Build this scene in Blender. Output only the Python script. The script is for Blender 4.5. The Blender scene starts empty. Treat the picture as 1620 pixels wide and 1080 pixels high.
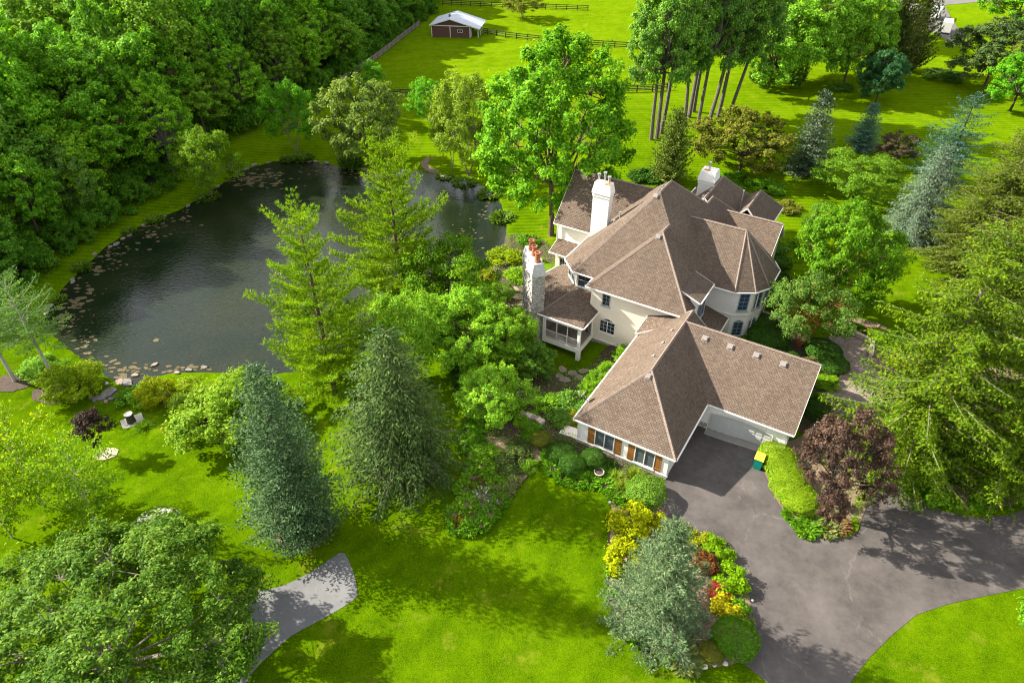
import bpy, math, random
import numpy as np
from mathutils import Vector, Matrix
from mathutils.geometry import delaunay_2d_cdt

S = bpy.context.scene
COL = S.collection
PI = math.pi

# ------------------------------------------------------------------ camera, sky, sun, exposure
cam_d = bpy.data.cameras.new('camera')
cam_d.lens = 24.0; cam_d.sensor_width = 36.0; cam_d.clip_start = 0.5; cam_d.clip_end = 3000
cam = bpy.data.objects.new('camera', cam_d); COL.objects.link(cam)
cam.location = (0, 0, 46); cam.rotation_euler = (PI / 2 - math.atan(840 / 1080), 0, 0)
S.camera = cam

SUN_AZ, SUN_EL = 289.0, 32.5           # compass direction of the sun from +Y, and its height
world = bpy.data.worlds.new('World'); S.world = world; world.use_nodes = True
wn = world.node_tree.nodes; wl = world.node_tree.links
bg = wn['Background']
sky = wn.new('ShaderNodeTexSky'); sky.sky_type = 'NISHITA'; sky.sun_disc = False
sky.sun_elevation = math.radians(SUN_EL); sky.sun_rotation = math.radians(SUN_AZ)
sky.air_density = 1.0; sky.dust_density = 1.5; sky.ozone_density = 1.0
# broken white cloud all over the sky takes most of the blue out of its light
cl_tc = wn.new('ShaderNodeTexCoord'); cl_n = wn.new('ShaderNodeTexNoise'); cl_n.inputs['Scale'].default_value = 2.2; cl_n.inputs['Detail'].default_value = 6
wl.new(cl_tc.outputs['Generated'], cl_n.inputs['Vector'])
cl_r = wn.new('ShaderNodeMapRange'); cl_r.inputs['From Min'].default_value = .38; cl_r.inputs['From Max'].default_value = .62; cl_r.inputs['To Min'].default_value = .25; cl_r.inputs['To Max'].default_value = .85
wl.new(cl_n.outputs['Fac'], cl_r.inputs['Value'])
cl_m = wn.new('ShaderNodeMix'); cl_m.data_type = 'RGBA'; wl.new(cl_r.outputs[0], cl_m.inputs[0]); wl.new(sky.outputs[0], cl_m.inputs[6]); cl_m.inputs[7].default_value = (6.6, 6.5, 6.3, 1)
wl.new(cl_m.outputs[2], bg.inputs[0]); bg.inputs[1].default_value = 0.08
sun_d = bpy.data.lights.new('sun', 'SUN'); sun_d.energy = 5.0; sun_d.angle = math.radians(0.55)
sun_d.color = (1.0, 0.93, 0.80)
sun = bpy.data.objects.new('sun', sun_d); COL.objects.link(sun)
_az, _el = math.radians(SUN_AZ), math.radians(SUN_EL)
sun.rotation_euler = Vector((math.sin(_az) * math.cos(_el), math.cos(_az) * math.cos(_el), math.sin(_el))).to_track_quat('Z', 'Y').to_euler()
S.view_settings.view_transform = 'Standard'; S.view_settings.look = 'None'
S.view_settings.gamma = 1.0; S.view_settings.use_curve_mapping = False
S.view_settings.exposure = 1.8
S.render.engine = 'CYCLES'
S.cycles.pixel_filter_type = 'BLACKMAN_HARRIS'; S.cycles.filter_width = 1.1
S.cycles.max_bounces = 10; S.cycles.diffuse_bounces = 7; S.cycles.glossy_bounces = 3
S.cycles.transmission_bounces = 7; S.cycles.transparent_max_bounces = 4

# ------------------------------------------------------------------ materials
MATS = {}
def new_mat(name):
    m = bpy.data.materials.new(name); m.use_nodes = True
    nt = m.node_tree; return m, nt, nt.nodes['Principled BSDF']

def plain(name, col, rough=0.7, metal=0.0, spec=0.3, var=0.12, scale=3.0, bump=0.0, bscale=40.0):
    if name in MATS: return MATS[name]
    m, nt, b = new_mat(name); N, L = nt.nodes, nt.links
    b.inputs['Roughness'].default_value = rough; b.inputs['Metallic'].default_value = metal
    b.inputs['Specular IOR Level'].default_value = spec
    tc = N.new('ShaderNodeTexCoord')
    no = N.new('ShaderNodeTexNoise'); no.inputs['Scale'].default_value = scale; no.inputs['Detail'].default_value = 5
    L.new(tc.outputs['Object'], no.inputs['Vector'])
    mr = N.new('ShaderNodeMapRange'); mr.inputs['From Min'].default_value = .25; mr.inputs['From Max'].default_value = .75
    mr.inputs['To Min'].default_value = 1 - var; mr.inputs['To Max'].default_value = 1 + var
    L.new(no.outputs['Fac'], mr.inputs['Value'])
    mx = N.new('ShaderNodeVectorMath'); mx.operation = 'SCALE'; mx.inputs[0].default_value = col[:3]
    L.new(mr.outputs[0], mx.inputs['Scale']); L.new(mx.outputs[0], b.inputs['Base Color'])
    if bump:
        n2 = N.new('ShaderNodeTexNoise'); n2.inputs['Scale'].default_value = bscale; n2.inputs['Detail'].default_value = 4
        L.new(tc.outputs['Object'], n2.inputs['Vector'])
        bp = N.new('ShaderNodeBump'); bp.inputs['Strength'].default_value = bump; bp.inputs['Distance'].default_value = .05
        L.new(n2.outputs['Fac'], bp.inputs['Height']); L.new(bp.outputs[0], b.inputs['Normal'])
    MATS[name] = m; return m

def ramp(N, stops):
    r = N.new('ShaderNodeValToRGB'); e = r.color_ramp.elements
    while len(e) > 1: e.remove(e[-1])
    e[0].position = stops[0][0]; e[0].color = (*stops[0][1], 1)
    for p, c in stops[1:]:
        x = e.new(p); x.color = (*c, 1)
    return r

def leaf(name, c1, c2, c3=None, trans=0.42, rough=0.55, spec=0.06, patch=0.35):
    """leaf material: every leaf its own tone, each plant its own tint, patches within a crown"""
    if name in MATS: return MATS[name]
    m, nt, b = new_mat(name); N, L = nt.nodes, nt.links
    geo = N.new('ShaderNodeNewGeometry'); oi = N.new('ShaderNodeObjectInfo'); tc = N.new('ShaderNodeTexCoord')
    no = N.new('ShaderNodeTexNoise'); no.inputs['Scale'].default_value = .55; no.inputs['Detail'].default_value = 2
    L.new(tc.outputs['Object'], no.inputs['Vector'])
    a1 = N.new('ShaderNodeMath'); a1.operation = 'MULTIPLY_ADD'
    L.new(no.outputs['Fac'], a1.inputs[0]); a1.inputs[1].default_value = patch * 2; a1.inputs[2].default_value = -patch
    a2 = N.new('ShaderNodeMath'); a2.operation = 'ADD'
    L.new(geo.outputs['Random Per Island'], a2.inputs[0]); L.new(a1.outputs[0], a2.inputs[1])
    st = [(0.0, c1), (0.65, c2)]
    st.append((1.0, c3 if c3 else tuple(min(1, v * 1.35) for v in c2)))
    rp = ramp(N, st); L.new(a2.outputs[0], rp.inputs[0])
    mr = N.new('ShaderNodeMapRange'); mr.inputs['To Min'].default_value = .85; mr.inputs['To Max'].default_value = 1.15
    L.new(oi.outputs['Random'], mr.inputs['Value'])
    sc = N.new('ShaderNodeVectorMath'); sc.operation = 'SCALE'
    L.new(rp.outputs[0], sc.inputs[0]); L.new(mr.outputs[0], sc.inputs['Scale'])
    L.new(sc.outputs[0], b.inputs['Base Color'])
    b.inputs['Roughness'].default_value = rough; b.inputs['Specular IOR Level'].default_value = spec
    tr = N.new('ShaderNodeBsdfTranslucent')
    mulc = N.new('ShaderNodeVectorMath'); mulc.operation = 'MULTIPLY'; mulc.inputs[1].default_value = (1.45, 1.35, .5)
    L.new(sc.outputs[0], mulc.inputs[0]); L.new(mulc.outputs[0], tr.inputs['Color'])
    mx = N.new('ShaderNodeMixShader'); mx.inputs[0].default_value = trans
    L.new(b.outputs[0], mx.inputs[1]); L.new(tr.outputs[0], mx.inputs[2])
    L.new(mx.outputs[0], N['Material Output'].inputs['Surface'])
    MATS[name] = m; return m

# ------------------------------------------------------------------ mesh helpers
class MB:
    """collects shapes for one mesh object"""
    def __init__(s): s.v, s.f, s.m = [], [], []
    def add(s, vs, fs, mi=0):
        o = len(s.v); s.v += [tuple(p) for p in vs]; s.f += [tuple(i + o for i in f) for f in fs]; s.m += [mi] * len(fs)
    def box(s, x0, x1, y0, y1, z0, z1, mi=0):
        vs = [(x, y, z) for z in (z0, z1) for x, y in ((x0, y0), (x1, y0), (x1, y1), (x0, y1))]
        s.add(vs, [(3, 2, 1, 0), (4, 5, 6, 7), (0, 1, 5, 4), (1, 2, 6, 5), (2, 3, 7, 6), (3, 0, 4, 7)], mi)
    def obox(s, c, ux, uy, uz, hx, hy, hz, mi=0):
        c, ux, uy, uz = Vector(c), Vector(ux), Vector(uy), Vector(uz)
        vs = [c + ux * hx * i + uy * hy * j + uz * hz * k for k in (-1, 1) for i, j in ((-1, -1), (1, -1), (1, 1), (-1, 1))]
        s.add(vs, [(3, 2, 1, 0), (4, 5, 6, 7), (0, 1, 5, 4), (1, 2, 6, 5), (2, 3, 7, 6), (3, 0, 4, 7)], mi)
    def bar(s, p, q, w, h, mi=0):
        p, q = Vector(p), Vector(q); d = q - p; l = d.length; d.normalize()
        up = Vector((0, 0, 1)) if abs(d.z) < .95 else Vector((0, 1, 0))
        y = up.cross(d).normalized(); z = d.cross(y)
        s.obox((p + q) / 2, d, y, z, l / 2, w / 2, h / 2, mi)
    def prism(s, pts, z0, z1, mi=0, top=True, bot=True):
        n = len(pts); vs = [(x, y, z0) for x, y in pts] + [(x, y, z1) for x, y in pts]
        fs = [(i, (i + 1) % n, n + (i + 1) % n, n + i) for i in range(n)]
        if top: fs.append(tuple(range(n, 2 * n)))
        if bot: fs.append(tuple(range(n - 1, -1, -1)))
        s.add(vs, fs, mi)
    def tube(s, pts, rad, k=6, mi=0, cap=True):
        pts = [Vector(p) for p in pts]; vs = []
        n = len(pts)
        for i, p in enumerate(pts):
            d = (pts[min(i + 1, n - 1)] - pts[max(i - 1, 0)]).normalized()
            a = Vector((1, 0, 0)) if abs(d.x) < .8 else Vector((0, 1, 0))
            u = d.cross(a).normalized(); w = d.cross(u)
            vs += [p + (u * math.cos(2 * PI * j / k) + w * math.sin(2 * PI * j / k)) * rad[i] for j in range(k)]
        fs = [(i * k + j, i * k + (j + 1) % k, (i + 1) * k + (j + 1) % k, (i + 1) * k + j) for i in range(n - 1) for j in range(k)]
        if cap: fs += [tuple(range(k - 1, -1, -1)), tuple(range((n - 1) * k, n * k))]
        s.add(vs, fs, mi)
    def mesh(s, name, mats, smooth=False):
        me = bpy.data.meshes.new(name); me.from_pydata(s.v, [], s.f)
        for m in (mats if isinstance(mats, (list, tuple)) else [mats]): me.materials.append(m)
        me.polygons.foreach_set('material_index', s.m)
        if smooth: me.polygons.foreach_set('use_smooth', [True] * len(s.f))
        me.update(); return me
    def build(s, name, mats, parent=None, smooth=False):
        return obj(name, s.mesh(name, mats, smooth), parent)

def obj(name, me, parent=None):
    o = bpy.data.objects.new(name, me); COL.objects.link(o)
    if parent is not None: o.parent = parent
    return o
def empty(name, loc=(0, 0, 0), rz=0.0):
    o = bpy.data.objects.new(name, None); COL.objects.link(o); o.location = loc; o.rotation_euler = (0, 0, rz)
    o.empty_display_size = .3; return o
def tag(o, label=None, cat=None, group=None, kind=None):
    if label: o['label'] = label
    if cat: o['category'] = cat
    if group: o['group'] = group
    if kind: o['kind'] = kind
    return o
def np_mesh(name, V, F, mats):
    """V (n,3), F (m,k) numpy -> mesh"""
    V = np.asarray(V, np.float32); F = np.asarray(F, np.int32); k = F.shape[1]
    me = bpy.data.meshes.new(name)
    me.vertices.add(len(V)); me.vertices.foreach_set('co', V.ravel())
    me.loops.add(F.size); me.loops.foreach_set('vertex_index', F.ravel())
    me.polygons.add(len(F)); me.polygons.foreach_set('loop_start', np.arange(0, F.size, k, dtype=np.int32))
    try: me.polygons.foreach_set('loop_total', np.full(len(F), k, np.int32))
    except Exception: pass
    for m in (mats if isinstance(mats, (list, tuple)) else [mats]): me.materials.append(m)
    me.update(calc_edges=True); return me
def unit(v): return v / np.maximum(np.linalg.norm(v, axis=-1, keepdims=True), 1e-9)
def rnd_unit(r, n):
    return unit(r.normal(size=(n, 3)))
def leaves(P, T, Nn, Ln, Wd, anchored=False, fold=.12):
    """rhombic folded leaves: centres P, axes T, normals Nn"""
    T = unit(T); B = unit(np.cross(Nn, T)); Nn = np.cross(T, B)
    Ln = np.asarray(Ln).reshape(-1, 1); Wd = np.asarray(Wd).reshape(-1, 1)
    base = P if anchored else P - T * Ln * .5
    mid = base + T * Ln * .45 + Nn * Wd * fold
    q = np.stack([base, mid + B * Wd * .5, base + T * Ln, mid - B * Wd * .5], 1)
    V = q.reshape(-1, 3); F = np.arange(len(V), dtype=np.int32).reshape(-1, 4)
    return V, F
# ------------------------------------------------------------------ surveyed layout (metres; X right, Y away, camera over the origin)
POND = [(-57.61, 68.85), (-57.87, 74.83), (-57.36, 84.28), (-55.66, 89.82), (-50.95, 96.1), (-48.43, 103.02), (-46.1, 110.44), (-42.18, 113.91), (-34.41, 113.91), (-27.12, 110.44), (-22.5, 108.64), (-18.5, 110.96), (-12.9, 109.15), (-5.74, 104.93), (-2.74, 100.71), (-0.96, 93.19), (-1.33, 83.75), (-3.41, 78.72), (-7.23, 71.9), (-9.98, 67.12), (-12.66, 63.96), (-17.97, 60.4), (-22.43, 57.95), (-27.03, 56.87), (-33.49, 57.51), (-37.59, 57.3), (-39.59, 56.24), (-40.81, 54.79), (-44.36, 56.87), (-51.58, 62.15), (-55.04, 65.2)]
POLYS = {
    'driveway': [(13.4, 39.67), (12.3, 37.37), (11.35, 34.78), (14.57, 32.96), (16.51, 30.67), (16.65, 27.5), (15.38, 23.5), (15.89, 23.28), (17.1, 22.0), (18.4, 20.18), (21.27, 20.18), (22.59, 22.0), (24.57, 23.72), (26.79, 25.32), (29.32, 26.91), (32.04, 27.75), (35.19, 28.42), (38.38, 29.05), (43.65, 29.85), (48.65, 37.37), (42.68, 36.31), (40.77, 35.73), (38.05, 35.54), (35.76, 36.18), (34.37, 37.71), (33.81, 39.44), (33.5, 41.26), (33.86, 43.01), (34.02, 45.17), (33.83, 46.59), (32.95, 46.34), (30.03, 48.24), (27.08, 44.76), (24.49, 43.98), (23.0, 44.85), (18.41, 47.99), (15.24, 44.22), (13.11, 40.55)],
    'court': [(-19.41, 28.84), (-17.89, 28.99), (-16.58, 29.58), (-15.22, 30.56), (-13.84, 31.85), (-13.51, 32.17), (-13.04, 32.08), (-12.0, 30.17), (-11.49, 28.68), (-11.51, 28.27), (-12.35, 27.5), (-14.15, 26.27), (-15.13, 25.65), (-15.77, 25.18), (-17.57, 22.85), (-17.82, 21.58), (-18.21, 19.59), (-21.45, 19.59), (-21.8, 25.09), (-20.98, 28.01)],
    'pavers': [(35.06, 60.17), (36.77, 61.34), (39.31, 58.58), (38.36, 56.61), (37.48, 55.14), (38.63, 53.51), (38.34, 51.36), (36.31, 48.15), (33.89, 46.59), (32.95, 46.34), (30.03, 48.24), (30.87, 49.04), (31.23, 50.89), (32.57, 51.27), (33.41, 52.81), (34.24, 54.32), (35.21, 55.45), (35.55, 56.51), (34.91, 57.7), (34.62, 58.58)],
    'turret_walk': [(28.51, 64.77), (29.43, 64.9), (30.34, 64.26), (31.16, 62.9), (31.62, 61.22), (32.8, 59.71), (34.62, 58.58), (34.9, 59.71), (32.49, 58.81), (30.78, 59.94), (30.46, 62.05), (29.79, 63.15), (28.67, 63.52)],
    'road': [(132.14, 251.17), (127.52, 230.52), (125.14, 219.65), (130.8, 223.52), (144.11, 227.16), (155.82, 227.53), (170.95, 227.19), (182.16, 244.35), (153.65, 244.59)],
    'far_drive': [(118.9, 219.06), (124.75, 218.86), (128.45, 220.32), (121.53, 202.3), (116.65, 186.37), (110.32, 179.13), (110.54, 185.2), (110.99, 196.96), (111.83, 206.9)],
    'concrete': [(119.67, 241.66), (123.28, 241.58), (122.89, 217.33), (114.62, 209.08), (115.52, 225.74)],
    'dirt_track': [(-12.91, 109.19), (-14.48, 109.9), (-15.99, 112.03), (-15.74, 113.94), (-14.97, 115.28), (-14.26, 114.78), (-14.71, 112.48), (-13.7, 111.0), (-12.2, 109.98)],
    'bed_drive': [(13.18, 39.67), (12.62, 37.37), (12.54, 35.73), (13.85, 34.91), (15.24, 33.74), (16.81, 32.25), (17.57, 30.45), (17.64, 28.42), (17.31, 26.56), (16.69, 24.49), (15.7, 23.42), (14.3, 23.15), (12.32, 22.94), (10.78, 23.24), (9.54, 24.13), (8.34, 25.27), (7.26, 27.1), (7.11, 29.05), (7.4, 31.68), (7.86, 34.47), (8.25, 35.67), (8.34, 37.37), (8.12, 38.32), (10.7, 41.27)],
    'bed_garage': [(13.24, 39.67), (9.98, 42.24), (6.18, 44.76), (4.93, 45.42), (3.49, 43.8), (3.13, 42.01), (3.35, 40.6), (4.3, 39.66), (5.9, 39.02), (7.49, 38.53), (8.34, 37.37), (9.27, 36.71), (11.66, 36.71)],
    'bed_island': [(-5.27, 34.97), (-5.17, 34.29), (-4.28, 33.86), (-3.01, 33.98), (-1.75, 34.85), (-0.74, 36.58), (0.27, 38.26), (1.67, 40.23), (2.48, 41.48), (2.81, 42.55), (2.04, 43.96), (-0.59, 44.8), (-3.84, 44.92), (-4.29, 42.43), (-3.46, 40.52), (-4.08, 38.74), (-4.7, 37.37)],
    'bed_garden': [(-4.78, 47.77), (-4.09, 49.74), (-2.59, 52.29), (-0.66, 53.78), (3.34, 54.8), (6.42, 55.51), (8.94, 57.14), (10.43, 59.84), (13.5, 58.7), (11.68, 55.03), (7.37, 48.21), (5.88, 46.26), (4.42, 44.76), (3.37, 43.8), (2.3, 43.01), (-0.58, 43.97), (-3.81, 44.23), (-4.67, 45.86)],
    'bed_plum': [(22.78, 43.08), (22.21, 40.93), (22.33, 39.1), (22.35, 37.37), (22.74, 35.73), (23.83, 34.35), (25.34, 33.56), (26.81, 33.44), (27.84, 33.98), (28.41, 34.91), (29.77, 36.71), (31.08, 39.09), (30.57, 42.39), (29.43, 44.76), (29.9, 47.71), (27.37, 44.76), (24.42, 43.74)],
    'bed_spruce': [(34.09, 43.01), (33.62, 40.89), (33.89, 39.02), (34.55, 37.51), (35.83, 36.31), (38.19, 35.8), (40.35, 35.92), (42.91, 36.71), (48.02, 38.05), (60.31, 56.94), (54.89, 56.94), (45.97, 52.81), (39.5, 52.81), (37.93, 50.42), (36.0, 47.71), (34.19, 45.58)],
    'bed_pond': [(-42.54, 52.5), (-41.15, 52.33), (-38.22, 52.46), (-35.63, 51.44), (-33.14, 50.14), (-30.58, 47.88), (-28.54, 46.1), (-26.18, 44.94), (-24.0, 45.26), (-22.78, 47.19), (-24.59, 51.46), (-31.95, 53.4), (-36.66, 53.83), (-39.42, 53.94), (-41.62, 54.06), (-42.48, 53.33)],
    'bed_front': [(25.75, 56.94), (26.14, 60.87), (28.41, 63.89), (29.14, 63.39), (29.75, 63.02), (30.42, 61.93), (30.74, 59.83), (32.45, 58.69), (34.58, 58.47), (34.98, 57.7), (35.46, 56.29), (33.79, 53.81), (32.61, 51.36), (30.87, 50.42), (30.75, 49.04), (29.94, 48.33), (27.08, 44.76), (26.88, 45.59), (32.0, 54.32)],
    'bed_court': [(36.86, 61.58), (39.4, 58.81), (38.36, 56.61), (37.61, 55.14), (38.81, 53.61), (43.22, 53.81), (44.05, 56.94), (42.92, 59.71), (41.98, 62.42), (39.24, 63.64), (37.64, 63.27)],
    'bed_terrace': [(-3.75, 89.02), (-0.92, 87.87), (3.65, 87.14), (6.13, 82.45), (6.21, 76.17), (3.21, 72.68), (1.47, 63.46), (-2.19, 62.72), (-8.25, 64.83), (-9.52, 70.1), (-5.67, 73.04), (-1.71, 79.18)],
    'lawn_strip': [(25.14, 33.98), (25.77, 33.62), (26.83, 33.5), (27.91, 34.04), (28.41, 34.91), (28.33, 35.73), (27.74, 35.03), (27.09, 34.41)],
    'lawn_verge': [(33.95, 42.55), (33.57, 40.52), (33.91, 38.81), (34.51, 37.31), (35.79, 36.12), (38.09, 35.6), (40.38, 35.8), (42.65, 36.44), (42.93, 37.1), (40.65, 36.44), (38.46, 36.31), (36.3, 36.84), (35.16, 38.12), (34.66, 39.73), (34.53, 41.41)],
    'woods_floor': [(-69.57, 50.61), (-65.31, 69.65), (-64.36, 76.29), (-62.41, 88.05), (-59.01, 98.6), (-56.75, 109.97), (-54.17, 122.5), (-48.35, 131.9), (-41.94, 142.48), (-37.91, 154.94), (-30.29, 194.26), (-24.24, 219.16), (-23.4, 230.87), (-29.01, 295.14), (-55.21, 408.47), (-165.91, 409.15), (-316.64, 295.1), (-127.24, 97.11)],
    'woods': [(-66.72, 49.33), (-62.27, 67.57), (-61.26, 74.05), (-59.28, 85.11), (-56.03, 95.64), (-53.72, 106.62), (-51.45, 119.36), (-45.83, 128.59), (-39.25, 137.47), (-35.65, 150.43), (-27.87, 188.35), (-21.82, 212.79), (-21.17, 227.36), (-25.63, 295.2), (-55.21, 408.47), (-165.91, 409.15), (-316.64, 295.1), (-127.24, 97.11)],
}
RINGS = [(-53.1, 54.75, 2.0, 1.7, 'm'), (-47.4, 53.33, 2.9, 1.8, 'm'), (-9.53, 40.85, 2.6, 2.0, 's'), (-17.0, 34.29, 2.3, 1.8, 's'), (-37.94, 43.92, 1.1, 0.9, 'g'), (-28.77, 33.88, 1.5, 1.2, 'm'), (60.35, 113.82, 1.6, 1.4, 's'), (10.16, 26.03, 0.5, 0.5, 's')]
EDGE_DRIVE = (52, 80)
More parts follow.
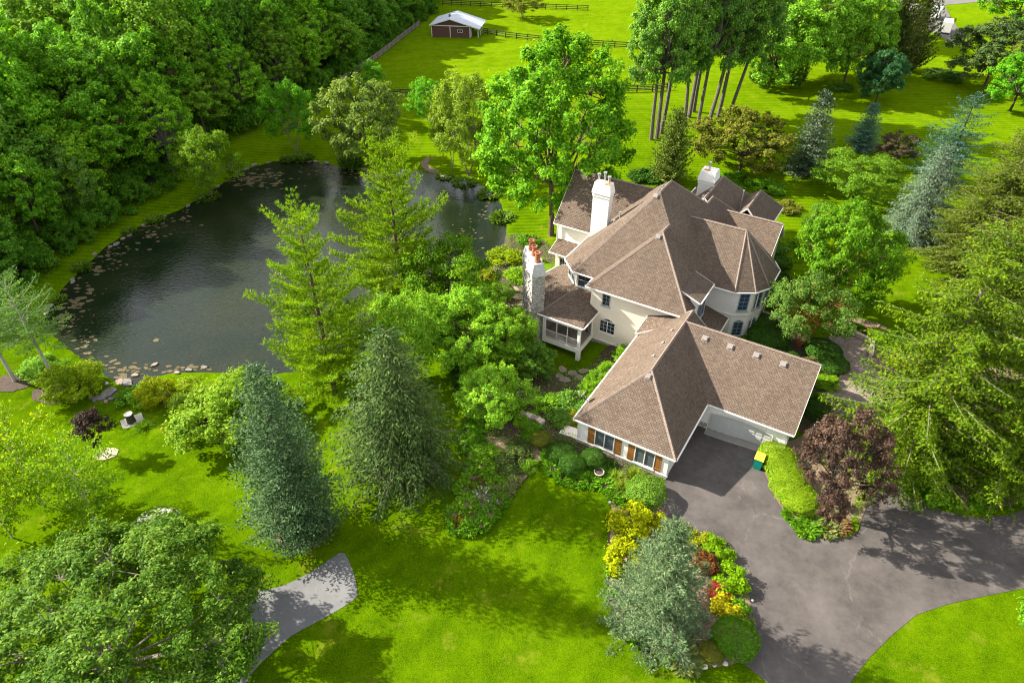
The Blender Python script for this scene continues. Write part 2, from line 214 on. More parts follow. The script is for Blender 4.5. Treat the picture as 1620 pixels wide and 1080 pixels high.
PLANTS = [
('bspruce', 'spruce_blue', -17.0, 34.29, -0.0, 18.03, 4.38, 3.91, 0, 0, 'spruce_tree', 'dense blue-green spruce cone on the front lawn, left of the wide drooping spruce', 'tree', None),
('gspruce', 'spruce_grey', -9.53, 40.85, -0.13, 16.26, 6.07, 4.66, 0, 0, 'spruce_tree', 'wide grey-green spruce with drooping boughs above a bare mulch ring on the lawn', 'tree', None),
('pine', 'pine', -18.44, 52.93, -2.2, 22.44, 5.67, 4.99, 0, 0, 'pine_tree', 'bright yellow-green pine leaning over the pond, its whole crown against dark water', 'tree', None),
('pine', 'pine', -13.39, 69.25, -4.35, 24.2, 6.87, 2.2, 0, 0, 'pine_tree', 'tallest yellow-green pine between the pond and the house, tip in front of the pale willow', 'tree', None),
('fir', 'fir', 10.23, 26.13, -0.0, 11.81, 3.52, 5.92, 0, 0, 'fir_tree', 'silvery long-needled fir filling the flower island beside the driveway', 'tree', None),
('norway', 'norway', 34.47, 41.78, -0.0, 24.83, 7.44, 0.6, 0, 0, 'spruce_tree', 'huge yellow-green spruce overhanging the paver path and the driveway verge', 'tree', None),
('norway', 'norway', 42.1, 40.01, -0.0, 21.45, 6.65, 3.0, 0, 0, 'spruce_tree', 'yellow-green spruce at the driveway verge, its lowest boughs reaching the asphalt at the right', 'tree', None),
('norway', 'norway2', 58.04, 73.75, -0.0, 19.28, 8.02, 1.2, 0, 0, 'spruce_tree', 'olive-brown drooping spruce next to the silver spruce at the lawn edge', 'tree', None),
('norway', 'norway2', 56.82, 63.89, -0.0, 26.36, 7.84, 4.4, 0, 0, 'spruce_tree', 'tall olive spruce at the right picture edge behind the great driveway spruce', 'tree', None),
('norway', 'norway2', 64.84, 76.52, -0.0, 23.15, 8.3, 5.2, 0, 0, 'spruce_tree', 'olive-brown spruce rising highest at the right edge below the bright green tree', 'tree', None),
('norway', 'norway2', 56.92, 56.94, -0.0, 17.15, 7.23, 2.4, 0, 0, 'spruce_tree', 'olive spruce cut by the right picture edge above the driveway spruces', 'tree', None),
('gspruce', 'silver', 54.15, 81.82, -0.0, 13.82, 5.13, 1, 0, 0, 'spruce_tree', 'pale silver-blue spruce touching the olive spruces at the side lawn', 'tree', None),
('openspruce', 'spruce_teal', 66.74, 98.91, -0.0, 14.89, 5.18, 4.65, 0, 0, 'spruce_tree', 'open teal-blue spruce top with spaced boughs above the silver spruce', 'tree', None),
('nspruce', 'spruce_small', 60.02, 112.98, -0.0, 8.22, 2.87, 5.79, 0, 0, 'spruce_tree', 'small neat blue spruce cone alone on the side lawn', 'tree', None),
('nspruce', 'spruce_dark', 46.82, 102.89, -0.0, 13.64, 3.8, 2, 0, 0, 'spruce_tree', 'dark slate-green spruce with a ragged outline beside the olive-brown tree', 'tree', None),
('cedar', 'cedar', 24.58, 99.82, -0.0, 10.77, 3.27, 0.18, 0, 0, 'cedar_tree', 'olive cedar of conical shape at the foot of the tall trunks behind the house', 'tree', None),
('low', 'cedar2', 99.18, 146.15, 0.03, 12.84, 8.15, 1, 0, 0, 'evergreen_tree', 'broad dark olive evergreen beside the white trailers', 'tree', None),
('cedar', 'darkcon', 80.2, 151.8, 0.01, 17.94, 5.54, 2.92, 0, 0, 'conifer_tree', 'dark conifer left of the trailer lane, the broader of two', 'tree', None),
('cedar', 'darkcon', 87.98, 157.76, -0.0, 16.26, 3.97, 2, 0, 0, 'conifer_tree', 'slim dark conifer right beside the trailer lane', 'tree', None),
('highfir', 'larch', -47.92, 54.05, -2.41, 14.9, 3.77, 0.3, 0, 0, 'fir_tree', 'leaning fir with a long bare grey trunk in the larger mulch bed by the pond', 'tree', None),
('highfir', 'larch', -53.17, 55.09, -2.16, 12.95, 3.84, 2.3, 0, 0, 'fir_tree', 'bluish fir in the round mulch bed at the left picture edge', 'tree', None),
('big', 'maple', 5.63, 86.73, -2.14, 26.51, 9.49, 1.1, 0, 0, 'tree', 'biggest bright green maple behind the house at the pond head', 'tree', None),
('oak', 'oak', -25.33, 21.79, -0.0, 9.8, 9.3, 0.4, 0, 0, 'tree', 'great dense round-crowned tree covering the lower left corner', 'tree', None),
('airy', 'birch', -7.24, 107.89, -2.57, 16.17, 5.35, 5.92, 0, 0, 'birch_tree', 'thin light-green birch with open crown between willow and big maple', 'tree', None),
('airy', 'birch', -10.18, 110.39, -2.55, 12.64, 3.14, 2, 0, 0, 'birch_tree', 'slender pale birch standing just left of the open birch', 'tree', None),
('round', 'willow', -24.85, 111.99, -2.56, 14.33, 7.11, 4.08, 0, 0, 'tree', 'broad sage-green willow on the far pond bank', 'tree', None),
('airy', 'bright', -15.83, 127.83, -0.56, 7.49, 3.65, 5.66, 0, 0, 'tree', 'small vivid green tree in front of the middle paddock fence', 'tree', None),
('upright', 'bright', -28.33, 142.08, 0.04, 6.49, 2.69, 0.71, 0, 0, 'tree', 'small vivid green tree beside the diagonal fence', 'tree', None),
('airy', 'bright', -38.47, 117.1, -2.5, 12.3, 4.28, 1, 0, 0, 'tree', 'young loose green tree on the far bank left of the willow', 'tree', None),
('airy', 'sapling', -48.32, 100.78, -3.38, 11.61, 4.33, 2, 0.16, -0.1, 'tree', 'yellow-green sapling leaning over the left pond edge', 'tree', None),
('airy', 'grey', -63.62, 90.67, -2.0, 11.44, 4.06, 3, 0, 0, 'tree', 'grey-green tree with two leaning pale trunks at the wood edge', 'tree', None),
('upright', 'grey', -63.45, 94.76, -1.8, 6.72, 2.36, 1, 0, 0, 'tree', 'smaller grey-green tree with one pale trunk at the wood edge', 'tree', None),
('small', 'darkpurple', -38.0, 43.92, -1.49, 5.38, 1.67, 1, 0, 0, 'tree', 'little black-purple tree in the pale mulch disc on the lawn', 'tree', None),
('plum', 'plum', 25.61, 35.73, -0.0, 10.59, 3.05, 1, 0, 0, 'tree', 'reddish purple plum tree at the mouth of the garage court', 'tree', None),
('big2', 'bright2', 36.79, 64.9, -0.0, 13.12, 5.52, 2, 0, 0, 'tree', 'dense bright green tree right of the turret on the side lawn', 'tree', None),
('multi', 'redbark', 31.13, 58.25, -0.0, 7.86, 4.26, 1, 0, 0, 'tree', 'grey-green tree with orange-red stems above the paver path', 'tree', None),
('upright', 'shrubgreen', 41.09, 80.62, -0.0, 5.87, 2.67, 2.95, 0, 0, 'tree', 'upright green shrub tree behind the dense bright tree', 'tree', None),
('upright', 'shrubgreen', 44.97, 79.44, -0.0, 4.2, 1.0, 1.55, 0, 0, 'tree', 'narrow green column tree alone on the side lawn', 'tree', None),
('layer', 'dogwood', 51.42, 94.51, -0.0, 6.38, 5.79, 3.41, 0, 0, 'tree', 'spreading layered dogwood with bright flat boughs on the side lawn', 'tree', None),
('round', 'olive', 36.47, 103.62, -0.0, 9.04, 7.45, 2, 0, 0, 'tree', 'wide olive-brown crabapple behind the back roofs', 'tree', None),
('layer', 'smoke', 62.22, 106.1, -0.0, 5.31, 2.96, 1, 0, 0, 'tree', 'low smoky purple tree beside the silver spruce', 'tree', None),
('round', 'teal', 72.37, 136.42, 0.0, 9.6, 4.43, 3.6, 0, 0, 'tree', 'round dark teal maple on the open lawn near the trailers', 'tree', None),
('round', 'bright', 96.61, 131.99, 0.03, 10.2, 5.99, 0.08, 0, 0, 'tree', 'vivid green tree at the right edge beside the broad olive evergreen', 'tree', None),
('round', 'maple', 131.75, 192.35, -0.08, 11.99, 8.99, 1.36, 0, 0, 'tree', 'green tree in the top right corner over the lane', 'tree', None),
('airy', 'olive', 2.82, 205.7, 0.03, 7.03, 5.06, 1.76, 0, 0, 'tree', 'lone dark-stemmed tree in the far paddock', 'tree', None),
('cotton', 'cotton2', 24.61, 117.26, -0.0, 25.0, 5.2, 0.0, -0.01, 0, 'tree', 'tall bare-trunked cottonwood, leftmost pale trunk of the grove', 'tree', 'cottonwood grove behind the house'),
('cotton', 'cotton', 25.71, 117.85, -0.0, 26.3, 5.7, 1.3, 0, 0, 'tree', 'tall cottonwood with the trunk touching the leftmost trunk', 'tree', 'cottonwood grove behind the house'),
('cotton', 'cotton', 26.91, 120.26, -0.0, 27.6, 6.2, 2.6, 0.04, 0, 'tree', 'tall cottonwood whose trunk leans right behind the olive cedar', 'tree', 'cottonwood grove behind the house'),
('cotton', 'cotton2', 31.89, 124.05, -0.01, 28.9, 5.2, 3.9, -0.09, 0, 'tree', 'cottonwood with a forked trunk just right of the olive cedar', 'tree', 'cottonwood grove behind the house'),
('cotton', 'cotton', 33.59, 128.36, -0.03, 25.0, 5.7, 5.2, 0.02, 0, 'tree', 'tall cottonwood with the thin trunk farthest back in the grove', 'tree', 'cottonwood grove behind the house'),
('cotton', 'cotton', 35.09, 131.47, -0.03, 26.3, 6.2, 6.5, 0.03, 0, 'tree', 'tall cottonwood whose trunk stands beside the thin back trunk', 'tree', 'cottonwood grove behind the house'),
('cotton', 'cotton2', 33.95, 122.76, -0.01, 27.6, 5.2, 7.8, 0.03, 0, 'tree', 'cottonwood with the thick straight trunk left of the olive crabapple', 'tree', 'cottonwood grove behind the house'),
('cotton', 'cotton', 36.97, 126.34, -0.02, 28.9, 5.7, 9.1, 0.1, 0, 'tree', 'leaning cottonwood whose base meets the olive crabapple top', 'tree', 'cottonwood grove behind the house'),
('cotton', 'cotton', 39.19, 128.7, -0.03, 25.0, 6.2, 10.4, 0.02, 0, 'tree', 'cottonwood with a grey trunk next to the leaning one', 'tree', 'cottonwood grove behind the house'),
('cotton', 'cotton2', 41.03, 128.35, -0.03, 26.3, 5.2, 11.7, 0.16, 0, 'tree', 'rightmost cottonwood, its trunk slanting strongly right', 'tree', 'cottonwood grove behind the house'),
('low', 'maple2', 53.91, 146.33, -0.02, 17.88, 9.6, 0, 0, 0, 'tree', 'broad bright maple with low boughs right of the cottonwoods', 'tree', 'maples right of the cottonwoods'),
('low', 'maple2', 62.64, 150.54, -0.01, 21.55, 9.1, 1, 0, 0, 'tree', 'tallest bright maple of the clump right of the cottonwoods', 'tree', 'maples right of the cottonwoods'),
('low', 'maple2', 71.15, 149.64, 0.0, 18.35, 7.17, 2, 0, 0, 'tree', 'bright maple nearest the dark conifers', 'tree', 'maples right of the cottonwoods'),
('tall0', 'maple2', 59.79, 185.37, 0.08, 17.16, 10.97, 3, 0, 0, 'tree', 'deep green maple behind the cottonwoods', 'tree', 'maples right of the cottonwoods'),
('tall0', 'maple2', 79.46, 186.03, -0.08, 18.55, 11.77, 4, 0, 0, 'tree', 'deep green maple at the back of the bright clump', 'tree', 'maples right of the cottonwoods'),
('round', 'shrubgreen', 52.34, 145.52, -0.03, 5.72, 3.27, 5.75, 0, 0, 'tree', 'low round green thicket at the foot of the bright maples', 'tree', None),
('round', 'shrubgreen', 58.3, 145.49, -0.02, 4.48, 2.89, 2, 0, 0, 'tree', 'small dark thicket right of the low round thicket', 'tree', None),
('layer', 'pinegreen', -7.34, 64.77, -2.48, 11.29, 5.38, 0.5, 0, 0, 'tree', 'flat-topped bright tree with dark crooked limbs beside the stepping stones', 'tree', None),
('big2', 'locust', -4.97, 57.35, -1.67, 8.59, 5.66, 1.6, 0, 0, 'tree', 'feathery mid-green tree in front of the stone chimney, the left and larger one', 'tree', None),
('big2', 'locust', -1.03, 56.8, -1.21, 7.11, 3.58, 3, 0, 0, 'tree', 'feathery mid-green tree in front of the stone chimney, the right one', 'tree', None),
('round', 'garden', 2.38, 53.93, -0.8, 4.05, 2.01, 1, 0, 0, 'tree', 'dark green small tree beside the porch pier', 'tree', None),
('airy', 'locust', -10.79, 55.01, -1.92, 10.58, 3.54, 4, 0, 0, 'tree', 'sparse yellow-green tree at the foot of the tallest pine', 'tree', None),
('airy', 'locust', -1.82, 47.08, -0.23, 5.83, 3.1, 2, 0, 0, 'tree', 'airy gold-green small tree over the flower garden', 'tree', None),
('locust', 'gold', -39.62, 37.1, -0.49, 9.59, 3.3, 0.2, 0.05, 0, 'tree', 'feathery gold-green young tree with pale thin stems on the left lawn edge', 'tree', None),
('locust', 'goldgreen', -34.32, 35.23, -0.17, 8.97, 2.97, 1.2, 0.1, 0, 'tree', 'feathery lime young tree left of the white hydrangea', 'tree', None),
('locust', 'gold', -40.15, 33.65, -0.13, 8.95, 2.9, 2.2, 0, 0, 'tree', 'gold-leaved young tree at the left edge above the great round tree', 'tree', None),
('locust', 'gold', -48.3, 45.26, -1.36, 4.91, 1.76, 1.0, 0, 0, 'tree', 'gold young tree cut by the left picture edge', 'tree', None),
('round', 'bright2', 37.57, 22.63, -0.0, 6.0, 3.6, 1, 0, 0, 'tree', 'bright green tree cut by the lower right picture edge', 'tree', None),
('tall1', 'wood', -59.77, 114.33, -1.01, 19, 5.5, 4.81, 0, 0, 'tree', 'tall woodland tree with a forked brown trunk showing behind the sapling', 'tree', 'woodland beyond the pond'),
('tall1', 'wood', -68.55, 106.6, -0.22, 18, 5.5, 1.0, 0, 0, 'tree', 'woodland tree with a brown split trunk above the grey-green trees', 'tree', 'woodland beyond the pond'),
('tall1', 'wood', -62.83, 100.04, -1.39, 15, 5.5, 5.01, 0, 0, 'tree', 'woodland tree with a thin trunk right of the grey-green trees', 'tree', 'woodland beyond the pond'),
('shrub1', 'yellow', 9.76, 34.53, -0.0, 1.9, 2.26, 0.87, 0, 0, 'shrub', 'golden shrub at the top of the driveway island, below the clipped ball', 'shrub', 'driveway island bed'),
('shrub1', 'yellow', 8.56, 31.56, -0.0, 1.6, 1.92, 3.88, 0, 0, 'shrub', 'golden shrub on the lawn side of the driveway island, left of the fir', 'shrub', 'driveway island bed'),
('shrub1', 'yellow', 11.83, 34.6, -0.0, 1.1, 1.13, 0.8, 0, 0, 'shrub', 'small golden shrub between the fir tip and the clipped ball', 'shrub', 'driveway island bed'),
('shrub1', 'goldf', 14.69, 33.08, -0.0, 0.9, 1.26, 0.01, 0, 0, 'shrub', 'yellow-orange low shrub on the driveway side near the fir tip', 'shrub', 'driveway island bed'),
('shrub1', 'lime', 15.98, 32.14, -0.0, 1.2, 1.44, 5.47, 0, 0, 'shrub', 'lime shrub on the driveway kerb, the upper of two', 'shrub', 'driveway island bed'),
('shrub1', 'lime', 16.6, 29.47, -0.0, 1.3, 1.57, 1.32, 0, 0, 'shrub', 'lime shrub on the driveway kerb, the lower of two', 'shrub', 'driveway island bed'),
('shrub1', 'russet', 14.91, 30.89, -0.0, 1.1, 1.27, 1.35, 0, 0, 'shrub', 'russet brown bush between the fir and the upper lime shrub', 'shrub', 'driveway island bed'),
('shrub0', 'redflower', 15.31, 28.68, -0.0, 0.9, 0.9, 6.17, 0, 0, 'shrub', 'crimson flowering bush right of the fir', 'shrub', 'driveway island bed'),
('shrub1', 'yellowdot', 15.52, 27.4, -0.0, 1.0, 1.34, 5.48, 0, 0, 'shrub', 'round yellow bush beside the crimson flowers', 'shrub', 'driveway island bed'),
('shrub1', 'green2', 16.58, 27.25, -0.0, 0.8, 0.92, 1.82, 0, 0, 'shrub', 'mid-green low bush right of the round yellow bush', 'shrub', 'driveway island bed'),
('ball', 'green2', 15.48, 24.72, -0.0, 1.5, 1.59, 6.04, 0, 0, 'shrub', 'large round bright green bush at the lower tip of the island', 'shrub', 'driveway island bed'),
('ball', 'olivebush', 13.7, 23.9, -0.0, 0.9, 0.83, 3.39, 0, 0, 'shrub', 'olive-brown round bush left of the large bright green bush', 'shrub', 'driveway island bed'),
('perennial', 'greycover', 11.85, 23.64, -0.0, 0.5, 1.3, 4.26, 0, 0, 'shrub', 'grey-green low mat at the bottom edge of the island', 'shrub', 'driveway island bed'),
('shrub0', 'redflower', 12.68, 24.9, -0.0, 0.5, 0.4, 1.29, 0, 0, 'shrub', 'small crimson flowers under the fir skirt', 'shrub', 'driveway island bed'),
('shrub0', 'green2', 7.64, 30.39, -0.0, 0.8, 0.63, 5.91, 0, 0, 'shrub', 'green low bush on the lawn kerb left of the fir', 'shrub', 'driveway island bed'),
('shrub0', 'green2', 7.75, 28.52, -0.0, 0.8, 0.61, 4.34, 0, 0, 'shrub', 'green low bush below its twin on the lawn kerb', 'shrub', 'driveway island bed'),
('perennial', 'green2', 8.91, 25.18, -0.0, 0.6, 0.89, 6.07, 0, 0, 'shrub', 'green leafy clump at the lower left of the fir', 'shrub', 'driveway island bed'),
('perennial', 'green2', 10.6, 24.17, -0.0, 0.6, 0.88, 5.61, 0, 0, 'shrub', 'green leafy clump under the fir skirt at the kerb', 'shrub', 'driveway island bed'),
('shrub0', 'russet', 13.75, 34.41, -0.0, 0.6, 0.62, 1.88, 0, 0, 'shrub', 'dull red bush on the driveway kerb above the fir', 'shrub', 'driveway island bed'),
('shrub0', 'greycover', 16.92, 26.27, -0.0, 0.6, 0.5, 2.27, 0, 0, 'shrub', 'pale low bush at the right kerb of the island', 'shrub', 'driveway island bed'),
('ball', 'box2', 11.25, 37.51, -0.0, 1.7, 1.66, 1.04, 0, 0, 'shrub', 'big clipped ball at the driveway corner of the garage', 'shrub', 'bed in front of the garage'),
('ball', 'box', 4.33, 42.24, -0.0, 1.3, 1.25, 0.92, 0, 0, 'shrub', 'clipped dark ball farthest left below the garage windows', 'shrub', 'bed in front of the garage'),
('ball', 'box', 5.31, 40.74, -0.0, 1.4, 1.23, 0.41, 0, 0, 'shrub', 'clipped dark ball in the middle of three', 'shrub', 'bed in front of the garage'),
('ball', 'box', 7.22, 41.41, -0.0, 1.3, 1.13, 1.89, 0, 0, 'shrub', 'clipped dark ball nearest the garage window', 'shrub', 'bed in front of the garage'),
('tuft', 'grassy', 9.49, 38.39, -0.0, 1.1, 0.81, 3.79, 0, 0, 'ornamental_grass', 'grassy upright tuft left of the big clipped ball', 'shrub', 'bed in front of the garage'),
('tuft', 'grassy', 10.66, 39.8, -0.0, 1.0, 0.72, 0.02, 0, 0, 'ornamental_grass', 'grassy tuft against the stone base of the garage', 'shrub', 'bed in front of the garage'),
('tuft', 'grassy', 9.1, 39.66, -0.0, 0.8, 0.66, 4.26, 0, 0, 'ornamental_grass', 'small grassy tuft right of the round planter', 'shrub', 'bed in front of the garage'),
('shrub0', 'box', 8.59, 41.04, -0.0, 0.8, 0.67, 2.12, 0, 0, 'shrub', 'small dark bush under the left garage window', 'shrub', 'bed in front of the garage'),
('perennial', 'groundcover', 3.54, 42.24, -0.0, 0.35, 0.97, 1.95, 0, 0, 'ground_cover_plant', 'leafy ground cover clump along the garage bed edge', 'shrub', 'ground cover round the garage bed'),
('perennial', 'groundcover', 3.69, 40.74, -0.0, 0.35, 0.95, 5.14, 0, 0, 'ground_cover_plant', 'leafy ground cover clump along the garage bed edge', 'shrub', 'ground cover round the garage bed'),
('perennial', 'groundcover', 4.53, 39.8, -0.0, 0.35, 0.94, 3.02, 0, 0, 'ground_cover_plant', 'leafy ground cover clump along the garage bed edge', 'shrub', 'ground cover round the garage bed'),
('perennial', 'groundcover', 5.6, 39.3, -0.0, 0.35, 0.93, 1.98, 0, 0, 'ground_cover_plant', 'leafy ground cover clump along the garage bed edge', 'shrub', 'ground cover round the garage bed'),
('perennial', 'groundcover', 6.86, 39.3, -0.0, 0.35, 0.93, 3.02, 0, 0, 'ground_cover_plant', 'leafy ground cover clump along the garage bed edge', 'shrub', 'ground cover round the garage bed'),
('perennial', 'groundcover', 8.08, 38.88, -0.0, 0.35, 0.93, 4.43, 0, 0, 'ground_cover_plant', 'leafy ground cover clump along the garage bed edge', 'shrub', 'ground cover round the garage bed'),
('perennial', 'groundcover', 6.38, 40.16, -0.0, 0.35, 0.94, 0.36, 0, 0, 'ground_cover_plant', 'leafy ground cover clump along the garage bed edge', 'shrub', 'ground cover round the garage bed'),
('perennial', 'groundcover', 7.51, 40.3, -0.0, 0.35, 0.95, 6.12, 0, 0, 'ground_cover_plant', 'leafy ground cover clump along the garage bed edge', 'shrub', 'ground cover round the garage bed'),
('perennial', 'groundcover', 8.31, 40.01, -0.0, 0.35, 0.94, 0.14, 0, 0, 'ground_cover_plant', 'leafy ground cover clump along the garage bed edge', 'shrub', 'ground cover round the garage bed'),
('perennial', 'groundcover', 8.86, 37.71, -0.0, 0.35, 0.91, 4.71, 0, 0, 'ground_cover_plant', 'leafy ground cover clump along the garage bed edge', 'shrub', 'ground cover round the garage bed'),
('perennial', 'groundcover', 9.61, 37.24, -0.0, 0.35, 0.91, 5.31, 0, 0, 'ground_cover_plant', 'leafy ground cover clump along the garage bed edge', 'shrub', 'ground cover round the garage bed'),
('ball', 'hedge', 23.55, 41.66, -0.03, 1.55, 1.59, 0.11, 0, 0, 'hedge_mound', 'yellow-green hedge mound touching the recycling bin', 'shrub', 'clipped hedge at the plum'),
('ball', 'hedge', 23.71, 40.02, -0.01, 1.5, 1.61, 4.95, 0, 0, 'hedge_mound', 'yellow-green hedge mound second from the bin', 'shrub', 'clipped hedge at the plum'),
('ball', 'hedge', 23.58, 38.4, -0.0, 1.45, 1.63, 2.3, 0, 0, 'hedge_mound', 'yellow-green hedge mound third from the bin', 'shrub', 'clipped hedge at the plum'),
('ball', 'hedge', 24.01, 36.91, -0.0, 1.3, 1.59, 3.63, 0, 0, 'hedge_mound', 'yellow-green hedge mound lowest, under the plum', 'shrub', 'clipped hedge at the plum'),
('ball', 'hedge', 23.63, 40.83, -0.02, 1.5, 1.57, 0.06, 0, 0, 'hedge_mound', 'hedge mound filling the gap below the one by the bin', 'shrub', 'clipped hedge at the plum'),
('ball', 'hedge', 23.74, 39.24, -0.01, 1.45, 1.59, 0.29, 0, 0, 'hedge_mound', 'hedge mound in the middle of the hedge', 'shrub', 'clipped hedge at the plum'),
('ball', 'hedge', 23.72, 37.64, -0.0, 1.35, 1.61, 1.14, 0, 0, 'hedge_mound', 'hedge mound next above the lowest', 'shrub', 'clipped hedge at the plum'),
('perennial', 'groundcover', 24.54, 34.91, -0.0, 0.4, 1.03, 6.0, 0, 0, 'ground_cover_plant', 'low leafy plant at the foot of the plum tree', 'shrub', 'low plants under the plum'),
('perennial', 'groundcover', 23.35, 35.54, -0.0, 0.4, 1.04, 1.23, 0, 0, 'ground_cover_plant', 'low leafy plant at the foot of the plum tree', 'shrub', 'low plants under the plum'),
('perennial', 'greycover', 25.35, 34.29, -0.0, 0.4, 1.02, 4.75, 0, 0, 'ground_cover_plant', 'low leafy plant at the foot of the plum tree', 'shrub', 'low plants under the plum'),
('perennial', 'russet2', 26.51, 34.66, -0.0, 0.4, 1.03, 5.84, 0, 0, 'ground_cover_plant', 'low leafy plant at the foot of the plum tree', 'shrub', 'low plants under the plum'),
('perennial', 'groundcover', 23.81, 34.29, -0.0, 0.4, 1.02, 5.92, 0, 0, 'ground_cover_plant', 'low leafy plant at the foot of the plum tree', 'shrub', 'low plants under the plum'),
('ball', 'box', 27.72, 58.58, -0.0, 1.8, 2.14, 2.16, 0, 0, 'shrub', 'dark clipped mound below the turret windows', 'shrub', 'beds beside the entrance'),
('ball', 'box', 28.0, 61.22, -0.0, 1.6, 1.7, 2.23, 0, 0, 'shrub', 'dark clipped mound behind the one below the turret windows', 'shrub', 'beds beside the entrance'),
('ball', 'box', 30.7, 66.18, -0.0, 1.7, 1.71, 3.3, 0, 0, 'shrub', 'dark clipped mound across the gravel path from the turret', 'shrub', 'beds beside the entrance'),
('ball', 'box', 32.42, 69.83, -0.0, 1.7, 1.7, 4.87, 0, 0, 'shrub', 'dark clipped mound second up the side wall', 'shrub', 'beds beside the entrance'),
('ball', 'box', 33.92, 74.2, -0.0, 1.6, 1.45, 0.68, 0, 0, 'shrub', 'dark clipped mound farthest up the side wall', 'shrub', 'beds beside the entrance'),
('ball', 'box', 28.97, 55.35, -0.0, 1.2, 1.33, 4.7, 0, 0, 'shrub', 'dark bush at the foot of the orange-stemmed tree', 'shrub', 'beds beside the entrance'),
('ball', 'box', 33.2, 56.94, -0.0, 1.2, 1.9, 5.01, 0, 0, 'shrub', 'dark mound at the paver edge under the orange-stemmed tree', 'shrub', 'beds beside the entrance'),
('ball', 'box', 33.37, 54.62, -0.0, 1.1, 1.65, 5.4, 0, 0, 'shrub', 'dark rounded hedge in the bend of the paver path', 'shrub', 'beds beside the entrance'),
('shrub0', 'rosy', 31.32, 54.83, -0.0, 1.0, 1.32, 0.23, 0, 0, 'shrub', 'bush with dull pink flowers behind the rounded hedge', 'shrub', 'beds beside the entrance'),
('shrub0', 'lime2', 31.96, 52.03, -0.0, 0.9, 1.41, 5.94, 0, 0, 'shrub', 'bright leafy clump above the concrete landing', 'shrub', 'beds beside the entrance'),
('ball', 'box', 29.29, 47.71, -0.0, 1.5, 1.34, 0.57, 0, 0, 'shrub', 'dark shrub by the gable end of the garage', 'shrub', 'beds beside the entrance'),
('shrub0', 'green2', 29.39, 49.77, -0.0, 1.2, 0.94, 2.14, 0, 0, 'shrub', 'bright green shrub between garage gable and landing', 'shrub', 'beds beside the entrance'),
('ball', 'lime', 40.34, 59.71, -0.0, 0.9, 1.19, 3.84, 0, 0, 'shrub', 'lime ball shrub nearest the seat wall', 'shrub', 'bed behind the seat wall'),
('ball', 'lime', 40.68, 58.25, -0.0, 0.9, 1.31, 5.77, 0, 0, 'shrub', 'lime ball shrub in the middle of three', 'shrub', 'bed behind the seat wall'),
('shrub0', 'lime2', 42.17, 60.06, -0.0, 0.7, 0.98, 2.13, 0, 0, 'shrub', 'lime ball shrub nearest the lawn', 'shrub', 'bed behind the seat wall'),
('shrub0', 'green2', 38.52, 61.46, -0.0, 0.7, 1.07, 5.8, 0, 0, 'shrub', 'leafy plant behind the seat wall end', 'shrub', 'bed behind the seat wall'),
('shrub0', 'russet2', 39.51, 60.75, -0.0, 0.6, 0.85, 3.42, 0, 0, 'shrub', 'reddish plant between leafy plant and lime balls', 'shrub', 'bed behind the seat wall'),
('shrub0', 'russet2', 42.27, 57.81, -0.0, 0.7, 1.23, 1.96, 0, 0, 'shrub', 'dull red plant at the lawn edge of the bed', 'shrub', 'bed behind the seat wall'),
('shrub0', 'orangef', 41.38, 54.52, -0.0, 0.8, 1.39, 1.99, 0, 0, 'shrub', 'orange flowering clump under the great spruce', 'shrub', 'bed behind the seat wall'),
('shrub0', 'orangef', 40.49, 55.35, -0.0, 0.8, 1.13, 1.11, 0, 0, 'shrub', 'yellow-orange clump beside the orange one', 'shrub', 'bed behind the seat wall'),
('shrub0', 'olivebush', 40.11, 90.38, -0.0, 1.4, 2.03, 0.49, 0, 0, 'shrub', 'loose olive bush alone by the back corner of the house', 'shrub', None),
('shrub0', 'shrubgreen', 35.05, 78.95, -0.0, 1.3, 1.68, 0.93, 0, 0, 'shrub', 'green bush at the side wall below the dense bright tree', 'shrub', None),
('shrub0', 'green2', 39.34, 97.11, -0.0, 1.4, 2.91, 4.33, 0, 0, 'shrub', 'bright low thicket behind the white vent pipe', 'shrub', None),
('shrub0', 'green2', 34.57, 99.36, -0.0, 1.8, 2.96, 6.26, 0, 0, 'shrub', 'bright thicket behind the back ridge', 'shrub', None),
('shrub0', 'box', 22.91, 100.52, -0.0, 1.8, 2.49, 1.01, 0, 0, 'shrub', 'dark bush at the back of the side wing', 'shrub', None),
('shrub0', 'box', 20.25, 101.32, -0.05, 1.6, 2.21, 0.3, 0, 0, 'shrub', 'dark bush beside the big maple', 'shrub', None),
('upright', 'arbor', 9.78, 52.96, -0.56, 2.2, 1.63, 6.2, 0, 0, 'shrub', 'tall bright arborvitae beside the stone base of the house', 'shrub', 'shrubs of the walled garden'),
('upright', 'arbor', 8.07, 50.37, -0.21, 2.3, 1.45, 3.35, 0, 0, 'shrub', 'tall bright arborvitae nearest the satellite dish', 'shrub', 'shrubs of the walled garden'),
('upright', 'arbor', 11.87, 56.5, -0.69, 2.0, 1.22, 2.55, 0, 0, 'shrub', 'tall bright arborvitae against the garage eave', 'shrub', 'shrubs of the walled garden'),
('shrub0', 'garden', 5.9, 49.15, -0.1, 1.2, 1.74, 1.49, 0, 0, 'shrub', 'dense dark bush in the walled garden', 'shrub', 'shrubs of the walled garden'),
('shrub0', 'garden', 4.53, 46.86, -0.01, 1.0, 1.39, 3.73, 0, 0, 'shrub', 'dark bush above the stone wall', 'shrub', 'shrubs of the walled garden'),
('shrub0', 'garden2', 3.42, 49.19, -0.14, 1.1, 1.55, 5.19, 0, 0, 'shrub', 'green bush left of the dense dark bush', 'shrub', 'shrubs of the walled garden'),
('shrub0', 'goldf', 6.36, 47.13, -0.02, 0.9, 1.09, 2.86, 0, 0, 'shrub', 'yellowish bush above the white landing', 'shrub', 'shrubs of the walled garden'),
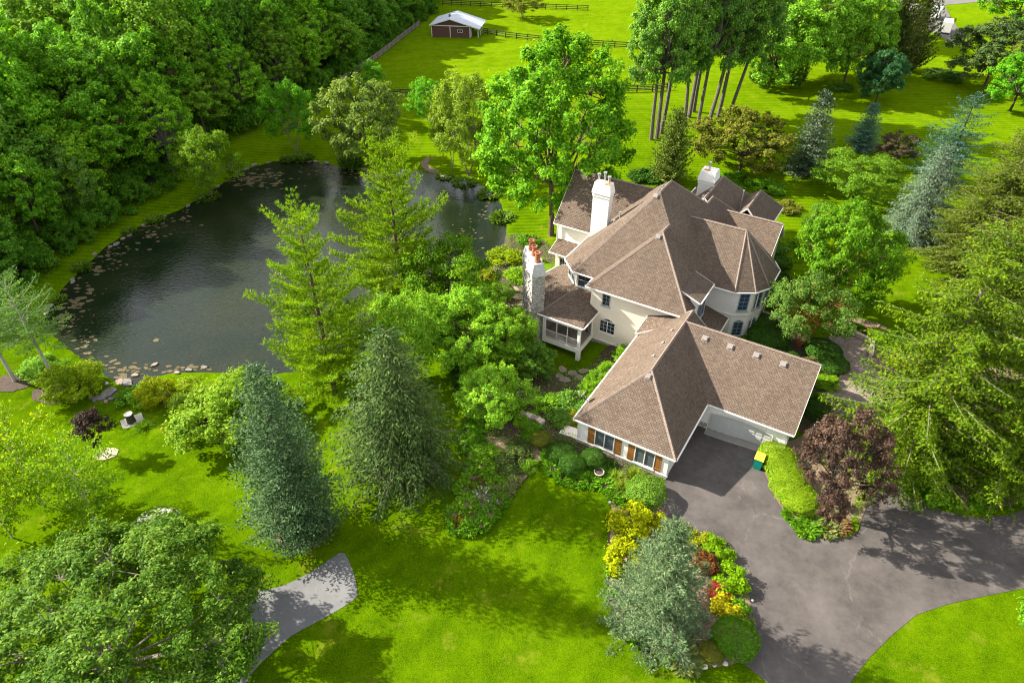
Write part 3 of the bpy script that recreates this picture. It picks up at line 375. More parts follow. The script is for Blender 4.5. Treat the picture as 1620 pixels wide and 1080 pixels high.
('shrub0', 'garden2', 1.33, 46.65, -0.06, 1.0, 1.33, 2.65, 0, 0, 'shrub', 'bright bush left of the stone wall', 'shrub', 'shrubs of the walled garden'),
('shrub0', 'green2', 2.06, 44.93, -0.0, 0.9, 1.3, 0.35, 0, 0, 'shrub', 'bright bush below the stone wall', 'shrub', 'shrubs of the walled garden'),
('shrub0', 'garden2', -0.31, 48.41, -0.25, 1.5, 1.85, 5.75, 0, 0, 'shrub', 'loose bush at the back of the island garden', 'shrub', 'shrubs of the walled garden'),
('shrub0', 'green2', -3.02, 46.68, -0.26, 1.0, 1.69, 0.21, 0, 0, 'shrub', 'bright bush at the garden corner beside the lawn', 'shrub', 'shrubs of the walled garden'),
('shrub0', 'green2', -3.78, 43.64, -0.08, 0.9, 1.45, 3.1, 0, 0, 'shrub', 'bright bush on the left edge of the island garden', 'shrub', 'shrubs of the walled garden'),
('shrub0', 'garden2', -2.29, 42.4, -0.01, 0.9, 1.43, 5.27, 0, 0, 'shrub', 'leafy bush in the left part of the island garden', 'shrub', 'shrubs of the walled garden'),
('shrub0', 'darkbush', -0.28, 41.26, -0.0, 0.9, 1.58, 0.82, 0, 0, 'shrub', 'dark grey-green spreading bush in the island bed', 'shrub', 'shrubs of the walled garden'),
('shrub0', 'darkbush', 0.69, 42.78, -0.0, 0.9, 1.44, 4.59, 0, 0, 'shrub', 'dark spreading bush behind its twin in the island bed', 'shrub', 'shrubs of the walled garden'),
('shrub0', 'garden2', 1.57, 40.89, -0.0, 0.8, 0.95, 5.96, 0, 0, 'shrub', 'green bush at the right edge of the island bed', 'shrub', 'shrubs of the walled garden'),
('ball', 'olivebush', 2.62, 43.96, -0.0, 0.9, 0.99, 3.96, 0, 0, 'shrub', 'olive clipped bush by the lawn gap', 'shrub', 'shrubs of the walled garden'),
('shrub0', 'box', -4.91, 52.91, -1.12, 1.2, 1.44, 4.95, 0, 0, 'shrub', 'dark mound under the feathery trees', 'shrub', 'shrubs of the walled garden'),
('shrub0', 'box', -6.19, 56.92, -1.75, 1.5, 1.37, 0.67, 0, 0, 'shrub', 'dark bush left of the dark mound', 'shrub', 'shrubs of the walled garden'),
('perennial', 'groundcover', -4.36, 34.47, -0.0, 0.45, 0.87, 2.73, 0, 0, 'perennial_plant', 'low leafy perennial in the island bed', 'shrub', 'perennials of the island bed'),
('perennial', 'groundcover', -3.48, 34.29, -0.0, 0.45, 0.87, 0.94, 0, 0, 'perennial_plant', 'low leafy perennial in the island bed', 'shrub', 'perennials of the island bed'),
('perennial', 'groundcover', -2.57, 34.66, -0.0, 0.45, 0.93, 5.3, 0, 0, 'perennial_plant', 'low leafy perennial in the island bed', 'shrub', 'perennials of the island bed'),
('perennial', 'garden2', -4.7, 35.73, -0.0, 0.45, 0.99, 1.85, 0, 0, 'perennial_plant', 'low leafy perennial in the island bed', 'shrub', 'perennials of the island bed'),
('perennial', 'garden2', -3.71, 36.71, -0.0, 0.45, 1.06, 2.85, 0, 0, 'perennial_plant', 'low leafy perennial in the island bed', 'shrub', 'perennials of the island bed'),
('perennial', 'garden2', -4.07, 38.39, -0.0, 0.45, 0.98, 6.28, 0, 0, 'perennial_plant', 'low leafy perennial in the island bed', 'shrub', 'perennials of the island bed'),
('perennial', 'garden2', -3.31, 39.8, -0.0, 0.45, 1.1, 5.35, 0, 0, 'perennial_plant', 'low leafy perennial in the island bed', 'shrub', 'perennials of the island bed'),
('perennial', 'groundcover', -1.83, 35.73, -0.0, 0.45, 0.89, 6.13, 0, 0, 'perennial_plant', 'low leafy perennial in the island bed', 'shrub', 'perennials of the island bed'),
('perennial', 'groundcover', -0.96, 37.04, -0.0, 0.45, 0.8, 2.85, 0, 0, 'perennial_plant', 'low leafy perennial in the island bed', 'shrub', 'perennials of the island bed'),
('perennial', 'whitef', -2.42, 37.71, -0.0, 0.45, 0.91, 3.07, 0, 0, 'perennial_plant', 'white-flowered clump in the island bed', 'shrub', 'perennials of the island bed'),
('perennial', 'whitef', -1.85, 36.71, -0.0, 0.45, 0.69, 4.58, 0, 0, 'perennial_plant', 'white-flowered clump in the island bed', 'shrub', 'perennials of the island bed'),
('perennial', 'redflower', -4.35, 35.03, -0.0, 0.45, 0.47, 3.01, 0, 0, 'perennial_plant', 'red-flowered clump at the tip of the island bed', 'shrub', 'perennials of the island bed'),
('perennial', 'russet2', -3.0, 38.74, -0.0, 0.45, 0.71, 1.83, 0, 0, 'perennial_plant', 'reddish leafed clump in the island bed', 'shrub', 'perennials of the island bed'),
('perennial', 'garden2', -1.36, 38.74, -0.0, 0.45, 0.93, 2.54, 0, 0, 'perennial_plant', 'low leafy perennial in the island bed', 'shrub', 'perennials of the island bed'),
('perennial', 'greycover', -0.54, 38.05, -0.0, 0.45, 0.81, 0.92, 0, 0, 'perennial_plant', 'low leafy perennial in the island bed', 'shrub', 'perennials of the island bed'),
('perennial', 'garden2', -1.11, 40.16, -0.0, 0.45, 1.11, 2.37, 0, 0, 'perennial_plant', 'low leafy perennial in the island bed', 'shrub', 'perennials of the island bed'),
('perennial', 'garden2', -2.82, 41.26, -0.0, 0.45, 1.24, 6.21, 0, 0, 'perennial_plant', 'low leafy perennial in the island bed', 'shrub', 'perennials of the island bed'),
('perennial', 'greycover', 0.11, 39.09, -0.0, 0.45, 0.71, 6.03, 0, 0, 'perennial_plant', 'low leafy perennial in the island bed', 'shrub', 'perennials of the island bed'),
('thick', 'bankgold', -45.82, 53.42, -2.46, 3.4, 3.06, 3.94, 0, 0, 'shrub', 'large yellow-green shrub right of the leaning fir', 'shrub', 'shrubs along the near pond bank'),
('thick', 'garden2', -49.74, 56.05, -2.46, 2.4, 2.06, 3.14, 0, 0, 'shrub', 'green shrub behind the leaning fir trunk', 'shrub', 'shrubs along the near pond bank'),
('shrub0', 'green2', -45.18, 54.51, -2.55, 1.1, 1.48, 2.13, 0, 0, 'shrub', 'low bright bush at the outlet stones', 'shrub', 'shrubs along the near pond bank'),
('shrub0', 'garden2', -51.85, 57.18, -2.43, 1.6, 2.08, 0.56, 0, 0, 'shrub', 'green shrub between the two firs', 'shrub', 'shrubs along the near pond bank'),
('thick', 'brightgold', -36.6, 52.13, -2.36, 2.4, 2.03, 1.71, 0, 0, 'shrub', 'brightest golden shrub on the pond bank', 'shrub', 'shrubs along the near pond bank'),
('shrub0', 'green2', -39.72, 52.52, -2.54, 1.0, 1.65, 4.91, 0, 0, 'shrub', 'low green bush nearest the outlet slab', 'shrub', 'shrubs along the near pond bank'),
('shrub0', 'lime2', -37.94, 52.13, -2.45, 1.2, 1.51, 5.45, 0, 0, 'shrub', 'lime bush left of the golden shrub', 'shrub', 'shrubs along the near pond bank'),
('shrub0', 'bankgold', -34.02, 51.65, -2.26, 1.2, 1.63, 2.27, 0, 0, 'shrub', 'olive-gold bush right of the golden shrub', 'shrub', 'shrubs along the near pond bank'),
('thick', 'bigsh', -27.83, 45.82, -1.51, 5.0, 4.17, 4.94, 0, 0, 'shrub', 'very large lime-green shrub left of the blue-green spruce', 'shrub', 'shrubs along the near pond bank'),
('thick', 'bigsh2', -25.26, 48.11, -1.85, 4.6, 3.24, 4.87, 0, 0, 'shrub', 'large green shrub tucked behind the blue-green spruce', 'shrub', 'shrubs along the near pond bank'),
('thick', 'bigsh', -31.37, 49.85, -2.06, 3.0, 2.36, 4.36, 0, 0, 'shrub', 'lime shrub at the pond side of the very large one', 'shrub', 'shrubs along the near pond bank'),
('shrub0', 'bankgold', -33.94, 53.38, -2.43, 1.6, 1.86, 4.17, 0, 0, 'shrub', 'low golden-green shrub right at the water edge', 'shrub', 'shrubs along the near pond bank'),
('thick', 'bigsh', -28.75, 52.78, -2.42, 2.6, 2.64, 4.77, 0, 0, 'shrub', 'lime shrub behind the very large one at the water edge', 'shrub', 'shrubs along the near pond bank'),
('thick', 'bigsh2', -24.72, 51.46, -2.26, 2.4, 2.28, 2.28, 0, 0, 'shrub', 'green shrub at the water edge under the leaning pine', 'shrub', 'shrubs along the near pond bank'),
('ball', 'hydrangea', -28.47, 34.0, -0.03, 1.6, 1.89, 4.42, 0, 0, 'hydrangea_bush', 'round white-flowering hydrangea beside the great round tree', 'shrub', None),
('tuft', 'lime2', -36.21, 47.85, -1.94, 0.6, 0.81, 1.76, 0, 0, 'ornamental_grass', 'lime grassy tuft on the corner of the stone slab', 'shrub', None),
('ball', 'box2', -1.43, 71.17, -2.31, 1.6, 1.75, 3.05, 0, 0, 'shrub', 'clipped ball beside the terracotta pot', 'shrub', 'terrace planting by the chimney'),
('shrub0', 'bankgold', -0.87, 80.82, -2.58, 1.3, 2.6, 4.83, 0, 0, 'shrub', 'yellow-green bush at the pond head', 'shrub', 'terrace planting by the chimney'),
('shrub0', 'goldf', -3.33, 76.02, -2.59, 1.0, 1.66, 4.34, 0, 0, 'shrub', 'yellow bush beside the stepping stones', 'shrub', 'terrace planting by the chimney'),
('shrub0', 'lime2', 0.83, 75.61, -2.33, 1.2, 2.07, 1.85, 0, 0, 'shrub', 'light green bush behind the clipped ball', 'shrub', 'terrace planting by the chimney'),
('shrub0', 'darkpurple', 0.15, 66.43, -1.83, 1.0, 1.74, 5.94, 0, 0, 'shrub', 'dark purple bush at the chimney foot', 'shrub', 'terrace planting by the chimney'),
('shrub0', 'darkpurple', -1.13, 65.96, -1.95, 0.8, 1.13, 4.08, 0, 0, 'shrub', 'small purple bush left of the larger purple one', 'shrub', 'terrace planting by the chimney'),
('shrub0', 'box', -5.12, 70.1, -2.53, 1.2, 1.97, 3.65, 0, 0, 'shrub', 'dark mound left of the stepping stones', 'shrub', 'terrace planting by the chimney'),
('shrub0', 'lime2', 3.39, 78.55, -2.2, 1.0, 1.44, 0.07, 0, 0, 'shrub', 'light green bush behind the stone chimney', 'shrub', 'terrace planting by the chimney'),
('ball', 'lime', 5.13, 76.09, -1.85, 1.1, 1.24, 3.44, 0, 0, 'shrub', 'yellow-green clipped bush at the side wing corner', 'shrub', 'terrace planting by the chimney'),
('shrub0', 'green2', 2.24, 84.97, -2.48, 1.2, 1.79, 1.57, 0, 0, 'shrub', 'bright bush at the foot of the big maple', 'shrub', 'terrace planting by the chimney'),
('shrub0', 'box', -8.03, 62.21, -2.38, 1.6, 1.82, 4.22, 0, 0, 'shrub', 'dark bush under the flat-topped tree', 'shrub', 'terrace planting by the chimney'),
('shrub0', 'garden', -2.87, 60.85, -1.78, 1.4, 2.15, 2.91, 0, 0, 'shrub', 'dark bush between the feathery trees', 'shrub', 'terrace planting by the chimney'),
('shrub0', 'green2', -9.94, 74.18, -4.35, 1.2, 1.82, 5.13, 0, 0, 'shrub', 'bright bush at the water edge left of the stepping stones', 'shrub', 'terrace planting by the chimney'),
('perennial', 'reeds', -27.82, 112.07, -2.59, 1.2, 2.19, 4.07, 0, 0, 'waterside_plant', 'low waterside clump on the pond margin', 'shrub', 'waterside clumps round the pond'),
('perennial', 'reeds', -36.81, 114.8, -2.6, 0.8, 1.67, 5.01, 0, 0, 'waterside_plant', 'low waterside clump on the pond margin', 'shrub', 'waterside clumps round the pond'),
('perennial', 'reeds', -39.49, 114.35, -2.64, 0.6, 1.33, 2.18, 0, 0, 'waterside_plant', 'low waterside clump on the pond margin', 'shrub', 'waterside clumps round the pond'),
('perennial', 'reeds', -7.89, 105.71, -3.16, 0.7, 2.1, 4.04, 0, 0, 'waterside_plant', 'low waterside clump on the pond margin', 'shrub', 'waterside clumps round the pond'),
('perennial', 'reeds', -11.21, 107.93, -3.05, 0.5, 1.6, 4.63, 0, 0, 'waterside_plant', 'low waterside clump on the pond margin', 'shrub', 'waterside clumps round the pond'),
('perennial', 'reeds', -3.56, 101.05, -3.19, 0.9, 2.04, 5.2, 0, 0, 'waterside_plant', 'low waterside clump on the pond margin', 'shrub', 'waterside clumps round the pond'),
('perennial', 'reeds', -1.44, 92.9, -3.18, 1.0, 1.92, 2.2, 0, 0, 'waterside_plant', 'low waterside clump on the pond margin', 'shrub', 'waterside clumps round the pond'),
('perennial', 'reeds', -48.59, 100.09, -3.38, 0.9, 2.02, 5.29, 0, 0, 'waterside_plant', 'low waterside clump on the pond margin', 'shrub', 'waterside clumps round the pond'),
('perennial', 'reeds', -53.85, 92.36, -2.9, 0.6, 1.43, 5.46, 0, 0, 'waterside_plant', 'low waterside clump on the pond margin', 'shrub', 'waterside clumps round the pond'),
('perennial', 'reeds', -57.94, 78.65, -2.76, 0.6, 1.28, 4.32, 0, 0, 'waterside_plant', 'low waterside clump on the pond margin', 'shrub', 'waterside clumps round the pond'),
('perennial', 'reeds', -57.26, 71.32, -3.18, 0.6, 1.04, 6.13, 0, 0, 'waterside_plant', 'low waterside clump on the pond margin', 'shrub', 'waterside clumps round the pond'),
('perennial', 'reeds', -56.08, 88.81, -2.88, 0.5, 1.11, 6.01, 0, 0, 'waterside_plant', 'low waterside clump on the pond margin', 'shrub', 'waterside clumps round the pond'),
('shrub0', 'green2', 34.15, 38.39, -0.0, 0.8, 1.08, 3.25, 0, 0, 'shrub', 'low green bush under the great driveway spruces', 'shrub', 'bushes on the spruce verge'),
('shrub0', 'green2', 35.29, 37.37, -0.0, 0.9, 1.23, 3.32, 0, 0, 'shrub', 'low green bush under the great driveway spruces', 'shrub', 'bushes on the spruce verge'),
('shrub0', 'green2', 36.72, 37.04, -0.0, 0.8, 1.06, 1.04, 0, 0, 'shrub', 'low green bush under the great driveway spruces', 'shrub', 'bushes on the spruce verge'),
('shrub0', 'green2', 34.13, 40.16, -0.0, 0.7, 1.0, 5.25, 0, 0, 'shrub', 'low green bush under the great driveway spruces', 'shrub', 'bushes on the spruce verge'),
('shrub0', 'green2', 39.2, 36.71, -0.0, 0.8, 1.06, 5.89, 0, 0, 'shrub', 'low green bush under the great driveway spruces', 'shrub', 'bushes on the spruce verge'),
('shrub0', 'green2', 36.28, 39.44, -0.0, 1.0, 1.1, 3.0, 0, 0, 'shrub', 'low green bush under the great driveway spruces', 'shrub', 'bushes on the spruce verge'),
('perennial', 'hosta', -10.55, 40.89, -0.17, 0.6, 0.84, 4.34, 0, 0, 'hosta_plant', 'pale-edged hosta clump in the mulch ring under the wide spruce', 'shrub', 'hostas under the wide spruce'),
('perennial', 'hosta', -8.63, 40.36, -0.07, 0.6, 0.95, 4.52, 0, 0, 'hosta_plant', 'pale-edged hosta clump in the mulch ring under the wide spruce', 'shrub', 'hostas under the wide spruce'),
('perennial', 'hosta', -9.66, 41.82, -0.2, 0.6, 0.85, 4.59, 0, 0, 'hosta_plant', 'pale-edged hosta clump in the mulch ring under the wide spruce', 'shrub', 'hostas under the wide spruce'),
('perennial', 'hosta', -7.95, 40.81, -0.07, 0.5, 0.78, 1.08, 0, 0, 'hosta_plant', 'pale-edged hosta clump in the mulch ring under the wide spruce', 'shrub', 'hostas under the wide spruce'),
('perennial', 'lime2', -17.45, 33.44, -0.0, 0.4, 0.61, 4.9, 0, 0, 'perennial_plant', 'lime clump at the foot of the dense blue-green spruce', 'shrub', 'clumps under the blue-green spruce'),
('perennial', 'lime2', -15.71, 33.56, -0.0, 0.4, 0.61, 3.65, 0, 0, 'perennial_plant', 'lime clump at the foot of the dense blue-green spruce', 'shrub', 'clumps under the blue-green spruce'),
('shrub0', 'shrubgreen', 93.48, 151.77, 0.02, 2.2, 4.11, 4.18, 0, 0, 'shrub', 'teal-green bush at the left foot of the broad olive evergreen', 'shrub', None),
('shrub0', 'shrubgreen', 68.56, 144.62, -0.0, 1.5, 2.64, 2.64, 0, 0, 'shrub', 'sunlit bush under the bright maples', 'shrub', None),
]
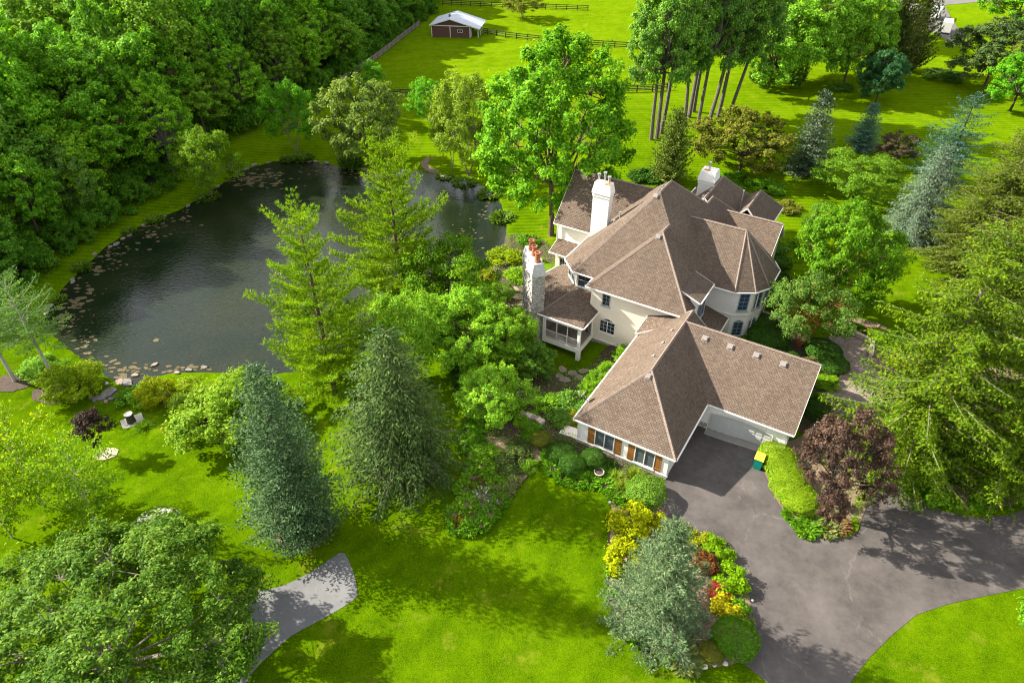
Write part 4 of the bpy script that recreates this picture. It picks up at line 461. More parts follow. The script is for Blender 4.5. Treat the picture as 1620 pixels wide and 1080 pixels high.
WOODS = [('tall0','wood2',-74.35,194.56,0.05,20.61,7.11,1.19),('tall0','wood2',-159.99,225.06,-0.18,19.43,5.58,5.08),('tall2','wood',-76.76,231.98,0.06,21.99,7.06,0.4),('tall2','wood3',-41.69,222.52,-0.22,20.52,7.08,3.26),('tall1','wood4',-109.84,233.43,0.18,20.25,6.5,5.85),('tall0','wood',-104.8,249.11,0.09,17.56,6.93,2.51),('tall0','wood',-35.33,279.11,0.12,18.71,7.25,0.33),('tall0','wood3',-70.77,187.81,0.01,23.23,5.94,0.55),('tall0','wood3',-191.39,249.12,-0.07,22.66,5.42,2.92),('tall2','wood',-56.61,130.17,-0.07,20.35,6.17,2.48),('tall1','wood2',-97.06,284.42,-0.15,17.34,5.69,2.77),('tall1','wood2',-138.38,260.35,0.0,17.72,6.57,1.53),('tall2','wood',-188.63,265.81,0.02,19.49,5.86,3.83),('tall2','wood4',-87.77,227.68,0.15,24.06,6.61,2.65),('tall2','wood4',-184.59,279.77,0.12,19.06,7.05,3.75),('tall1','wood2',-54.9,141.82,0.02,19.24,7.23,1.28),('tall2','wood',-159.87,193.2,-0.17,19.26,6.46,6.11),('tall2','wood',-113.8,194.15,0.21,21.72,7.25,2.98),('tall1','wood4',-77.19,89.17,-0.19,19.55,7.4,0.47),('tall2','wood',-60.43,270.78,0.03,23.35,7.23,2.21),('tall0','wood',-28.52,254.23,-0.05,14.12,4.26,3.66),('tall0','wood2',-40.95,181.08,-0.16,20.52,7.08,0.53),('tall0','wood3',-100.34,222.82,0.23,24.66,5.63,4.9),('tall2','wood',-147.79,270.22,0.02,22.43,5.81,1.07),('tall0','wood3',-48.23,167.09,-0.05,22.07,7.01,4.74),('tall2','wood3',-105.93,136.56,-0.04,23.7,7.1,4.47),('tall1','wood4',-60.8,124.18,-0.21,24.41,7.06,2.4),('tall0','wood2',-31.77,242.39,-0.14,19.56,7.06,1.75),('tall0','wood',-88.99,155.84,-0.0,22.13,6.21,1.19),('tall1','wood2',-43.12,252.47,-0.06,20.57,6.66,4.11),('tall0','wood2',-165.5,237.14,-0.15,19.05,6.83,4.74),('tall0','wood3',-87.03,180.98,0.11,22.0,7.22,2.37),('tall0','wood3',-59.14,196.85,-0.11,17.79,7.13,5.01),('tall1','wood2',-78.7,145.65,-0.01,24.82,6.47,4.97),('tall1','wood2',-172.23,201.57,-0.24,20.43,5.47,3.35),('tall0','wood2',-112.42,270.83,-0.06,24.57,6.39,5.96),('tall2','wood',-129.8,209.13,0.11,21.18,7.09,3.52),('tall0','wood2',-114.89,280.58,-0.12,18.61,6.47,3.16),('tall0','wood2',-194.26,238.23,-0.1,20.31,7.31,5.8),('tall0','wood',-207.38,274.42,0.01,17.28,5.71,0.07),('tall0','wood2',-64.58,146.24,0.01,22.85,5.65,3.21),('tall2','wood4',-102.9,209.83,0.25,22.06,7.05,3.87),('tall0','wood3',-144.04,210.52,-0.05,23.81,6.62,5.38),('tall0','wood3',-99.47,164.45,0.04,18.75,7.4,5.57),('tall1','wood2',-157.22,244.07,-0.09,20.48,7.28,3.41),('tall0','wood3',-130.67,228.67,0.08,23.42,6.36,0.15),('tall0','wood3',-121.48,271.49,-0.05,18.48,5.81,5.28),('tall0','wood2',-84.46,97.82,-0.0,17.62,5.59,2.45),('tall0','wood',-76.2,136.62,-0.01,23.75,5.76,2.85),('tall0','wood',-99.07,132.21,-0.03,19.59,5.57,5.29),('tall0','wood3',-102.24,276.48,-0.11,21.03,7.37,5.05),('tall2','wood',-47.02,238.86,-0.14,20.25,6.85,0.44),('tall0','wood2',-111.96,210.34,0.24,22.14,6.8,4.78),('tall1','wood4',-142.02,178.27,-0.02,19.21,6.08,3.39),('tall0','wood2',-205.75,262.79,0.0,23.48,5.55,3.75),('tall0','wood2',-144.83,198.47,-0.05,21.34,6.59,2.7),('tall1','wood4',-110.74,183.28,0.17,20.87,5.94,5.84),('tall2','wood4',-69.51,220.05,-0.0,23.04,6.18,5.64),('tall0','wood3',-86.53,189.85,0.14,17.36,5.6,5.09),('tall0','wood',-145.56,187.25,-0.05,19.85,5.71,2.28),('tall2','wood',-72.75,113.46,-0.0,18.91,5.63,5.61),('tall0','wood3',-112.11,174.56,0.11,22.06,6.91,1.19),('tall0','wood',-77.74,153.24,-0.01,17.82,6.48,0.46),('tall0','wood3',-83.03,257.12,0.02,20.55,6.89,2.45),('tall0','wood2',-33.49,216.81,-0.24,19.39,6.95,0.48),('tall1','wood4',-63.73,243.81,-0.03,24.05,5.84,4.13),('tall1','wood4',-81.55,166.02,0.03,20.5,7.01,1.91),('tall2','wood4',-98.5,176.0,0.12,21.68,6.99,4.64),('tall0','wood',-174.26,257.53,-0.03,21.35,6.53,6.07),('tall1','wood2',-202.47,253.85,-0.02,19.19,5.61,1.97),('tall0','wood2',-46.4,188.29,-0.18,23.12,6.44,4.8),('tall0','wood2',-78.48,280.56,-0.05,20.9,7.01,0.46),('tall2','wood4',-152.11,172.28,-0.05,23.67,7.18,6.01),('tall2','wood',-95.41,188.19,0.18,18.97,5.72,3.99),('tall1','wood4',-45.56,198.4,-0.21,22.18,6.95,1.13),('tall0','wood3',-90.63,129.0,-0.02,21.8,6.34,3.19),('tall0','wood2',-88.31,276.16,-0.08,23.83,6.37,2.53),('tall2','wood4',-128.37,194.08,0.11,21.85,5.71,0.99),('tall1','wood2',-39.05,262.76,0.01,19.81,6.63,3.32),('tall0','wood',-91.03,212.28,0.2,23.31,6.23,5.76),('tall1','wood4',-154.29,208.95,-0.15,19.53,6.21,3.49),('tall0','wood',-125.26,158.96,0.01,23.85,7.09,4.52),('tall1','wood2',-95.26,248.63,0.09,19.05,5.8,4.59),('tall2','wood3',-50.85,215.87,-0.18,20.57,6.16,0.64),('tall0','wood2',-114.16,131.62,-0.03,21.74,5.58,1.42),('tall2','wood',-135.49,273.75,-0.02,22.18,6.93,5.16),('tall0','wood',-50.01,282.48,0.11,19.09,5.78,1.93),('tall2','wood',-48.6,143.36,0.03,21.59,5.8,5.86),('tall2','wood3',-101.53,199.68,0.24,19.63,7.26,2.27),('tall1','wood4',-81.98,215.49,0.13,18.35,6.89,5.63),('tall2','wood3',-238.65,275.68,-0.1,18.93,6.55,5.22),('tall0','wood',-131.89,245.86,0.04,18.27,6.22,0.21),('tall0','wood',-226.39,275.35,-0.07,22.77,6.98,2.53),('tall2','wood4',-71.74,271.54,-0.01,17.94,5.63,5.9),('tall2','wood4',-165.77,271.81,0.07,22.86,6.6,4.72),('tall0','wood2',-70.67,86.91,-1.11,18.94,7.15,6.11),('tall2','wood3',-25.71,244.75,-0.11,15.33,4.31,5.06),('tall2','wood3',-91.0,146.1,-0.03,18.38,6.28,2.83),('tall0','wood3',-59.08,228.79,-0.1,21.26,5.87,5.96),('tall2','wood',-199.03,283.38,0.07,19.23,6.5,1.17),('tall2','wood3',-50.02,127.56,-0.75,12.6,4.38,0.2),('tall0','wood2',-25.77,212.42,-0.23,12.31,4.04,6.1),('tall0','wood',-156.64,267.9,0.03,21.87,7.01,3.16),('tall2','wood4',-187.59,226.68,-0.18,17.34,6.03,3.9),('tall2','wood',-176.0,220.57,-0.24,20.03,5.9,3.12),('tall2','wood4',-244.89,283.0,-0.15,24.12,5.68,2.47),('tall0','wood',-55.7,184.25,-0.11,22.9,6.53,5.73),('tall2','wood',-124.23,187.53,0.13,20.84,6.2,3.73),('tall2','wood4',-45.65,207.66,-0.22,21.54,6.7,1.37),('tall0','wood2',-54.99,161.13,-0.01,17.33,5.7,3.74),('tall0','wood3',-174.2,234.06,-0.18,23.68,6.47,2.82),('tall2','wood',-59.71,177.1,-0.06,17.33,5.45,3.96),('tall1','wood2',-171.04,281.59,0.14,24.35,5.83,4.33),('tall1','wood4',-73.74,167.38,0.01,18.77,7.25,1.27),('tall1','wood4',-115.56,256.35,0.04,22.61,6.51,4.4),('tall0','wood2',-153.99,184.53,-0.11,23.77,6.0,4.52),('tall0','wood2',-150.01,236.96,-0.08,19.88,7.35,0.94),('tall2','wood3',-161.78,280.63,0.11,17.83,5.44,5.06),('tall2','wood',-87.54,120.05,-0.0,18.28,6.64,3.08),('tall1','wood2',-93.58,109.56,-0.0,23.54,7.17,1.95),('tall0','wood2',-115.56,226.39,0.19,17.43,5.91,3.19),('tall2','wood3',-141.74,242.3,-0.01,23.85,5.81,3.54),('tall2','wood',-139.69,226.32,-0.0,24.79,6.34,4.36),('tall1','wood4',-98.65,152.49,-0.02,22.05,6.19,5.86),('tall0','wood',-185.96,241.9,-0.12,18.55,6.11,3.38),('tall0','wood3',-79.89,266.3,-0.01,20.13,6.64,4.81),('tall2','wood',-93.59,238.73,0.14,20.54,7.07,3.49),('tall2','wood4',-137.62,216.97,0.02,19.19,5.86,3.03),('tall1','wood4',-68.65,77.99,-1.54,14.35,3.8,2.11),('tall0','wood',-144.93,283.84,0.04,20.32,7.01,2.49),('tall0','wood',-175.03,243.81,-0.13,24.56,6.48,4.24),('tall1','wood2',-122.96,203.05,0.17,24.49,6.36,5.27),('tall2','wood3',-135.55,163.55,0.01,21.75,5.93,1.34),('tall2','wood',-67.38,119.79,-0.02,20.45,5.42,3.16),('tall2','wood3',-42.95,153.87,0.01,15.41,4.73,3.3),('tall1','wood2',-120.9,242.1,0.1,17.97,6.88,4.67),('tall0','wood',-71.28,178.22,0.01,21.12,5.46,3.94),('tall2','wood3',-63.13,284.01,0.05,18.51,6.34,3.46),('tall2','wood',-77.18,104.02,-0.0,23.63,7.0,3.21),('tall1','wood2',-51.14,264.09,0.01,23.37,5.7,2.3),('tall0','wood2',-69.91,128.12,-0.0,24.21,5.54,6.2),('tall1','wood2',-123.66,174.19,0.07,22.53,6.87,2.26),('tall0','wood2',-84.64,246.77,0.07,22.12,6.13,2.09),('tall2','wood',-100.62,119.82,-0.0,20.72,6.03,4.21),('tall0','wood2',-230.54,284.67,-0.13,22.25,6.98,5.85),('tall2','wood4',-28.69,203.51,-0.24,11.48,4.75,0.02),('tall1','wood2',-106.68,284.85,-0.16,21.54,5.66,0.55),('tall2','wood4',-165.1,252.19,-0.06,20.73,7.38,3.7),('tall1','wood2',-111.7,160.45,0.02,22.26,6.24,5.62),('tall1','wood2',-162.59,215.37,-0.21,20.16,6.0,4.64),('tall2','wood3',-85.57,203.56,0.16,17.42,5.59,1.58),('tall1','wood2',-37.52,165.42,-0.05,15.18,4.95,2.24),('tall2','wood4',-78.2,119.61,-0.0,17.25,6.26,2.37),('tall1','wood2',-33.87,180.98,-0.16,13.75,4.83,4.85),('tall1','wood4',-45.37,273.91,0.08,20.02,6.83,2.72),('tall2','wood3',-220.78,262.95,-0.0,21.54,6.5,2.09),('tall1','wood2',-70.96,210.7,0.01,18.3,5.78,1.06),('tall1','wood4',-31.56,224.04,-0.22,17.88,6.12,1.08),('tall0','wood',-124.53,151.08,-0.01,19.28,5.96,3.2),('tall1','wood2',-31.76,264.78,0.02,13.72,4.68,3.36),('tall0','wood3',-122.92,216.46,0.17,17.6,6.5,3.61),('tall1','wood2',-142.98,161.15,-0.0,18.56,6.13,2.22),('tall0','wood2',-32.83,189.46,-0.21,14.98,5.0,3.59),('tall0','wood',-177.88,270.53,0.06,21.69,6.45,2.11),('tall0','wood3',-146.54,253.16,-0.02,22.42,6.62,3.74),('tall0','wood',-125.42,284.63,-0.09,18.53,7.29,6.14),('tall1','wood4',-62.72,255.31,-0.02,23.41,5.75,5.12),('tall1','wood4',-29.82,282.51,0.14,12.27,4.53,4.87),('tall1','wood4',-215.89,248.13,0.03,24.55,6.68,3.09),('tall0','wood2',-107.27,168.58,0.07,17.53,5.59,4.43),('tall0','wood',-71.15,94.54,-0.7,21.92,5.77,6.09),('tall2','wood4',-107.46,152.43,-0.02,18.64,6.27,1.33),('tall0','wood2',-97.3,141.38,-0.04,20.48,6.71,1.42),('tall2','wood4',-207.41,241.64,-0.01,19.76,6.25,0.57),('tall1','wood4',-80.28,175.82,0.06,22.64,6.52,3.42),('tall0','wood2',-58.37,154.15,0.01,19.62,7.24,4.98),('tall2','wood3',-34.7,271.39,0.07,17.22,7.23,4.95),('tall2','wood',-128.38,254.62,0.03,21.43,5.49,0.96),('tall0','wood',-36.39,231.71,-0.2,17.1,6.84,5.81),('tall2','wood',-40.08,171.04,-0.08,14.95,4.56,4.65),('tall0','wood3',-63.75,92.7,-1.9,12.9,4.92,4.18),('tall2','wood3',-117.1,148.65,-0.03,24.86,6.14,2.07),('tall0','wood',-104.61,144.72,-0.04,17.62,7.13,0.21),('tall1','wood2',-133.82,178.23,0.04,20.1,6.35,0.25),('tall2','wood4',-95.28,268.95,-0.05,19.32,5.97,4.17),('tall2','wood3',-56.73,107.64,-1.79,13.95,4.61,3.62),('tall0','wood',-162.58,203.38,-0.21,20.47,6.56,1.31),('tall0','wood3',-102.78,262.52,-0.01,21.58,6.75,6.08),('tall2','wood',-123.5,142.09,-0.03,23.82,5.72,2.19),('tall1','wood4',-67.87,136.99,0.0,20.86,7.22,0.98),('tall1','wood2',-28.33,236.76,-0.16,16.0,3.86,2.51),('tall1','wood4',-103.3,185.86,0.19,19.82,6.1,5.32),('tall2','wood',-71.36,252.23,0.0,21.15,7.14,5.06),('tall0','wood2',-65.04,72.95,-2.09,11.53,3.97,1.24),('tall0','wood3',-71.38,261.7,0.0,17.7,6.23,5.09),('tall2','wood',-101.28,111.95,-0.0,24.18,5.94,5.63),('tall2','wood',-31.87,196.61,-0.23,12.37,4.61,0.69),('tall2','wood3',-25.75,229.33,-0.19,12.82,3.81,5.22),('tall2','wood4',-86.37,138.93,-0.03,19.56,6.73,5.69),('tall2','wood',-183.52,209.22,-0.23,17.49,7.17,5.14),('tall0','wood',-65.03,83.47,-2.04,14.53,4.2,2.45),('tall2','wood',-63.2,161.21,-0.01,21.44,6.47,2.3),('tall1','wood2',-35.22,204.94,-0.25,21.56,6.22,0.91),('tall1','wood2',-148.5,224.44,-0.09,18.53,6.74,5.63),('tall0','wood',-156.93,256.53,-0.03,22.43,6.52,3.47),('tall1','wood4',-60.95,213.2,-0.1,17.72,6.75,4.42),('tall0','wood2',-50.67,153.09,0.01,22.08,7.27,1.11),('tall0','wood',-135.51,201.32,0.04,17.73,5.88,1.18),('tall0','wood2',-196.76,226.5,-0.12,17.6,6.25,3.05),('tall0','wood',-107.21,123.68,-0.01,22.33,5.9,5.98),('tall1','wood2',-33.8,248.45,-0.1,22.18,7.31,0.15),('tall0','wood3',-190.74,217.91,-0.18,18.92,5.46,4.36),('tall2','wood4',-45.4,136.26,-0.01,13.49,4.67,2.18),('tall0','wood3',-196.58,270.48,0.04,21.7,7.19,5.8),('tall2','wood3',-82.54,112.01,-0.0,21.54,6.16,1.12),('tall1','wood4',-212.06,283.35,-0.02,18.74,5.44,5.61),('tall1','wood2',-230.14,266.3,-0.03,20.45,7.1,0.08),('tall2','wood3',-54.43,245.88,-0.07,21.9,6.1,0.55),('tall1','wood2',-115.89,139.14,-0.04,21.54,7.15,3.02),('tall0','wood3',-116.55,166.51,0.05,23.49,5.79,2.55),('tall0','wood3',-134.57,186.47,0.04,20.13,5.42,3.09),('tall2','wood4',-70.52,157.86,0.0,19.1,6.01,0.29),('tall0','wood2',-67.09,233.75,-0.02,22.37,5.41,3.0),('tall2','wood4',-216.37,272.98,-0.03,22.1,6.6,2.98),('tall2','wood3',-181.48,251.32,-0.07,17.42,6.44,5.42),('tall0','wood2',-33.93,257.91,-0.03,24.77,5.67,5.49),('tall2','wood3',-165.15,261.45,-0.0,19.47,5.61,4.23),('tall1','wood2',-134.87,153.77,-0.0,20.02,5.45,4.52),('tall1','wood4',-37.7,158.1,-0.0,11.51,4.82,2.58),('tall1','wood4',-38.1,193.57,-0.22,21.63,6.84,6.14),('tall2','wood',-92.45,167.46,0.05,19.95,7.37,3.91),('tall0','wood3',-27.78,272.66,0.08,15.62,4.21,0.81),('tall2','wood3',-129.2,266.46,-0.02,22.6,6.3,0.64),('tall2','wood4',-194.29,258.2,-0.02,24.87,5.9,4.65),('tall2','wood',-117.82,180.47,0.13,19.06,7.37,1.3),('tall0','wood3',-42.54,143.31,0.04,13.28,4.04,2.66),('tall0','wood',-67.56,201.0,-0.02,21.77,5.56,0.82),('tall0','wood3',-48.51,178.24,-0.12,21.1,5.68,1.9),('tall2','wood3',-66.43,170.59,-0.01,24.47,6.39,0.32),('tall1','wood2',-79.42,187.12,0.08,17.39,7.2,1.23),('tall2','wood3',-55.66,169.72,-0.05,23.97,6.68,3.16),('tall0','wood2',-92.54,258.17,0.02,19.51,6.94,3.6),('tall1','wood2',-168.91,193.06,-0.21,18.96,7.02,0.79),('tall2','wood3',-62.04,189.3,-0.07,24.56,6.74,3.68),('tall0','wood3',-169.1,226.41,-0.21,22.82,7.16,2.0),('tall2','wood3',-221.66,283.08,-0.08,19.25,7.08,4.66),('tall1','wood4',-125.92,166.84,0.03,23.36,7.0,5.02),('tall1','wood4',-81.93,127.75,-0.01,20.59,5.88,1.55),('tall0','wood2',-138.64,171.16,0.0,22.24,5.42,0.22),('tall2','wood4',-76.38,241.64,0.04,19.0,6.32,5.87),('tall1','wood2',-39.38,187.19,-0.19,17.03,6.73,0.24),('tall1','wood4',-55.01,119.7,-1.23,12.98,4.7,4.76),('tall2','wood4',-45.35,148.55,0.03,11.89,4.47,3.78),('tall0','wood',-44.49,162.49,-0.03,21.52,6.97,1.77),('tall0','wood3',-27.18,218.82,-0.23,14.84,4.92,1.3),('tall0','wood',-173.46,211.08,-0.25,22.23,6.86,4.14),('tall0','wood2',-35.27,175.17,-0.12,15.04,4.86,0.12),('tall2','wood3',-91.9,101.22,-0.0,19.5,5.48,2.07),('tall1','wood2',-152.16,278.36,0.06,24.22,7.27,4.25),('tall0','wood2',-52.75,136.09,0.03,22.5,5.6,1.14),('tall0','wood2',-30.91,209.49,-0.25,12.84,4.93,4.91),('tall0','wood',-103.0,240.22,0.15,23.69,6.72,3.58),('tall2','wood4',-55.43,205.22,-0.15,23.09,7.18,0.96),('tall0','wood3',-213.21,257.55,0.01,18.48,6.94,3.19),('tall1','wood2',-37.4,199.47,-0.24,17.73,5.87,2.0),('tall2','wood3',-111.91,242.99,0.13,23.67,5.55,4.78),('tall2','wood',-52.18,254.63,-0.04,20.09,6.74,2.01),('tall0','wood',-162.86,185.85,-0.16,17.47,6.65,1.75),('tall1','wood2',-48.5,228.77,-0.17,21.67,6.44,5.9),('tall2','wood',-134.5,283.37,-0.03,23.94,6.71,5.8),('tall0','wood',-26.57,262.14,0.0,15.51,4.97,1.19),('tall1','wood4',-108.93,219.33,0.23,18.29,7.23,5.36),('tall1','wood2',-84.55,237.25,0.1,22.08,6.92,2.41),('tall1','wood4',-202.8,233.21,-0.06,18.49,6.99,3.04),('tall2','wood',-63.64,109.99,-0.65,17.76,5.56,2.8),('tall0','wood3',-131.19,147.07,-0.01,22.97,6.49,4.05),('tall0','wood2',-122.0,232.9,0.14,20.45,7.16,1.83)]
THICKET = [('thick','under',-67.56,83.53,-1.66,4.44,2.47,4.97),('thick','under2',-58.36,129.55,-0.04,4.39,2.48,0.72),('thick','under',-57.61,105.28,-1.78,2.56,1.66,3.63),('wild','under',-50.67,123.88,-1.18,4.82,2.61,3.81),('thick','under2',-56.66,114.49,-1.48,3.23,2.3,3.82),('thick','under',-64.25,70.86,-2.18,2.66,1.41,5.02),('thick','under',-66.89,66.13,-1.74,4.91,3.32,3.03),('thick','under',-67.85,96.48,-1.06,4.4,2.5,2.46),('thick','under',-45.09,134.79,-0.1,2.96,2.12,3.95),('thick','under',-64.42,76.63,-2.16,4.33,3.07,0.91),('thick','under',-61.4,108.65,-1.03,3.14,1.87,1.39),('thick','under',-60.56,100.62,-1.62,3.37,2.11,4.58),('thick','under',-72.78,74.3,-0.9,4.84,2.89,3.89),('thick','under2',-52.25,118.85,-1.63,2.37,1.27,1.8),('thick','under',-60.66,123.42,-0.28,3.8,2.16,3.36),('thick','under2',-47.56,129.21,-0.68,3.38,1.82,4.08),('wild','under2',-30.24,199.46,-0.23,4.72,2.94,5.61),('thick','under',-32.91,173.5,-0.1,3.03,1.99,2.71),('thick','under2',-35.91,157.35,-0.0,4.73,2.9,1.18),('thick','under',-70.19,81.11,-1.26,3.53,2.22,1.54),('wild','under',-71.33,77.46,-1.11,3.78,2.17,2.54),('wild','under',-70.73,72.15,-1.21,3.73,2.54,0.43),('wild','under2',-68.41,92.84,-1.19,2.89,1.5,1.25),('wild','under',-55.64,124.78,-0.57,4.73,2.42,0.27),('wild','under',-25.14,213.53,-0.22,2.46,1.41,5.46),('thick','under',-37.26,154.63,0.01,2.64,1.51,5.83),('thick','under',-33.04,182.18,-0.17,4.6,3.06,0.19),('wild','under',-65.5,62.36,-1.66,3.68,2.05,5.27),('thick','under2',-39.63,150.32,0.02,2.55,1.49,0.09),('wild','under',-71.01,84.86,-1.1,3.16,1.68,5.78),('wild','under',-62.54,68.69,-2.36,1.45,0.79,0.86),('thick','under',-61.37,120.62,-0.41,3.45,1.98,2.28),('thick','under2',-35.76,164.46,-0.04,3.47,2.49,4.43),('wild','under',-52.74,115.96,-1.89,2.43,1.61,0.24),('thick','under',-63.02,91.69,-2.04,2.5,1.69,3.94),('thick','under2',-32.38,185.77,-0.19,4.46,2.93,5.86),('thick','under',-27.59,202.87,-0.23,3.89,2.47,0.89),('thick','under2',-26.56,217.32,-0.23,4.69,2.98,2.33),('thick','under2',-25.94,208.43,-0.23,3.7,1.91,2.91),('thick','under',-32.95,167.6,-0.06,2.01,1.44,0.97),('thick','under',-35.64,175.4,-0.12,4.3,3.05,1.22),('wild','under',-37.46,147.0,0.03,1.83,1.14,2.55),('thick','under2',-40.31,144.21,0.04,3.98,2.29,5.46),('thick','under2',-24.31,204.18,-0.22,1.73,1.22,5.61),('thick','under',-28.86,190.26,-0.2,1.81,1.17,6.28),('thick','under2',-64.4,112.42,-0.45,4.22,2.31,5.89),('thick','under2',-66.2,101.02,-0.86,3.16,1.65,1.45),('thick','under2',-61.42,105.93,-1.17,3.51,2.25,0.22),('thick','under2',-30.46,181.79,-0.17,1.98,1.05,6.01),('thick','under',-31.27,177.68,-0.14,1.86,1.27,5.62),('thick','under',-56.72,119.16,-1.08,3.52,2.05,1.98),('thick','under',-42.49,134.92,-0.1,2.41,1.64,0.38),('wild','under2',-64.61,80.07,-2.12,3.46,2.17,3.07),('thick','under',-60.19,90.86,-2.39,4.5,2.57,3.36),('wild','under2',-49.27,126.38,-0.97,4.98,3.15,3.61),('thick','under',-68.12,87.61,-1.48,3.66,2.07,5.0),('thick','under',-62.62,84.2,-2.32,3.96,2.28,3.57),('thick','under',-61.48,88.68,-2.33,3.85,2.25,2.34),('thick','under',-60.59,115.4,-0.84,2.75,1.83,0.09),('thick','under',-57.95,122.03,-0.65,4.71,2.92,4.56),('thick','under',-70.49,69.65,-1.23,4.24,2.69,3.81),('thick','under2',-32.98,188.51,-0.2,2.44,1.55,3.95),('thick','under2',-68.94,74.99,-1.52,4.98,2.73,0.08),('thick','under2',-65.94,91.38,-1.64,4.44,2.84,2.91),('thick','under',-33.78,162.06,-0.03,1.34,0.9,4.12),('wild','under2',-25.86,211.15,-0.23,3.53,1.95,1.35),('wild','under',-42.94,143.59,0.04,3.77,1.91,3.12),('wild','under2',-51.32,129.8,-0.39,3.81,2.24,5.88),('thick','under2',-66.34,72.67,-1.9,3.6,2.58,5.09),('thick','under',-60.69,111.74,-0.99,3.28,2.16,1.81),('wild','under',-62.59,78.24,-2.36,3.32,1.89,0.91),('thick','under',-39.3,153.1,0.02,2.6,1.66,3.45),('thick','under',-25.74,200.38,-0.22,1.66,0.94,4.14),('wild','under',-61.35,97.96,-1.77,4.62,2.41,0.95),('thick','under',-64.01,94.21,-1.77,3.98,2.16,0.4),('thick','under',-67.71,79.84,-1.67,4.81,2.97,1.08),('wild','under',-23.78,227.91,-0.19,4.01,2.09,0.36),('thick','under2',-48.78,132.94,-0.19,3.66,2.4,6.28),('thick','under',-24.13,220.22,-0.21,2.7,1.67,1.78),('thick','under2',-64.84,105.47,-0.7,2.86,1.57,0.78),('wild','under',-57.24,127.4,-0.21,4.78,2.59,0.15),('wild','under',-62.26,74.95,-2.41,1.86,1.0,3.01),('wild','under2',-62.66,117.83,-0.44,2.46,1.51,4.1),('wild','under',-40.25,139.74,0.04,2.54,1.44,5.52),('thick','under',-55.3,102.04,-2.23,2.02,1.35,4.62),('wild','under',-34.45,171.55,-0.09,4.87,2.93,5.54),('thick','under',-65.22,68.57,-2.04,3.51,2.43,4.55),('thick','under2',-68.64,89.97,-1.29,4.31,2.36,5.54),('wild','under',-57.85,93.78,-2.43,1.35,0.92,0.81),('thick','under',-35.84,152.64,0.02,2.47,1.61,3.32),('thick','under2',-62.99,101.44,-1.23,3.18,1.96,1.64),('wild','under',-30.95,192.79,-0.22,4.56,2.9,4.18),('thick','under2',-38.48,161.13,-0.02,3.31,2.07,6.05),('thick','under2',-40.72,146.77,0.03,3.46,2.47,5.83),('thick','under2',-53.64,123.18,-0.95,3.04,1.85,2.32),('thick','under',-33.23,165.14,-0.04,1.66,1.11,0.6),('thick','under',-22.28,212.58,-0.21,2.09,1.34,1.51),('thick','under',-54.86,128.82,-0.26,3.45,2.23,4.28),('thick','under',-61.13,82.13,-2.47,1.81,1.02,0.25),('thick','under',-57.76,111.76,-1.44,3.06,1.71,0.38),('thick','under',-58.96,108.46,-1.42,4.74,3.03,3.19),('thick','under',-56.38,99.12,-2.23,1.43,0.99,4.77),('wild','under',-51.62,127.32,-0.66,2.83,1.55,0.61),('thick','under2',-27.15,197.58,-0.22,1.35,0.82,2.16),('thick','under2',-29.16,195.36,-0.22,4.72,3.0,2.85),('thick','under2',-60.1,85.67,-2.51,2.04,1.19,0.96),('thick','under2',-37.24,167.07,-0.06,4.84,2.46,4.68),('thick','under',-58.35,96.99,-2.19,3.7,2.2,5.64),('thick','under2',-28.82,187.5,-0.19,2.19,1.35,2.89),('wild','under',-55.39,121.38,-0.98,2.67,1.63,1.46),('wild','under',-60.4,103.29,-1.47,4.24,2.97,1.88),('thick','under2',-64.11,88.07,-2.04,3.17,1.69,2.33),('thick','under',-56.47,108.79,-1.78,2.59,1.66,0.49),('wild','under2',-22.99,215.33,-0.21,1.68,1.08,3.05),('wild','under',-54.9,104.86,-2.16,1.64,0.89,1.09),('thick','under2',-38.79,157.26,-0.0,3.22,2.02,1.86),('thick','under2',-64.38,96.71,-1.51,4.41,3.11,1.27),('thick','under',-44.42,131.97,-0.4,2.1,1.38,0.24),('thick','under',-35.9,160.04,-0.01,4.26,2.73,4.7),('thick','under2',-33.99,177.31,-0.14,3.39,2.23,0.64),('thick','under2',-55.67,116.73,-1.45,2.59,1.66,6.26),('thick','under',-64.3,64.59,-1.99,1.61,0.89,2.1)]
FENCES = [('dark rail fence running along the back of the far paddock', [(-20.9, 223.98, -0.18), (-9.39, 221.06, -0.1), (3.71, 217.96, 0.04), (21.96, 214.78, 0.21)], 3), ('dark rail fence running right from the brown shed', [(-8.79, 191.08, -0.08), (-1.62, 185.76, -0.01), (9.49, 180.62, 0.07), (19.48, 177.57, 0.11), (30.76, 174.73, 0.11)], 3), ('dark rail fence across the meadow behind the house, left part hidden by trees', [(-25.39, 139.73, 0.04), (-14.24, 141.33, 0.02), (6.51, 142.23, -0.01), (19.31, 142.69, -0.03), (29.1, 143.52, -0.04), (32.33, 144.73, -0.04)], 4), ('weathered diagonal rail fence along the wood edge', [(-37.15, 144.5, 0.04), (-34.68, 154.02, 0.01), (-31.26, 167.85, -0.06), (-27.63, 186.44, -0.18), (-24.99, 198.27, -0.21)], 4)]
SHED = (-15.02, 187.44, -0.12)
TRAILERS = [((118.48, 206.75, -0.2), 'white box trailer parked farther up the lane'), ((113.73, 191.56, -0.2), 'white box trailer nearer the grass, with dark masts in front')]
MASTS = [((112.36, 195.58, -0.22), 'dark slanting mast with wheeled foot left of the nearer trailer'), ((110.32, 188.36, -0.2), 'dark slanting mast with wheeled foot in front of the nearer trailer')]
POLE = (110.29, 217.65, -0.23)
STUMP = (-37.88, 48.78, -2.16)
BIN = (21.81, 41.09, -0.06)
HOOP = (-20.23, 28.73, -0.0)
POT1 = (7.59, 40.01, -0.0)
POT2 = (-0.55, 70.42, -2.18)
BENCH = (37.14, 60.29, -0.0)
